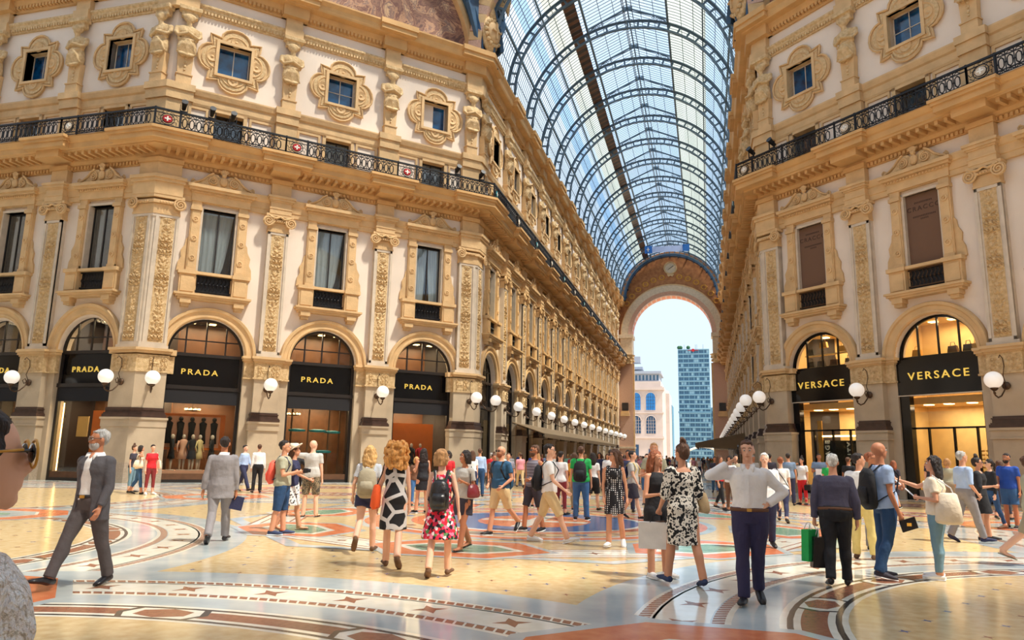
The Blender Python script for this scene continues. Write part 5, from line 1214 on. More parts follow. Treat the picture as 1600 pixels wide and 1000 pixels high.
# arcade floor
mb.m('fl_arm'); mb.add([(-W, 5.2, Z(60)), (W, 5.2, Z(60)), (W, YEND + 2.6, Z(60)), (-W, YEND + 2.6, Z(60))], [(0, 1, 2, 3)])
for k in range(14):
    ya = 6 + k * 5.2
    for (x0, x1, a, b, m_, q) in ((-5.6, 5.6, ya, ya + 4.6, 'fl_white', 61), (-5.45, 5.45, ya + .15, ya + 4.45, 'fl_ochre' if k % 2 else 'fl_grey2', 62), (-2.2, 2.2, ya + 1.0, ya + 3.6, 'fl_orange', 63), (-1.9, 1.9, ya + 1.3, ya + 3.3, 'fl_grey', 64), (-7.6, -6.2, ya, ya + 4.6, 'fl_brown', 61), (6.2, 7.6, ya, ya + 4.6, 'fl_brown', 61), (-7.4, -6.4, ya + .2, ya + 4.4, 'fl_white', 62), (6.4, 7.4, ya + .2, ya + 4.4, 'fl_white', 62)):
        poly([(x0, a), (x1, a), (x1, b), (x0, b)], q, m_)
obj('floor', mb.mesh('floor', recalc=False), kind='structure')
# ---------------- people: one continuous body each, clothes and hair as children ----------------
mat('skin_light', (232, 178, 148), .55, var=.04, vs=8); mat('skin_mid', (214, 152, 118), .55, var=.04, vs=8); mat('skin_tan', (190, 124, 88), .55, var=.04, vs=8)
for n_, c_ in dict(hair_dark=(40, 28, 24), hair_brown=(92, 60, 40), hair_blond=(206, 160, 100), hair_gold=(214, 150, 78), hair_grey=(176, 172, 168), hair_white=(232, 228, 220), hair_red=(150, 84, 50), hair_light=(190, 140, 90)).items():
    mat(n_, c_, .6, var=.25, vs=30, bump=.6, bs=60, stretch=(1, 1, .25))
CL = dict(c_white=(240, 238, 236), c_black=(26, 25, 30), c_grey=(128, 124, 124), c_ltgrey=(190, 186, 180), c_suit=(84, 80, 84), c_suit2=(140, 134, 136), c_navy=(44, 46, 78), c_purple=(50, 46, 80), c_ltblue=(170, 192, 228), c_blue=(36, 78, 170), c_teal=(44, 90, 126), c_denim=(58, 100, 148), c_dkdenim=(34, 68, 108), c_ltdenim=(116, 150, 168), c_olive=(170, 166, 142), c_beige=(226, 196, 146), c_khaki=(160, 148, 124), c_green=(32, 170, 82), c_red=(206, 34, 44), c_pink=(240, 160, 170), c_coral=(248, 100, 80), c_orange=(238, 92, 34), c_maroon=(130, 40, 46), c_dark=(58, 54, 66), c_dkshirt=(76, 72, 92), c_yellow=(236, 210, 130), c_cream=(240, 222, 196), c_brown=(110, 74, 52), c_trouser=(84, 76, 76), c_shoe=(28, 24, 26), c_shoeblue=(52, 66, 100), c_brownshoe=(110, 80, 58), c_mint=(140, 200, 170), c_gold=(236, 170, 60), c_lens=(20, 16, 16), c_bluegrey=(120, 142, 170), c_bag=(236, 228, 218))
for n_, c_ in CL.items(): mat(n_, c_, .8, var=.06, vs=6, bump=.25, bs=14)
MATS['c_lens'].node_tree.nodes['Principled BSDF'].inputs['Roughness'].default_value = .1
for n_ in ('c_shoe', 'c_maroon'): MATS[n_].node_tree.nodes['Principled BSDF'].inputs['Roughness'].default_value = .35
pattern_mat('p_floral', [(0, (30, 20, 30)), (.22, (214, 34, 74)), (.45, (240, 120, 150)), (.6, (226, 30, 50)), (.78, (250, 220, 220)), (.9, (90, 140, 80))], 'voronoi', 24)
pattern_mat('p_bwfloral', [(0, (22, 20, 22)), (.46, (236, 228, 214)), (.6, (24, 22, 24)), (.68, (236, 228, 214))], 'noise', 17)
pattern_mat('p_bwband', [(0, (206, 200, 196)), (.11, (22, 20, 24))], 'cells', 4.6)
pattern_mat('p_dots', [(0, (244, 240, 240)), (.30, (26, 24, 30))], 'dots', 27)
pattern_mat('p_stripe', [(0, (240, 238, 236)), (.6, (90, 100, 130))], 'wave', 14)
pattern_mat('p_greystripe', [(0, (110, 104, 116)), (.5, (142, 136, 146))], 'wave', 5)
pattern_mat('p_camo', [(0, (96, 84, 66)), (.45, (140, 122, 96)), (.55, (70, 64, 54))], 'noise', 14)
pattern_mat('p_bwleaf', [(0, (240, 238, 236)), (.56, (60, 58, 62))], 'noise', 24)
pattern_mat('p_check', [(0, (214, 180, 130)), (.4, (120, 60, 40)), (.7, (226, 204, 160))], 'wave', 18)
mat('p_lace', (250, 247, 242), .9, col2=(238, 226, 216), vs=22, bump=1.0, bs=40)
def crumple(me, f, amp, ph):
    n = len(me.vertices); co = np.empty(n * 3); no = np.empty(n * 3); me.vertices.foreach_get('co', co); me.vertices.foreach_get('normal', no)
    co = co.reshape(-1, 3); no = no.reshape(-1, 3); h = np.array([noise.noise(Vector((p[0] * f[0], p[1] * f[1], p[2] * f[2] + ph))) for p in co]); co += no * (h * amp)[:, None]
    me.vertices.foreach_set('co', co.ravel()); me.update()
SEC_M = [(.84, .115, .09, 0), (.90, .160, .110, .004), (.96, .170, .118, .008), (1.03, .160, .112, .004), (1.10, .150, .106, 0), (1.20, .157, .112, -.002), (1.30, .172, .120, 0), (1.37, .172, .112, .004), (1.415, .140, .094, .006), (1.452, .092, .076, .006)]
SEC_F = [(.84, .12, .09, 0), (.90, .168, .118, .008), (.96, .172, .124, .012), (1.03, .150, .108, .004), (1.10, .128, .094, 0), (1.19, .134, .098, -.004), (1.28, .148, .118, -.010), (1.36, .148, .102, .002), (1.405, .120, .086, .006), (1.445, .076, .066, .006)]
def person(nm, loc, H, rz, label, sex='m', w=1.0, skin='skin_mid', legs=None, arms=None, lean=0, twist=0, head=(0, 0), wear=(), hair=('short', 'hair_dark'), vox=.012, glasses=None, beard=None, shoe=('shoe', 'c_shoe'), group=None, face=True, rootmat=None):
    """legs: {'L':(hip flex, knee, abduct, heel lift), 'R':...}; arms: {'L':(upper dir, fore dir, grip), ...}; x of a dir points outwards; facing local -y"""
    f = sex == 'f'; SEC = SEC_F if f else SEC_M; V = Vector; rad = math.radians
    legs = legs or {}; arms = arms or {}; J = {}
    Mt = Matrix.Translation((0, 0, .93)) @ Matrix.Rotation(rad(twist), 4, 'Z') @ Matrix.Rotation(rad(lean), 4, 'X') @ Matrix.Translation((0, 0, -.93))
    for s, sg in (('L', 1), ('R', -1)):
        hf, kn, ab, fl = (tuple(legs.get(s, (2, 3, 2, 0))) + (0,))[:4]
        h = V((sg * .09, 0, .90)); th, sh = rad(hf), rad(hf - kn); a = rad(ab)
        k = h + V((sg * math.sin(a), -math.sin(th), -math.cos(th) * math.cos(a))).normalized() * .42
        an = k + V((sg * math.sin(a) * .6, -math.sin(sh), -math.cos(sh))).normalized() * .41
        fp = rad(fl); toe = an + V((sg * .03, -math.cos(fp) * .16, -math.sin(fp) * .16 - .045 * math.cos(fp))); heel = an + V((0, .05 * math.cos(fp) - .045 * math.sin(fp), .05 * math.sin(fp) - .05 * math.cos(fp)))
        J[s] = (h, k, an, toe, heel)
    zmin = min(min(J[s][3].z, J[s][4].z) for s in 'LR') - .03
    dz = V((0, 0, -zmin)); 
    for s in 'LR': J[s] = tuple(p + dz for p in J[s])
    Mt = Matrix.Translation(dz) @ Mt
    sx_ = .172 * (.87 if f else 1) * (1 + (w - 1) * .5)
    A = {}
    for s, sg in (('L', 1), ('R', -1)):
        u, fo, grip = (tuple(arms.get(s, ((.16, .02, -1), (.06, -.18, -1)))) + ('relax',))[:3]
        u = V((sg * u[0], u[1], u[2])).normalized(); fo = V((sg * fo[0], fo[1], fo[2])).normalized()
        S = V((sg * sx_, .005, 1.385)); E = S + u * .285; W_ = E + fo * .25; A[s] = (Mt @ S, Mt @ E, Mt @ W_, Mt.to_3x3() @ fo, grip, sg)
    q = .88 if f else 1.0
    def torso(mb, z0, z1, off, flare=None):
        secs = [c for c in SEC if z0 - .001 <= c[0] <= z1 + .001]
        pts = [Mt @ V((0, c[3], c[0])) for c in secs]; rs = [((c[1] * w + off), (c[2] * w + off)) for c in secs]; mb.tube(pts, rs, 20)
    def arm(mb, s, off, t0=0, t1=2.0, capend=1.0):
        S, E, W_, fo, grip, sg = A[s]; P = []; R = []
        prof = [(0, .056), (.5, .048), (.93, .038), (1.0, .038), (1.15, .040), (1.6, .033), (2.0, .026)]
        for t, r in prof:
            if t > t1 + .001: break
            P.append(S.lerp(E, t) if t <= 1 else E.lerp(W_, t - 1)); R.append(r * q * (1 + (w - 1) * .7) + off)
        if prof[-1][0] > t1 and (not P or t1 > prof[len(P) - 1][0]): P.append(S.lerp(E, t1) if t1 <= 1 else E.lerp(W_, t1 - 1)); R.append(R[-1])
        sh = S + (Mt.to_3x3() @ V((-sg * .055, 0, .018))); mb.tube([sh] + P, [R[0] * .95] + R, 12); mb.ball(S, R[0] * 1.02, 10, 8)
        if t1 > 1: mb.ball(E, R[2] * 1.02, 8, 6)
    def leg(mb, s, off, t1=2.0, ease=0):
        h, k, an, toe, heel = J[s]; sg = 1 if s == 'L' else -1; g = (1.04 if f else 1.0) * (1 + (w - 1) * .8)
        prof = [(0, .092, 0), (.25, .088, 0), (.6, .070, 0), (.95, .055, 0), (1.05, .053, 0), (1.3, .055, .012), (1.6, .043, .004), (1.9, .034, 0), (2.0, .036, 0)]
        P = []; R = []
        for t, r, yo in prof:
            if t > t1 + .001: break
            p = h.lerp(k, t) if t <= 1 else k.lerp(an, t - 1); P.append(p + V((0, yo, 0))); R.append(max(r * g + off, off and (.052 + off * ease) * (1 if t > 1 else 0)))
        if prof[-1][0] > t1 and prof[len(P) - 1][0] < t1: P.append(h.lerp(k, t1) if t1 <= 1 else k.lerp(an, t1 - 1)); R.append(R[-1])
        mb.tube(P, R, 14); mb.ball(P[0], R[0], 10, 8)
    hp, hy = head; HC = Mt @ V((0, -.005, 1.635)); Mh = Mt.to_3x3() @ Matrix.Rotation(rad(hy), 3, 'Z') @ Matrix.Rotation(rad(hp), 3, 'X')
    def hd(x, y, z): return HC + Mh @ V((x, y, z))
    root = obj(nm, None, None, Matrix.Translation((loc[0], loc[1], 0)) @ Matrix.Rotation(rz, 4, 'Z') @ Matrix.Scale(H / 1.75, 4), label, 'person', group)
    # body
    b = MB().m(skin, True); torso(b, .84, 1.46, -.008)
    b.tube([Mt @ V((0, .008, 1.42)), Mt @ V((0, .005, 1.50)), hd(0, .005, -.06)], [.07 * q, .055 * q, .052 * q], 12)
    hs_ = .96 if f else 1.0
    b.ball(hd(0, .012, .022), .1, 14, 12, (.78 * hs_, .96 * hs_, .94 * hs_), Mh); b.ball(hd(0, -.022, -.038), .075, 12, 10, (.76 * hs_, .86, 1.0 * hs_), Mh); b.ball(hd(0, -.062, -.085), .024, 8, 6)
    b.tube([hd(0, -.078, .02), hd(0, -.1, -.022), hd(0, -.084, -.036)], [.010, .015, .012], 6)
    for sg in (-1, 1): b.ball(hd(sg * .078 * hs_, .01, -.005), .024, 8, 6, (.4, .8, 1.2), Mh)
    b.ball(hd(0, -.08, -.058), .018, 8, 6, (1.3, .7, .5), Mh)
    for s in 'LR':
        arm(b, s, -.004); leg(b, s, -.005)
        S, E, W_, fo, grip, sg = A[s]
        # hand
        side = (Mt.to_3x3() @ V((-sg, 0, 0))); nrm = (side - fo * side.dot(fo)); nrm = nrm.normalized() if nrm.length > .2 else (Mt.to_3x3() @ V((0, -1, 0)) - fo * (Mt.to_3x3() @ V((0, -1, 0))).dot(fo)).normalized()
        spread = fo.cross(nrm).normalized(); fwd = Mt.to_3x3() @ V((0, -1, 0))
        if spread.dot(fwd) < 0: spread = -spread
        pc = W_ + fo * .05; b.tube([W_, W_ + fo * .03, pc + fo * .01, pc + fo * .045], [(.024, .024), (.034, .022), (.040, .020), (.036, .016)] if abs(fo.z) < .9 else [.024, .027, .028, .024], 10)
        for i in range(4):
            o = spread * (-.030 + .020 * i); L_ = (.062, .072, .076, .066)[i] * .5; bend = {'relax': .35, 'fist': 1.35, 'open': .08}[grip]
            p0 = pc + fo * .038 + o; d1 = (fo * math.cos(bend) + nrm * math.sin(bend)); p1 = p0 + d1 * L_; d2 = (fo * math.cos(bend * 2) + nrm * math.sin(bend * 2)); b.tube([p0 - fo * .01, p0, p1, p1 + d2 * L_ * .9], [.0105, .0105, .0098, .0085], 6)
        t0 = W_ + fo * .025 + spread * .026; d = (fo * .75 + spread * .65 + nrm * .3).normalized(); b.tube([t0, t0 + d * .035, t0 + (d + fo * .4).normalized() * .062], [.013, .011, .009], 6)
        h, k, an, toe, heel = J[s]; b.tube([heel + V((0, 0, .02)), an + V((0, -.02, -.02)), (an + toe) / 2 + V((0, 0, -.012)), toe + V((0, 0, .012)), toe + (toe - heel).normalized() * .03 + V((0, 0, .008))], [(.030, .028), (.036, .036), (.040, .026), (.042, .018), (.03, .012)], 10)
    obj('body', remesh(b, 'body', vox if vox > .02 else max(vox * .8, .009), 2, skin), root)
    # clothes
    for it in wear:
        kind, m_ = it[0], it[1]; c = MB().m(m_, True)
        if kind in ('tshirt', 'shirt', 'tank', 'blouse', 'polo'):
            lo = {'tshirt': .90, 'shirt': .96, 'tank': .90, 'blouse': .90, 'polo': .90}[kind]; torso(c, lo, 1.46, .016 if f else .02); (torso(c, lo, 1.11, .034) if (not f and kind != 'shirt') else None)
            if kind != 'tank':
                for s in 'LR': arm(c, s, .014 if kind != 'shirt' else .012, t1=.62 if kind not in ('shirt',) else 1.95)
        elif kind == 'vest': torso(c, .96, 1.46, .02)
        elif kind == 'rolled': torso(c, .96, 1.46, .02); [arm(c, s, .014, t1=1.0) for s in 'LR']
        elif kind == 'jacket':
            secs = [(.74, .200, .140, .012)] + [cc for cc in SEC if cc[0] >= .84]; n = 30; gap = .42
            rows = []
            for ci, cc in enumerate(secs):
                g_ = gap * (1.25 if cc[0] < 1.0 else 1.0 if cc[0] < 1.3 else .5) if (len(it) > 2 and it[2] == 'open') else .02; z = cc[0]
                wx, wy = cc[1] * w + .034, cc[2] * w + .036
                if z < .95: wx, wy = .205 * w, .152 * w
                rows.append([(V((wx * math.sin(g_ + (2 * PI - 2 * g_) * i / n), cc[3] - wy * math.cos(g_ + (2 * PI - 2 * g_) * i / n), z)), ) for i in range(n + 1)])
            base = len(c.v); vs = []; 
            for ins in (0, .032):
                for r_ in rows:
                    for (p,) in r_: qv = V((p.x, p.y, 0)); qv = qv.normalized() * max(.01, qv.length - ins); vs.append(Mt @ V((qv.x, qv.y, p.z)))
            R_, K = len(rows), n + 1; fs = []
            for a_ in range(R_ - 1):
                for i in range(n):
                    fs.append((a_ * K + i, a_ * K + i + 1, (a_ + 1) * K + i + 1, (a_ + 1) * K + i)); o = R_ * K; fs.append((o + (a_ + 1) * K + i, o + (a_ + 1) * K + i + 1, o + a_ * K + i + 1, o + a_ * K + i))
                for i in (0, n): o = R_ * K; fs.append((a_ * K + i, (a_ + 1) * K + i, o + (a_ + 1) * K + i, o + a_ * K + i))
            for a_ in (0, R_ - 1):
                for i in range(n): o = R_ * K; fs.append((a_ * K + i, a_ * K + i + 1, o + a_ * K + i + 1, o + a_ * K + i))
            c.add(vs, fs)
            for s in 'LR': arm(c, s, .016, t1=1.92)
        elif kind == 'trousers': torso(c, .84, 1.03, .027); [leg(c, s, .016, 2.0, .9) for s in 'LR']
        elif kind == 'slim': torso(c, .84, 1.0, .010); [leg(c, s, .006, 1.92) for s in 'LR']
        elif kind == 'shorts':
            torso(c, .84, 1.03, .016); t1 = it[2] if len(it) > 2 else .92; [leg(c, s, .024, t1, .6) for s in 'LR']
        elif kind in ('dress', 'skirt'):
            hem = it[2] if len(it) > 2 else .55; fl_ = it[3] if len(it) > 3 else .19
            if kind == 'dress': torso(c, .90, 1.42, .012); [c.ball(Mt @ V((sg * .105, 0, 1.41)), .05, 8, 6) for sg in (-1, 1)]
            top = 1.06 if kind == 'skirt' else 1.0; mid = (J['L'][1] + J['R'][1]) / 2; n = 4; P = []; Rr = []
            spread_x = abs(J['L'][1].x - J['R'][1].x) / 2 + .085; spread_y = abs(J['L'][1].y - J['R'][1].y) / 2 + .085
            for i in range(n + 1):
                t = i / n; z = top + (hem - top) * t; base_w = (.145 + .03 * min(1, t * 3)) * w; tt = max(0, (1.0 - z) / .5)
                ctr = (Mt @ V((0, .006, z))) if z > .93 else V(((J['L'][0].x + J['R'][0].x) / 2 + (mid.x) * tt, mid.y * min(1.2, tt), z + dz.z))
                P.append(ctr); Rr.append((base_w + (fl_ - base_w) * t if fl_ > base_w else max(fl_, spread_x * .9), max(.118 * w + (fl_ * .8 - .118) * t, (.1 + (spread_y - .1) * min(1, tt)) * 1.0)))
            c.tube(P, Rr, 22)
            if len(it) > 4 and it[4] == 'sleeves': [arm(c, s, .03, t1=1.1) for s in 'LR']
        elif kind == 'belt':
            z = 1.0; c.tube([Mt @ V((0, .006, z - .018)), Mt @ V((0, .006, z + .018))], [(.165 * w + .030, .115 * w + .030)] * 2, 24)
            bk = MB().m('shop_gold'); p = Mt @ V((0, -.115 * w - .032, z)); bk.box(p.x - .025, p.x + .025, p.y - .01, p.y + .012, p.z - .016, p.z + .016)
            o_ = obj('belt', c, root); obj('buckle', bk, o_); continue
        elif kind == 'collar':
            c.tube([Mt @ V((0, .012, 1.43)), Mt @ V((0, .012, 1.462)), Mt @ V((0, .010, 1.495))], [(.108, .096), (.082, .078), (.066, .066)], 18)
            for sg in (-1, 1): c.tube([Mt @ V((sg * .052, -.060, 1.488)), Mt @ V((sg * .045, -.092, 1.45)), Mt @ V((sg * .055, -.112, 1.405))], [(.030, .010), (.028, .010), (.006, .006)], 8)
            c.m(m_); c.bar(Mt @ V((0, -.122 * w - .012, 1.38)), Mt @ V((0, -.118 * w - .016, 1.06)), .028, .012) if len(it) > 2 else None
            o_ = obj('collar', c, root); sk = MB().m(skin, True); sk.tube([Mt @ V((0, -.060, 1.485)), Mt @ V((0, -.092, 1.44)), Mt @ V((0, -.113, 1.395))], [(.030, .010), (.020, .012), (.004, .006)], 8); obj('open_neck', sk, o_); continue
        nm2 = {'tshirt': 't_shirt', 'tank': 'tank_top', 'slim': 'jeans', 'rolled': 'shirt', 'vest': 'shirt'}.get(kind, kind)
        me = remesh(c, nm2, max(vox, .011), 2, m_)
        if vox < .02:   # small folds in the cloth
            crumple(me, (8, 8, 4), .010, len(me.vertices) % 7); crumple(me, (18, 18, 12), .004, 3)
        obj(nm2, me, root)
    # shoes
    for s in 'LR':
        h, k, an, toe, heel = J[s]; c = MB().m(shoe[1], True); fwd = (toe - heel).normalized(); up = V((0, 0, 1))
        if shoe[0] == 'sandal':
            c.tube([heel - fwd * .02 - up * .022, (heel + toe) / 2 - up * .02, toe + fwd * .05 - up * .016], [(.032, .010), (.044, .010), (.036, .008)], 8); c.tube([toe - fwd * .03 + V((-.042, 0, -.01)), toe - fwd * .04 + V((0, 0, .026)), toe - fwd * .03 + V((.042, 0, -.01))], .009, 5)
        else:
            c.tube([heel - fwd * .012 + up * .012, an + V((0, -.01, -.03)), (an + toe) / 2 + V((0, 0, -.008)), toe + V((0, 0, .008)), toe + fwd * .06 + V((0, 0, .004))], [(.036, .036), (.044, .050), (.047, .036), (.048, .027), (.030, .018)], 12)
            if shoe[0] == 'sneaker': c.m('c_white'); c.tube([heel - fwd * .02 - up * .02, (heel + toe) / 2 - up * .022, toe + fwd * .06 - up * .016], [(.038, .013), (.048, .013), (.036, .012)], 8)
        obj('shoe' if shoe[0] != 'sandal' else 'sandal', c, root)
    # hair
    st, hm = hair
    if st != 'bald':
        c = MB().m(hm, True)
        c.ball(hd(0, .026 if st != 'short' else .030, .040 if st != 'short' else .046), .1, 14, 12, (.84 if st != 'short' else .81, .98, .92 if st != 'short' else .84), Mh)
        if st == 'short': c.ball(hd(0, .056, .008), .078, 10, 8, (.90, .74, .92), Mh); c.ball(hd(0, -.032, .092), .045, 8, 6, (1.2, .8, .5), Mh)
        elif st in ('long', 'wavy'):
            n = 14 if st == 'long' else 22; zz = -.34 if st == 'long' else -.30
            c.tube([hd(0, .05, .06), hd(0, .075, -.05), hd(0, .09, -.16), hd(0, .085, -.26), hd(0, .08, zz)], [(.085, .06), (.1, .055), (.11, .045), (.1, .035), (.05, .02)], 14)
            for sg in (-1, 1): c.tube([hd(sg * .06, .0, .06), hd(sg * .088, .01, -.03), hd(sg * .095, .03, -.14), hd(sg * .085, .04, -.24)], [.035, .032, .034, .02], 8)
        elif st == 'curly':
            rn = random.Random(4)
            for i in range(150):
                th = rn.uniform(0, 2 * PI); z = rn.uniform(-.26, .12); rr_ = .10 + .06 * math.sin(min(1, (.14 - z) / .3) * 2.4); x, y = rr_ * math.cos(th), .04 + rr_ * .85 * math.sin(th)
                if y < -.03 and z < .07: continue
                c.ball(hd(x, y, z), rn.uniform(.028, .045), 6, 5)
            c.tube([hd(0, .04, .05), hd(0, .06, -.1), hd(0, .06, -.2)], [.12, .13, .1], 10)
        elif st == 'bun': c.ball(hd(0, .05, .0), .085, 10, 8, (.94, .85, 1.05), Mh); c.ball(hd(0, .03, .155), .045, 10, 8); c.ball(hd(.02, .035, .175), .03, 8, 6)
        elif st == 'bob':
            c.tube([hd(0, .04, .06), hd(0, .05, -.03), hd(0, .045, -.12)], [(.09, .07), (.098, .075), (.085, .06)], 14)
            for sg in (-1, 1): c.tube([hd(sg * .06, -.02, .06), hd(sg * .088, -.012, -.03), hd(sg * .08, -.0, -.11)], [.035, .034, .024], 8)
        elif st == 'pony': c.ball(hd(0, .05, .0), .085, 10, 8, (.92, .8, 1.0), Mh); c.tube([hd(0, .11, .05), hd(0, .15, .0), hd(0, .14, -.12), hd(0, .12, -.2)], [.028, .035, .03, .012], 8)
        elif st == 'hat':
            c.tube([hd(0, .05, .0), hd(0, .09, -.14), hd(0, .085, -.28)], [.09, .07, .03], 10)
        hme = remesh(c, 'hair', max(vox * .8, .01), 1 if st == 'curly' else 2, hm)
        if vox < .02:
            crumple(hme, (30, 30, 22), .012, 0)
        obj('hair', hme, root)
        if st == 'hat':
            c = MB().m('c_cream', True); c.tube([hd(0, .02, .06), hd(0, .03, .12), hd(0, .03, .16)], [(.1, .11), (.095, .1), (.07, .08)], 16); c.tube([hd(0, .012, .055), hd(0, .02, .067)], [(.17, .18), (.17, .18)], 20); obj('sun_hat', c, root)
    if face and vox < .02:
        c = MB().m('c_white', True)
        for sg in (-1, 1): c.ball(hd(sg * .03, -.078, .012), .0095, 8, 6)
        c.m('c_shoe', True)
        for sg in (-1, 1): c.ball(hd(sg * .03, -.0855, .012), .0062, 6, 5); 
        c.m(hm if st != 'bald' else 'hair_brown')
        for sg in (-1, 1): c.tube([hd(sg * .014, -.092, .036), hd(sg * .032, -.090, .040), hd(sg * .048, -.078, .034)], .0042, 5)
        c.m('c_pink' if f else 'skin_tan'); c.tube([hd(-.024, -.088, -.057), hd(0, -.096, -.055), hd(.024, -.088, -.057)], [.003, .006, .003], 6)
        obj('facial_features', c, root)
    if beard:
        c = MB().m(beard, True); c.ball(hd(0, -.035, -.058), .075, 12, 10, (.84, .86, .9), Mh); me = remesh(c, 'beard', .01, 1, beard)
        bm = bmesh.new(); bm.from_mesh(me)
        bmesh.ops.delete(bm, geom=[v for v in bm.verts if (Mh.inverted() @ (v.co - HC)).z > -.035 or ((Mh.inverted() @ (v.co - HC)).z > -.05 and abs((Mh.inverted() @ (v.co - HC)).x) < .026 and False)], context='VERTS'); bm.to_mesh(me); bm.free(); obj('beard', me, root)
    if glasses:
        c = MB().m('c_lens' if glasses != 'clear' else 'window_glass', True)
        for sg in (-1, 1): c.ball(hd(sg * .034, -.094, .012), .026, 10, 8, (1, .22, .82), Mh)
        c.m('frame_dark'); c.tube([hd(-.082, .0, .018), hd(-.07, -.08, .018), hd(-.02, -.1, .018), hd(.02, -.1, .018), hd(.07, -.08, .018), hd(.082, 0, .018)], .0035, 4); obj('glasses', c, root)
    info = dict(root=root, J=J, A=A, Mt=Mt, hd=hd, H=H, s=H / 1.75)
    bpy.context.view_layer.update() if False else None
    info['M'] = Matrix.Translation((loc[0], loc[1], 0)) @ Matrix.Rotation(rz, 4, 'Z') @ Matrix.Scale(H / 1.75, 4)
    return info
def item(info, name, mb, label, cat, at=None):
    """a carried thing: its own top-level object, at its real place beside the person"""
    r = obj(name, None, None, info['M'], label, cat); 
    for pn, m_ in mb: obj(pn, m_, r)
    return r
def backpack(info, m_, label, strap='c_black', size=1.0, drop=0.0, yo=.0):
    Mt = info['Mt']; c = MB().m(m_, True); s_ = size; z = 1.18 - drop
    c.tube([Mt @ Vector((0, .2 + yo, z - .23 * s_)), Mt @ Vector((0, .215 + yo, z - .18 * s_)), Mt @ Vector((0, .215 + yo, z)), Mt @ Vector((0, .2 + yo, z + .16 * s_)), Mt @ Vector((0, .185 + yo, z + .22 * s_))], [(.11 * s_, .06), (.15 * s_, .085), (.155 * s_, .085), (.13 * s_, .07), (.07 * s_, .04)], 16)
    k = MB().m(m_, True); k.tube([Mt @ Vector((0, .29 + yo, z - .17 * s_)), Mt @ Vector((0, .3 + yo, z - .05 * s_)), Mt @ Vector((0, .28 + yo, z + .02 * s_))], [(.1 * s_, .03), (.11 * s_, .035), (.09 * s_, .02)], 12)
    t = MB().m(strap)
    for sg in (-1, 1): t.tube([Mt @ Vector((sg * .07, .17 + yo, z + .17 * s_)), Mt @ Vector((sg * .1, .06, 1.46)), Mt @ Vector((sg * .115, -.07, 1.44)), Mt @ Vector((sg * .125, -.16, 1.3)), Mt @ Vector((sg * .175, -.08, 1.12)), Mt @ Vector((sg * .17, .1, 1.0 + .04)), Mt @ Vector((sg * .1, .17 + yo, z - .16 * s_))], [(.02, .007)] * 7, 6)
    return item(info, 'backpack', [('bag', c), ('pocket', k), ('straps', t)], label, 'backpack')
def held_bag(info, s, m_, label, w_=.3, h_=.3, d_=.1, dz=0.0, dx=0, dy=0, handle=.14, rz=0.0, name='shopping_bag', cat='bag', extra=None, taper=1.0):
    W_ = info['A'][s][2] + info['A'][s][3] * .08 + Vector((dx, dy, dz)); c = MB().m(m_); z1 = -handle; R = Matrix.Translation(W_) @ Matrix.Rotation(rz, 4, 'Z')
    t = taper; c.add([(-w_ / 2, -d_ / 2, z1 - h_), (w_ / 2, -d_ / 2, z1 - h_), (w_ / 2, d_ / 2, z1 - h_), (-w_ / 2, d_ / 2, z1 - h_), (-w_ / 2 * t, -d_ / 2, z1), (w_ / 2 * t, -d_ / 2, z1), (w_ / 2 * t, d_ / 2, z1), (-w_ / 2 * t, d_ / 2, z1)], [(0, 3, 2, 1), (4, 5, 6, 7), (0, 1, 5, 4), (1, 2, 6, 5), (2, 3, 7, 6), (3, 0, 4, 7)]); c.xf(R)
    k = MB().m('c_black' if extra is None else extra)
    for y in (-d_ / 2, d_ / 2): k.tube([(-w_ * .2, y, z1), (-w_ * .12, y * .4, -.01), (w_ * .12, y * .4, -.01), (w_ * .2, y, z1)], .006, 5)
    k.xf(R); return item(info, name, [('bag_body', c), ('handles', k)], label, cat)
def shoulder_bag(info, s, m_, label, z=.95, w_=.26, h_=.28, d_=.12, y=0.0, x=.26, strap='c_black', name='handbag', soft=True):
    sg = 1 if s == 'L' else -1; Mt = info['Mt']; c = MB().m(m_, True)
    c.tube([Mt @ Vector((sg * x, y, z - h_ / 2)), Mt @ Vector((sg * (x + .01), y, z - h_ / 2 + .03)), Mt @ Vector((sg * x, y, z)), Mt @ Vector((sg * (x - .01), y, z + h_ / 2 - .02)), Mt @ Vector((sg * (x - .01), y, z + h_ / 2))], [(d_ / 2 * .7, w_ / 2 * .9), (d_ / 2, w_ / 2), (d_ / 2, w_ / 2 * .92), (d_ / 2 * .7, w_ / 2 * .7), (d_ / 2 * .3, w_ / 2 * .55)], 14)
    k = MB().m(strap); k.tube([Mt @ Vector((sg * x, y - .08, z + h_ / 2 - .02)), Mt @ Vector((sg * .2, y - .04, 1.3)), Mt @ Vector((sg * .165, .0, 1.475)), Mt @ Vector((sg * .2, y + .05, 1.3)), Mt @ Vector((sg * x, y + .08, z + h_ / 2 - .02))], .009, 5)
    return item(info, name, [('bag_body', c), ('strap', k)], label, 'handbag')
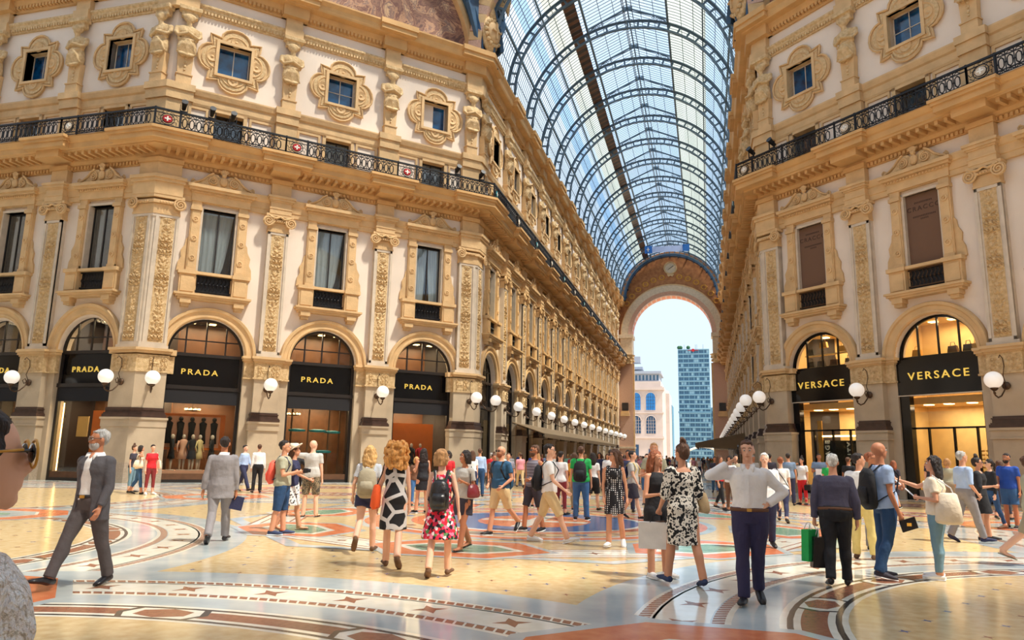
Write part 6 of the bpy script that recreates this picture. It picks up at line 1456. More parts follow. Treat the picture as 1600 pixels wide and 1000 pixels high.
# ---------------- the people in the crossing ----------------
HANG = ((.16, .02, -1), (.06, -.18, -1)); SWF = ((.14, -.35, -1), (.05, -.55, -1)); SWB = ((.16, .35, -1), (.08, .1, -1))
HOLD = ((.25, -.15, -1), (-.25, -1, .15), 'fist'); PHONE = ((.72, -.5, -.08), (-.8, .3, .53), 'fist'); HIP = ((.75, .3, -.75), (-.75, -.45, -.55), 'open'); STRAPH = ((.2, .1, -1), (-.1, -.8, .75), 'fist')
WALK_R = {'R': (26, 6, 1, -6), 'L': (-18, 16, 1, 24)}; WALK_L = {'L': (26, 6, 1, -6), 'R': (-18, 16, 1, 24)}; MID_R = {'R': (14, 5, 1, 0), 'L': (-10, 20, 1, 16)}; MID_L = {'L': (14, 5, 1, 0), 'R': (-10, 20, 1, 16)}
ST = {'L': (2, 2, 3), 'R': (2, 2, 3)}; ST2 = {'L': (8, 6, 4), 'R': (-1, 2, 3)}
P = person
# grey suit, walking towards the left
s = P('person', (-1.92, -34.01), 1.78, .02, 'bearded grey-haired man in open dark grey suit striding left', 'm', 1.04, 'skin_tan', {'R': (27, 4, 2, -8), 'L': (-14, 6, 2, 10)}, {'L': ((.2, -.1, -1), (.02, -.5, -1), 'relax'), 'R': SWB}, head=(0, -28),
      wear=[('vest', 'c_white'), ('trousers', 'c_trouser'), ('belt', 'c_shoe'), ('jacket', 'c_suit', 'open'), ('collar', 'c_white')], hair=('short', 'hair_grey'), vox=.011, glasses='clear', beard='hair_grey')
s = P('person', (-3.17, -29.90), 1.82, 3.63, 'dark-haired man in light grey suit walking away, papers in his hand', 'm', 1.04, 'skin_tan', {'R': (20, 4, 0, 0), 'L': (-16, 22, 0, 30)}, {'L': ((.25, .15, -1), (.12, -.1, -1)), 'R': HANG}, head=(0, 5),
      wear=[('jacket', 'c_suit2'), ('trousers', 'c_suit2'), ('collar', 'c_white')], hair=('short', 'hair_dark'), vox=.012)
bk = MB().m('c_navy'); W_ = s['A']['R'][2] + s['A']['R'][3] * .1; bk.obox(W_ + Vector((-.02, -.01, -.1)), (.1, 0, .02), (0, .012, 0), (-.02, 0, .11)); item(s, 'folder', [('cover', bk)], 'small blue folder held by the man in light grey suit', 'folder')
s = P('person', (-2.88, -28.43), 1.76, 1.86, 'young man in olive tee and blue shorts with coral backpack', 'm', 1.12, 'skin_mid', {'L': (4, 3, 2), 'R': (-6, 4, 2)}, {'L': ((.1, -.2, -1), (-.2, -1, .25), 'fist'), 'R': ((.12, -.2, -1), (-.25, -1, .25), 'fist')},
      wear=[('tshirt', 'c_olive'), ('shorts', 'c_dkdenim', 1.1)], hair=('short', 'hair_dark'), shoe=('sneaker', 'c_shoeblue'))
backpack(s, 'c_coral', 'coral backpack on the young man in olive tee', 'c_navy', .95, .02)
cm = MB().m('c_shoe'); W_ = s['A']['L'][2] + s['A']['L'][3] * .1; cm.obox(W_ + Vector((-.06, -.02, .0)), (.07, 0, 0), (0, .035, 0), (0, 0, .045)); cm.lathe([(0, 0), (.035, 0), (.035, .06), (0, .06)], W_ + Vector((-.06, -.05, 0)), 10, axis='y'); item(s, 'camera', [('camera_body', cm)], 'small black camera held by the man with coral backpack', 'camera')
s = P('person', (-3.14, -27.63), 1.70, 1.94, 'woman in straw sun hat, navy top and white patterned skirt pointing', 'f', 1.0, 'skin_mid', MID_L, {'R': ((.3, -.5, -.8), (.15, -1, -.4), 'fist'), 'L': HANG},
      wear=[('tshirt', 'c_navy'), ('skirt', 'p_bwleaf', .52, .21)], hair=('hat', 'hair_brown'), shoe=('sandal', 'c_brownshoe'))
s = P('person', (-4.97, -24.57), 1.70, 3.77, 'dark-haired woman in black playsuit hugged by man in grey tee', 'f', 1.0, 'skin_mid', ST, {'R': ((.7, -.1, -.5), (.6, -.2, -.5)), 'L': HANG}, wear=[('tshirt', 'c_black'), ('shorts', 'c_black', .45)], hair=('bun', 'hair_dark'), vox=.015, shoe=('sandal', 'c_shoe'))
s = P('person', (-4.40, -24.69), 1.84, 3.40, 'man in grey tee and camouflage shorts seen from behind', 'm', 1.05, 'skin_light', {'L': (2, 2, 5), 'R': (2, 2, 5)}, {'L': ((.9, .1, .1), (.7, -.3, -.3)), 'R': HANG}, head=(0, -35), wear=[('tshirt', 'c_ltgrey'), ('shorts', 'p_camo', .95)], hair=('bald', 'hair_red'), vox=.015, shoe=('sandal', 'c_shoe'))
P('person', (-12.48, -15.71), 1.80, 1.56, 'man in pale blue shirt and dark trousers walking right near the left shop', 'm', 1, 'skin_light', WALK_R, {'L': SWF, 'R': SWB}, wear=[('shirt', 'c_ltblue'), ('trousers', 'c_navy')], hair=('short', 'hair_dark'), vox=.02)
P('person', (-11.55, -16.18), 1.80, 3.81, 'man in white shirt and black trousers standing before the shop pier', 'm', .98, 'skin_light', ST, wear=[('shirt', 'c_white'), ('trousers', 'c_black')], hair=('short', 'hair_brown'), vox=.02)
P('person', (-10.2, -16.46), 1.80, 3.18, 'man in white shirt partly hidden behind the coral backpack man', 'm', 1, 'skin_light', ST, wear=[('shirt', 'c_white'), ('trousers', 'c_black')], hair=('short', 'hair_dark'), vox=.02)
s = P('person', (-0.34, -29.98), 1.68, 3.45, 'blonde woman in striped top and navy shorts carrying grey backpack', 'f', 1.08, 'skin_light', {'L': (-16, 40, 1, 62), 'R': (10, 4, 1, 0)}, {'L': ((.3, .1, -1), (.1, -.4, -.8)), 'R': HANG}, wear=[('tshirt', 'p_stripe'), ('shorts', 'c_navy', .42)], hair=('wavy', 'hair_blond'), shoe=('shoe', 'c_brownshoe'))
backpack(s, 'c_khaki', 'grey-brown backpack on the blonde woman in striped top', 'c_khaki', 1.05, .04)
s = P('person', (0.72, -31.32), 1.72, 3.55, 'woman with big curly golden hair in black and white swirl dress', 'f', 1.02, 'skin_light', {'L': (10, 4, 0, 0), 'R': (-14, 26, -2, 40)}, {'L': ((.25, .0, -1), (.1, -.1, -1)), 'R': HANG}, wear=[('dress', 'p_bwband', .52, .2)], hair=('curly', 'hair_gold'), shoe=('shoe', 'c_brownshoe'))
shoulder_bag(s, 'L', 'c_orange', 'bright orange handbag of the curly-haired woman', z=.98, w_=.34, h_=.34, d_=.14, x=.27, y=.03)
s = P('person', (1.63, -31.89), 1.60, 3.35, 'blonde bob-haired woman in red floral dress walking away', 'f', 1.0, 'skin_light', {'L': (-10, 16, 2, 30), 'R': (8, 4, 2, 0)}, {'R': ((.3, .15, -1), (.12, -.1, -1), 'relax'), 'L': HANG}, head=(0, -55), wear=[('dress', 'p_floral', .50, .27)], hair=('bob', 'hair_light'), shoe=('shoe', 'c_brownshoe'))
backpack(s, 'c_shoe', 'small black leather backpack on the floral dress woman', 'c_shoe', .92, .06)
s = P('person', (1.05, -29.20), 1.64, -.45, 'woman in light grey tee and navy skirt holding a bag strap', 'f', 1.08, 'skin_tan', MID_L, {'L': ((.2, .15, -1), (-.3, -.9, .4), 'fist'), 'R': HANG}, head=(0, -15), wear=[('tshirt', 'c_ltgrey'), ('skirt', 'c_dark', .62, .19)], hair=('bob', 'hair_dark'), shoe=('sandal', 'c_shoe'))
shoulder_bag(s, 'L', 'c_maroon', 'maroon leather handbag of the woman in grey tee', z=1.05, w_=.32, h_=.22, d_=.12, x=.25, y=-.02)
s = P('person', (-2.43, -22.28), 1.70, 3.87, 'woman with long dark wavy hair in short black dress', 'f', 1, 'skin_mid', ST2, {'L': HOLD, 'R': HANG}, wear=[('dress', 'c_black', .62, .17)], hair=('wavy', 'hair_dark'), vox=.016, shoe=('sneaker', 'c_black'))
P('person', (-3.46, -13.77), 1.80, 3.44, 'man in light blue shirt and jeans standing before the arcade corner', 'm', 1.02, 'skin_mid', ST, wear=[('shirt', 'c_ltblue'), ('trousers', 'c_dkdenim')], hair=('short', 'hair_brown'), vox=.02)
s = P('person', (0.97, -26.64), 1.76, -.39, 'bald bearded man in sunglasses, blue tee and beige shorts', 'm', 1.04, 'skin_mid', {'R': (14, 4, 2, 0), 'L': (-22, 30, 2, 40)}, {'L': ((.3, .15, -1), (-.35, -.75, -.6), 'relax'), 'R': ((.2, 0, -1), (-.3, -.8, -.5), 'relax')}, head=(-3, -8), wear=[('tshirt', 'c_teal'), ('shorts', 'c_beige', .95)], hair=('bald', 'hair_red'), glasses='dark', beard='hair_red', shoe=('sneaker', 'c_shoe'))
backpack(s, 'c_teal', 'dark blue backpack slung on the bald bearded man', 'c_black', 1.0, .05)
s = P('person', (1.45, -25.7), 1.78, -.54, 'bearded man in sunglasses, grey striped tank top and dark shorts', 'm', 1.0, 'skin_tan', {'R': (18, 14, 2, 0), 'L': (-8, 6, 2, 8)}, {'L': ((.25, .1, -1), (-.4, -.9, -.2), 'relax'), 'R': HANG}, head=(0, -15), wear=[('tank', 'p_greystripe'), ('shorts', 'c_dark', .98)], hair=('short', 'hair_brown'), glasses='dark', beard='hair_brown', vox=.013, shoe=('sneaker', 'c_black'))
s = P('person', (2.17, -27.52), 1.84, 1.74, 'young man in white tee and beige shorts striding right', 'm', .96, 'skin_light', {'L': (-20, 8, 2, 8), 'R': (27, 8, 2, -14)}, {'L': ((.15, -.25, -1), (.05, -.9, -.75), 'relax'), 'R': ((.15, -.3, -1), (0, -.9, -.7), 'relax')}, wear=[('tshirt', 'c_white'), ('shorts', 'c_beige', 1.02)], hair=('short', 'hair_dark'), glasses='dark', shoe=('sneaker', 'c_white'))
backpack(s, 'c_black', 'black backpack on the young man in white tee', 'c_black', 1.0, .02)
s = P('person', (1.92, -22.43), 1.82, 3.17, 'man in bright green tee and jeans with black backpack', 'm', 1.12, 'skin_mid', {'L': (2, 2, 4), 'R': (2, 2, 4)}, wear=[('tshirt', 'c_green'), ('trousers', 'c_denim')], hair=('short', 'hair_brown'), vox=.015, shoe=('sneaker', 'c_black'))
backpack(s, 'c_black', 'black backpack on the man in green tee', 'c_black', 1.05, .02)
s = P('person', (3.41, -27.80), 1.68, -.02, 'woman in black polka-dot sleeveless dress looking to the left', 'f', 1.02, 'skin_mid', {'R': (3, 2, 1), 'L': (-4, 26, 3, 34)}, {'R': ((.2, 0, -1), (-.1, -.35, -1), 'relax'), 'L': ((.22, .05, -1), (.1, -.12, -1), 'relax')}, head=(0, -62), wear=[('dress', 'p_dots', .58, .19)], hair=('long', 'hair_brown'), glasses='dark', shoe=('sneaker', 'c_white'))
s = P('person', (3.13, -21.39), 1.76, 1.32, 'young man in grey tee and dark shorts walking with navy backpack', 'm', 1, 'skin_light', {'R': (18, 4, 1, 0), 'L': (-16, 20, 1, 30)}, {'L': HOLD, 'R': SWF}, head=(0, 20), wear=[('tshirt', 'c_ltgrey'), ('shorts', 'c_dark', .9)], hair=('short', 'hair_dark'), vox=.016, shoe=('sneaker', 'c_black'))
backpack(s, 'c_navy', 'navy backpack with yellow edge on the young man in dark shorts', 'c_yellow', 1.05, .02)
s = P('person', (3.91, -24.71), 1.88, .07, 'man in grey printed tee with sunglasses pushed up on his head', 'm', 1.02, 'skin_mid', ST, {'R': HOLD, 'L': HOLD}, wear=[('tshirt', 'c_olive'), ('shorts', 'c_dark', .95)], hair=('short', 'hair_light'), vox=.013, shoe=('sneaker', 'c_black'))
pr = MB().m('c_black'); pr.bar(s['Mt'] @ Vector((-.06, -.15, 1.28)), s['Mt'] @ Vector((.0, -.152, 1.22)), .05, .01); pr.bar(s['Mt'] @ Vector((.06, -.15, 1.28)), s['Mt'] @ Vector((.0, -.152, 1.22)), .05, .01); obj('shirt_print', pr, s['root'], label='dark chest print')
s = P('person', (4.36, -30.84), 1.66, .67, 'woman in black top mostly hidden behind the floral-dress woman with bun', 'f', 1, 'skin_mid', ST, {'R': HOLD, 'L': HANG}, head=(0, 15), wear=[('tank', 'c_black'), ('shorts', 'c_black', .45)], hair=('long', 'hair_red'), shoe=('sneaker', 'c_white'))
held_bag(s, 'R', 'c_brown', 'dark brown paper bag held below the white shopping bag', .26, .34, .1, dz=-.22, dy=-.05)
s = P('person', (4.72, -31.43), 1.74, 3.62, 'woman with top bun in black and white flower-print dress', 'f', 1.18, 'skin_mid', {'L': (16, 6, 4, 0), 'R': (-10, 8, 6, 14)}, {'L': ((.25, -.1, -1), (.0, -.55, -.6), 'fist'), 'R': ((.2, .1, -1), (-.1, -.6, -.5))}, head=(0, 20), wear=[('dress', 'p_bwfloral', .50, .21, 'sleeves')], hair=('bun', 'hair_brown'), shoe=('shoe', 'c_shoeblue'))
held_bag(s, 'L', 'c_bag', 'large pale paper shopping bag held by the woman with bun', .50, .33, .13, dz=-.02, handle=.10, rz=-.5)
b_ = shoulder_bag(s, 'R', 'p_check', 'tan checked handbag on the shoulder of the woman with bun', z=1.02, w_=.30, h_=.26, d_=.14, x=.27, y=.0, strap='c_brown')
s = P('person', (5.48, -32.40), 1.77, -.05, 'man in white shirt and purple-blue trousers talking on a phone', 'm', 1.07, 'skin_light', {'R': (2, 3, 0, 0), 'L': (-12, 16, -2, 26)}, {'R': PHONE, 'L': HIP}, head=(3, 0), wear=[('shirt', 'c_white'), ('trousers', 'c_purple'), ('belt', 'c_brown'), ('collar', 'c_white', 1)], hair=('short', 'hair_brown'), vox=.010, shoe=('shoe', 'c_shoe'))
ph = MB().m('c_shoe'); W_ = s['hd'](-.095, -.02, -.01); ph.obox(W_, (.006, .0, 0), (0, .034, .012), (0, -.02, .068)); item(s, 'phone', [('handset', ph)], 'black phone held to the ear of the man in white shirt', 'phone')
P('person', (6.05, -26.85), 1.70, .02, 'white-haired man half hidden behind the man on the phone', 'm', 1.05, 'skin_light', MID_R, wear=[('tshirt', 'c_white'), ('trousers', 'c_navy')], hair=('short', 'hair_white'), vox=.014)
s = P('person', (6.87, -20.72), 1.68, 3.02, 'woman in white tee and dark trousers walking away with crossbody strap', 'f', 1.1, 'skin_light', WALK_L, wear=[('tshirt', 'c_white'), ('slim', 'c_navy')], hair=('short', 'hair_red'), vox=.016)
t_ = MB().m('c_black'); t_.tube([s['Mt'] @ Vector(q) for q in ((.12, .02, 1.47), (.06, .13, 1.35), (-.08, .145, 1.15), (-.19, .06, .95))], .012, 5); item(s, 'crossbody_strap', [('strap', t_)], 'black crossbody strap over the white tee', 'strap')
P('person', (7.33, -11.07), 1.82, 3.07, 'man in dark suit jacket walking away near the right corner pier', 'm', 1.05, 'skin_mid', MID_L, wear=[('jacket', 'c_dark'), ('trousers', 'c_dark')], hair=('short', 'hair_dark'), vox=.02)
P('person', (7.84, -12.78), 1.82, 3.04, 'man in blue shirt standing beside the left shop window on the right', 'm', 1.05, 'skin_mid', ST, wear=[('tshirt', 'c_bluegrey'), ('trousers', 'c_navy')], hair=('short', 'hair_dark'), vox=.02)
s = P('person', (8.37, -12.08), 1.68, -.64, 'woman in bright red trousers and white printed tee', 'f', 1.15, 'skin_mid', ST, {'R': PHONE, 'L': HANG}, wear=[('tshirt', 'c_white'), ('slim', 'c_red')], hair=('bun', 'hair_dark'), vox=.018, shoe=('shoe', 'c_black'))
held_bag(s, 'L', 'c_black', 'small black bag of the woman in red trousers', .24, .2, .1, dz=.1)
s = P('person', (9.20, -10.4), 1.84, .04, 'man in blue-grey tee holding a white sheet at the right shop', 'm', 1.2, 'skin_tan', ST, {'R': HOLD, 'L': HOLD}, wear=[('tshirt', 'c_bluegrey'), ('trousers', 'c_black')], hair=('short', 'hair_dark'), vox=.018)
pp = MB().m('c_white'); W_ = s['A']['R'][2] + s['A']['R'][3] * .1; pp.obox(W_ + Vector((.1, -.02, -.1)), (.13, 0, 0), (0, .006, 0), (0, 0, .15)); item(s, 'paper_sheet', [('sheet', pp)], 'white sheet held by the man in blue-grey tee', 'paper')
s = P('person', (6.64, -30.62), 1.66, 2.99, 'white-haired old man in dark shirt and black trousers walking away', 'm', 1.22, 'skin_mid', {'R': (8, 6, 1, 0), 'L': (-10, 12, 1, 14)}, {'R': ((.28, .1, -1), (.0, -.3, -1)), 'L': ((.25, .1, -1), (.05, -.15, -1), 'fist')}, lean=7, wear=[('shirt', 'c_dkshirt'), ('trousers', 'c_black'), ('belt', 'c_brown')], hair=('short', 'hair_white'), vox=.011, shoe=('shoe', 'c_shoe'))
held_bag(s, 'L', 'c_green', 'green paper shopping bag in the old man\'s left hand', .26, .42, .12, dz=.03, handle=.1, rz=.9, extra='c_white', taper=.8, dx=.06)
held_bag(s, 'L', 'c_shoe', 'black and grey carrier bag in the old man\'s left hand', .30, .40, .14, dz=-.04, handle=.12, rz=.3, extra='c_white', taper=.75, dx=-.08, dy=.05)
s = P('person', (7.50, -27.66), 1.70, 2.70, 'man in white shirt and pale yellow trousers, back turned', 'm', 1.08, 'skin_mid', {'L': (2, 2, 4), 'R': (4, 3, 4)}, head=(0, -60), wear=[('shirt', 'c_white'), ('trousers', 'c_yellow')], hair=('short', 'hair_dark'), vox=.014, shoe=('shoe', 'c_brownshoe'))
s = P('person', (7.95, -26.34), 1.73, 2.78, 'person in sunglasses with grey cropped trousers beside the yellow-trousered man', 'm', 1.0, 'skin_tan', ST, head=(0, -90), wear=[('tshirt', 'c_cream'), ('trousers', 'c_suit2')], hair=('short', 'hair_red'), vox=.014, glasses='dark', shoe=('sneaker', 'c_shoe'))
s = P('person', (7.42, -29.78), 1.84, 1.86, 'bald man in pale blue tee and jeans with black backpack', 'm', 1.02, 'skin_tan', {'L': (-2, 3, 3), 'R': (-8, 14, 3, 12)}, {'R': ((.15, .1, -1), (.05, -.3, -1), 'relax'), 'L': HOLD}, lean=-3, wear=[('polo', 'c_ltblue'), ('trousers', 'c_dkdenim')], hair=('bald', 'hair_grey'), vox=.011, shoe=('sneaker', 'c_dark'))
backpack(s, 'c_black', 'large black backpack with grey piping on the bald man', 'c_black', 1.15, .02)
gd = MB().m('c_shoe'); W_ = s['A']['R'][2] + s['A']['R'][3] * .12; gd.obox(W_ + Vector((0, -.08, -.05)), (.0, .1, -.03), (.012, 0, 0), (0, .02, .07)); gd.m('c_gold'); gd.obox(W_ + Vector((-.013, -.08, -.05)), (0, .03, 0), (.002, 0, 0), (0, 0, .02)); item(s, 'guidebook', [('cover', gd)], 'dark guidebook in the right hand of the bald man', 'book')
s = P('person', (8.11, -29.57), 1.66, 4.32, 'woman with long dark hair, cream fringed top and jeans, arm stretched', 'f', 1.15, 'skin_mid', {'L': (2, 3, 2), 'R': (4, 3, 2)}, {'R': ((.25, -1, -.35), (.05, -1, .35), 'fist'), 'L': ((.35, .15, -1), (-.4, -.85, .1), 'fist')}, head=(0, 20), wear=[('blouse', 'c_cream'), ('slim', 'c_ltdenim')], hair=('long', 'hair_dark'), vox=.011, shoe=('sneaker', 'c_white'))
shoulder_bag(s, 'L', 'c_cream', 'large cream sack bag on the back of the selfie woman', z=1.02, w_=.36, h_=.42, d_=.2, x=.20, y=.18, strap='c_white')
st_ = MB().m('c_white'); a_ = s['A']['L'][2] + s['A']['L'][3] * .08; b_ = s['A']['R'][2] + s['A']['R'][3] * .1; st_.tube([a_, b_ + (b_ - a_) * .12], .009, 6); cmm = MB().m('c_shoe'); e_ = b_ + (b_ - a_) * .16; cmm.obox(e_, (.06, 0, 0), (0, .03, 0), (0, 0, .045)); cmm.lathe([(0, 0), (.03, 0), (.03, .06), (0, .06)], e_ + Vector((0, .0, 0)), 10, axis='y')
item(s, 'selfie_stick', [('stick', st_), ('camera', cmm)], 'white selfie stick with black camera held by the dark-haired woman', 'selfie stick')
P('person', (10.14, -23.96), 1.82, 1.90, 'man in light blue shirt and grey trousers, sleeves rolled', 'm', 1.03, 'skin_mid', {'R': (18, 4, 1, 0), 'L': (-14, 16, 1, 26)}, {'R': ((.2, .1, -1), (-.2, -.6, -.6)), 'L': HANG}, wear=[('rolled', 'c_ltblue'), ('trousers', 'c_suit2')], hair=('short', 'hair_grey'), vox=.014, shoe=('shoe', 'c_navy'))
s = P('person', (10.62, -23.30), 1.70, 1.10, 'woman in long black dress with camera straps across her back', 'f', 1.12, 'skin_mid', ST2, {'R': HOLD, 'L': HANG}, wear=[('dress', 'c_black', .56, .2, 'sleeves')], hair=('bun', 'hair_dark'), vox=.015, glasses='dark')
s = P('person', (11.92, -19.92), 1.70, -1.36, 'woman in sunglasses, dark jacket and jeans at right', 'f', 1.0, 'skin_light', {'R': (14, 4, 2, 0), 'L': (-10, 8, 2, 8)}, wear=[('shirt', 'c_black'), ('slim', 'c_dkdenim')], hair=('pony', 'hair_dark'), vox=.018, glasses='dark', shoe=('shoe', 'c_brownshoe'))
P('person', (12.32, -15.09), 1.72, 2.78, 'short-haired older woman in beige jacket, back turned, near the right shop', 'f', 1.15, 'skin_light', ST, wear=[('shirt', 'c_olive'), ('trousers', 'c_khaki')], hair=('bob', 'hair_light'), vox=.02)
P('person', (12.6, -12.4), 1.84, 2.88, 'bald pink-headed man standing behind the older woman in beige', 'm', 1.05, 'skin_light', ST, wear=[('tshirt', 'c_dark'), ('trousers', 'c_dark')], hair=('bald', 'hair_grey'), vox=.02)
P('person', (12.40, -19.69), 1.84, -.76, 'man in royal blue polo and light denim shorts at the right edge', 'm', 1.08, 'skin_tan', ST2, {'R': ((.2, 0, -1), (-.3, -.7, -.3)), 'L': HANG}, wear=[('polo', 'c_blue'), ('shorts', 'c_denim', .85)], hair=('short', 'hair_dark'), vox=.016, beard='hair_dark', shoe=('sneaker', 'c_black'))
s = P('person', (13.0, -19.7), 1.76, -1.2, 'man in pale tee with black shoulder bag cut by the right edge', 'm', 1.05, 'skin_tan', ST, wear=[('tshirt', 'c_ltgrey'), ('shorts', 'c_denim', .95)], hair=('short', 'hair_dark'), vox=.018, shoe=('sneaker', 'c_black'))
shoulder_bag(s, 'R', 'c_black', 'black shoulder bag of the man at the right edge', z=.98, w_=.3, h_=.3, x=.26, y=-.04)
P('person', (10.06, -27.5), 1.74, 1.2, 'person in olive shorts and sandals walking out past the right edge', 'm', 1.1, 'skin_light', {'L': (20, 6, 1, 0), 'R': (-26, 22, 1, 20)}, wear=[('tshirt', 'c_olive'), ('shorts', 'c_khaki', .98)], hair=('short', 'hair_brown'), vox=.014, shoe=('sandal', 'c_khaki'))
s = P('person', (-15.03, -18.68), 1.68, 1.77, 'woman with light top in the group before the far left shop', 'f', 1, 'skin_light', ST, wear=[('tshirt', 'c_dark'), ('slim', 'c_ltdenim')], hair=('bun', 'hair_brown'), vox=.02)
s = P('person', (-14.2, -19.3), 1.68, 2.12, 'dark-haired woman in tan top and jeans carrying a cream bag', 'f', 1, 'skin_mid', MID_R, {'R': PHONE, 'L': HANG}, wear=[('tank', 'c_cream'), ('slim', 'c_denim')], hair=('bob', 'hair_dark'), vox=.02)
shoulder_bag(s, 'R', 'c_cream', 'cream handbag of the dark-haired woman before the left pier', z=1.1, w_=.36, h_=.26, d_=.12, x=.24)
s = P('person', (-13.75, -19.25), 1.70, 1.07, 'woman in bright red top and striped trousers beside the left pier', 'f', 1, 'skin_light', ST, wear=[('tshirt', 'c_red'), ('slim', 'c_maroon')], hair=('short', 'hair_dark'), vox=.02, shoe=('sneaker', 'c_white'))
shoulder_bag(s, 'L', 'c_cream', 'pale tote bag of the woman in red top', z=1.05, w_=.34, h_=.3, x=.26, strap='c_cream')
# middle distance
mids = [((-2.45, -20.2), 1.66, 3.32, 'f', 'woman in red tee partly hidden behind the woman in black dress', 'c_red', 'c_navy', 'bob', 'hair_dark'), ((-2.92, -19.15), 1.60, .35, 'f', 'woman in sunglasses and pale top facing forward, mid distance left', 'c_pink', 'c_white', 'bob', 'hair_dark'),
        ((-3.71, -19.61), 1.48, .38, 'f', 'small person with light hair beside the right Prada window'.replace('Prada', 'lit left'), 'c_brown', 'c_denim', 'bob', 'hair_blond'), ((-.13, -18.49), 1.68, 3.28, 'f', 'blonde woman with backpack and jeans behind the tank-top man', 'c_yellow', 'c_denim', 'wavy', 'hair_light'),
        ((1.14, -21.08), 1.70, 2.81, 'f', 'woman in white tank top beside the man in green tee', 'c_white', 'c_maroon', 'short', 'hair_dark'), ((1.3, -19.84), 1.70, 3.15, 'f', 'woman in orange-yellow top behind the man in green tee', 'c_gold', 'c_khaki', 'bob', 'hair_brown'),
        ((1.70, -18.9), 1.70, 2.95, 'f', 'woman in white top between the green tee man and polka-dot woman', 'c_white', 'c_black', 'long', 'hair_dark'), ((2.3, -19.4), 1.78, 3.19, 'm', 'man in white shirt with black trousers behind the polka-dot woman', 'c_white', 'c_black', 'short', 'hair_dark'),
        ((2.75, -18.92), 1.78, .10, 'm', 'bearded man in navy shirt facing forward behind polka-dot woman', 'c_navy', 'c_navy', 'short', 'hair_dark'), ((.54, -18.2), 1.70, .20, 'f', 'woman in pink tee behind the young man in white tee', 'c_pink', 'c_navy', 'long', 'hair_dark'),
        ((5.42, -16.26), 1.70, 1.03, 'f', 'woman in black high heels walking right of the floor reflection', 'c_red', 'c_black', 'long', 'hair_brown'), ((5.70, -17.30), 1.68, -.55, 'f', 'woman in white sleeveless top beside the woman in heels', 'c_white', 'c_brown', 'bob', 'hair_dark'),
        ((5.95, -15.2), 1.74, .14, 'f', 'woman in tan clothing behind the man on the phone', 'c_khaki', 'c_brown', 'pony', 'hair_dark'), ((-1.58, -16.55), 1.67, .26, 'm', 'man in striped shirt far behind the bald bearded man', 'p_greystripe', 'c_khaki', 'short', 'hair_brown'),
        ((-1.61, -18.2), 1.62, .63, 'f', 'woman in brown top pulling a case behind the bald bearded man', 'c_brown', 'c_dark', 'bun', 'hair_brown'), ((3.05, -15.62), 1.70, .08, 'm', 'man in grey tee far behind the navy backpack', 'c_grey', 'c_denim', 'short', 'hair_dark'),
        ((2.01, -14.34), 1.74, .11, 'm', 'man in pale blue tee far behind polka-dot woman', 'c_ltblue', 'c_khaki', 'short', 'hair_brown'), ((5.36, -4.09), 1.72, 0, 'm', 'man in dark shirt near the mouth of the arcade', 'c_dark', 'c_denim', 'short', 'hair_dark'),
        ((-3.3, -15.2), 1.72, 3.63, 'f', 'woman in white shirt near the left arcade corner', 'c_white', 'c_navy', 'long', 'hair_brown'), ((9.16, -12.9), 1.62, 3.0, 'm', 'person with green hood before the left shop window on the right', 'c_green', 'c_black', 'short', 'hair_dark'),
        ((9.9, -12.4), 1.72, 2.47, 'm', 'man in dark tee before the left shop window on the right', 'c_black', 'c_black', 'short', 'hair_brown'), ((11.2, -13.2), 1.66, 2.38, 'f', 'woman in dark top near the second shop window on the right', 'c_dark', 'c_dark', 'long', 'hair_red'),
        ((13.3, -16.5), 1.70, 2.4, 'f', 'woman in dark jacket behind the sunglasses woman at right', 'c_brown', 'c_dark', 'long', 'hair_brown'), ((6.9, -8.3), 1.74, .3, 'm', 'man in grey shirt beside the right corner pier', 'c_ltgrey', 'c_navy', 'short', 'hair_grey')]
for i, (loc, H, rz, sx, lab, top, bot, hs1, hc) in enumerate(mids):
    P('person', loc, H, rz, lab, sx, 1.0 + .03 * (i % 3), ['skin_light', 'skin_mid', 'skin_tan'][i % 3], [ST, WALK_L, MID_R, ST2][i % 4], wear=[('tshirt', top), (('slim' if sx == 'f' else 'trousers') if i % 3 else 'shorts', bot)], hair=(hs1, hc), vox=.021, face=False, shoe=('sneaker' if i % 2 else 'shoe', 'c_shoe'), glasses='dark' if 'glasses' in lab else None)
# woman close to the camera at the left edge
s = P('person', (3.645, -40.115), 1.64, 2.62, 'woman in white lace top and round sunglasses, close by at left edge', 'f', 1.12, 'skin_light', ST, {'L': HANG, 'R': HANG}, head=(-2, 0), wear=[('blouse', 'p_lace'), ('slim', 'c_ltdenim')], hair=('bun', 'hair_dark'), vox=.009, glasses='dark', face=False)
rg = MB().m('shop_gold', True)
for sg in (-1, 1):
    pts = [s['hd'](sg * .036 + .030 * math.cos(a * PI / 8), -.098, .010 + .030 * math.sin(a * PI / 8)) for a in range(17)]; rg.tube(pts, .003, 5)
rg.tube([s['hd'](.075, -.07, .02), s['hd'](.085, 0, .015)], .003, 5); rg.tube([s['hd'](-.075, -.07, .02), s['hd'](-.085, 0, .015)], .003, 5); obj('gold_glasses_frame', rg, s['root'], label='thin gold round glasses frame')
er = MB().m('c_white', True); er.ball(s['hd'](.080, .01, -.035), .008, 8, 6); er.ball(s['hd'](.080, .01, -.052), .006, 8, 6); er.ball(s['hd'](-.080, .01, -.035), .008, 8, 6); er.ball(s['hd'](-.080, .01, -.052), .006, 8, 6); obj('earrings', er, s['root'])
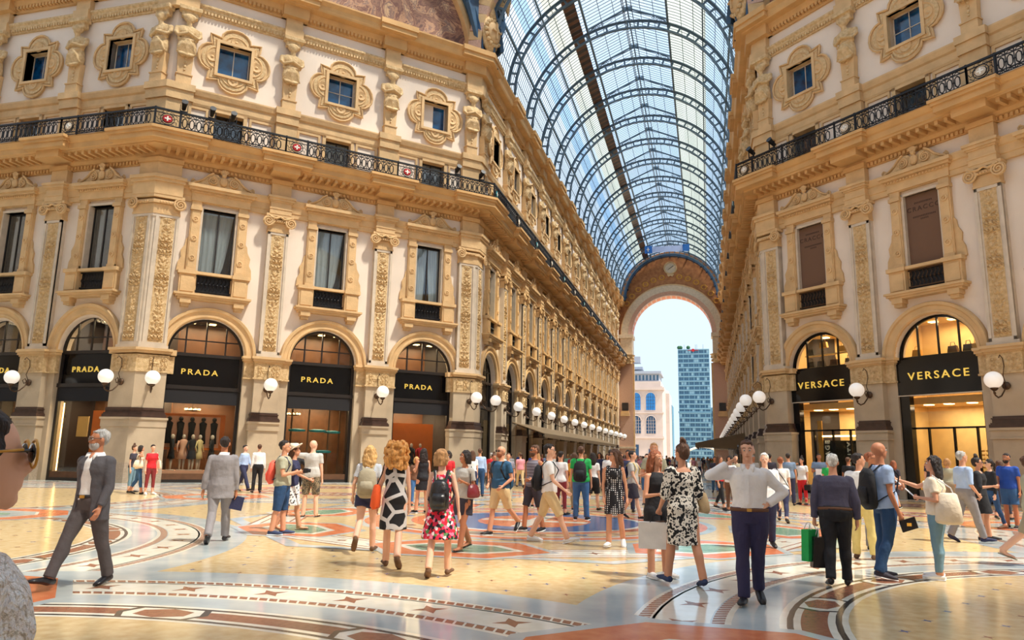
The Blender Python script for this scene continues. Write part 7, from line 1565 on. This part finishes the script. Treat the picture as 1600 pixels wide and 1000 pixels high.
# ---- the crowd down the arcade ----
rn = random.Random(11); tops = ['c_white', 'c_black', 'c_red', 'c_blue', 'c_ltgrey', 'c_navy', 'c_pink', 'c_ltblue', 'c_mint', 'c_cream', 'c_dark', 'c_maroon', 'c_coral', 'c_olive']; bots = ['c_navy', 'c_denim', 'c_black', 'c_khaki', 'c_white', 'c_dark', 'c_beige']
protos = []
for i in range(14):
    sx = 'f' if i % 2 else 'm'
    s = P('person', (0, 0), 1.7, 0, 'x', sx, 1.0 + .04 * (i % 3), ['skin_light', 'skin_mid', 'skin_tan'][i % 3], [ST, WALK_L, WALK_R, MID_L, ST2][i % 5], wear=[('tshirt', tops[i]), ('dress', tops[i], .55, .2) if i % 4 == 3 else ('slim', bots[i % 7]) if i % 2 else ('trousers', bots[i % 7])], hair=(['short', 'long', 'short', 'bob'][i % 4], ['hair_dark', 'hair_brown', 'hair_grey', 'hair_blond', 'hair_red'][i % 5]), vox=.034, face=False)
    protos.append(s['root'])
spots = []
tries = 0
while len(spots) < 190 and tries < 9000:
    tries += 1
    if rn.random() < .36: x, y = rn.uniform(-6.3, 1.5), rn.uniform(-8, 30)
    else: x, y = rn.uniform(-6.2, 6.2), rn.uniform(30, 100)
    if abs(y - YEND - 1) < 3 and abs(x) > 5.6: continue
    if y > YEND: x *= 1.6
    if x > 1.0 and y < 22: continue
    if any((x - a) ** 2 + (y - b) ** 2 < .5 for a, b in spots): continue
    spots.append((x, y))
for i, (x, y) in enumerate(sorted(spots, key=lambda q: q[1])):
    pr = protos[i % 14]; far = y > 25
    if i < 14: r = pr
    else:
        r = pr.copy(); C.objects.link(r)
        for ch in [o for o in pr.children]: c = ch.copy(); C.objects.link(c); c.parent = r
    r.matrix_world = Matrix.Translation((x, y, -.02 if y > YEND + 2.6 else .009)) @ Matrix.Rotation(rn.choice([0, PI]) + rn.uniform(-.7, .7), 4, 'Z') @ Matrix.Scale(rn.uniform(.93, 1.04), 4)
    r['label'] = 'small distant figure in the crowd beyond the great end arch' if y > YEND else 'distant pedestrian in the crowd filling the far half of the arcade' if far else 'pedestrian in the crowd at the near end of the arcade'
    r['group'] = 'crowd beyond the end arch' if y > YEND else 'crowd in the far half of the arcade' if far else 'crowd in the near half of the arcade'
bpy.data.scenes.remove(TMP)
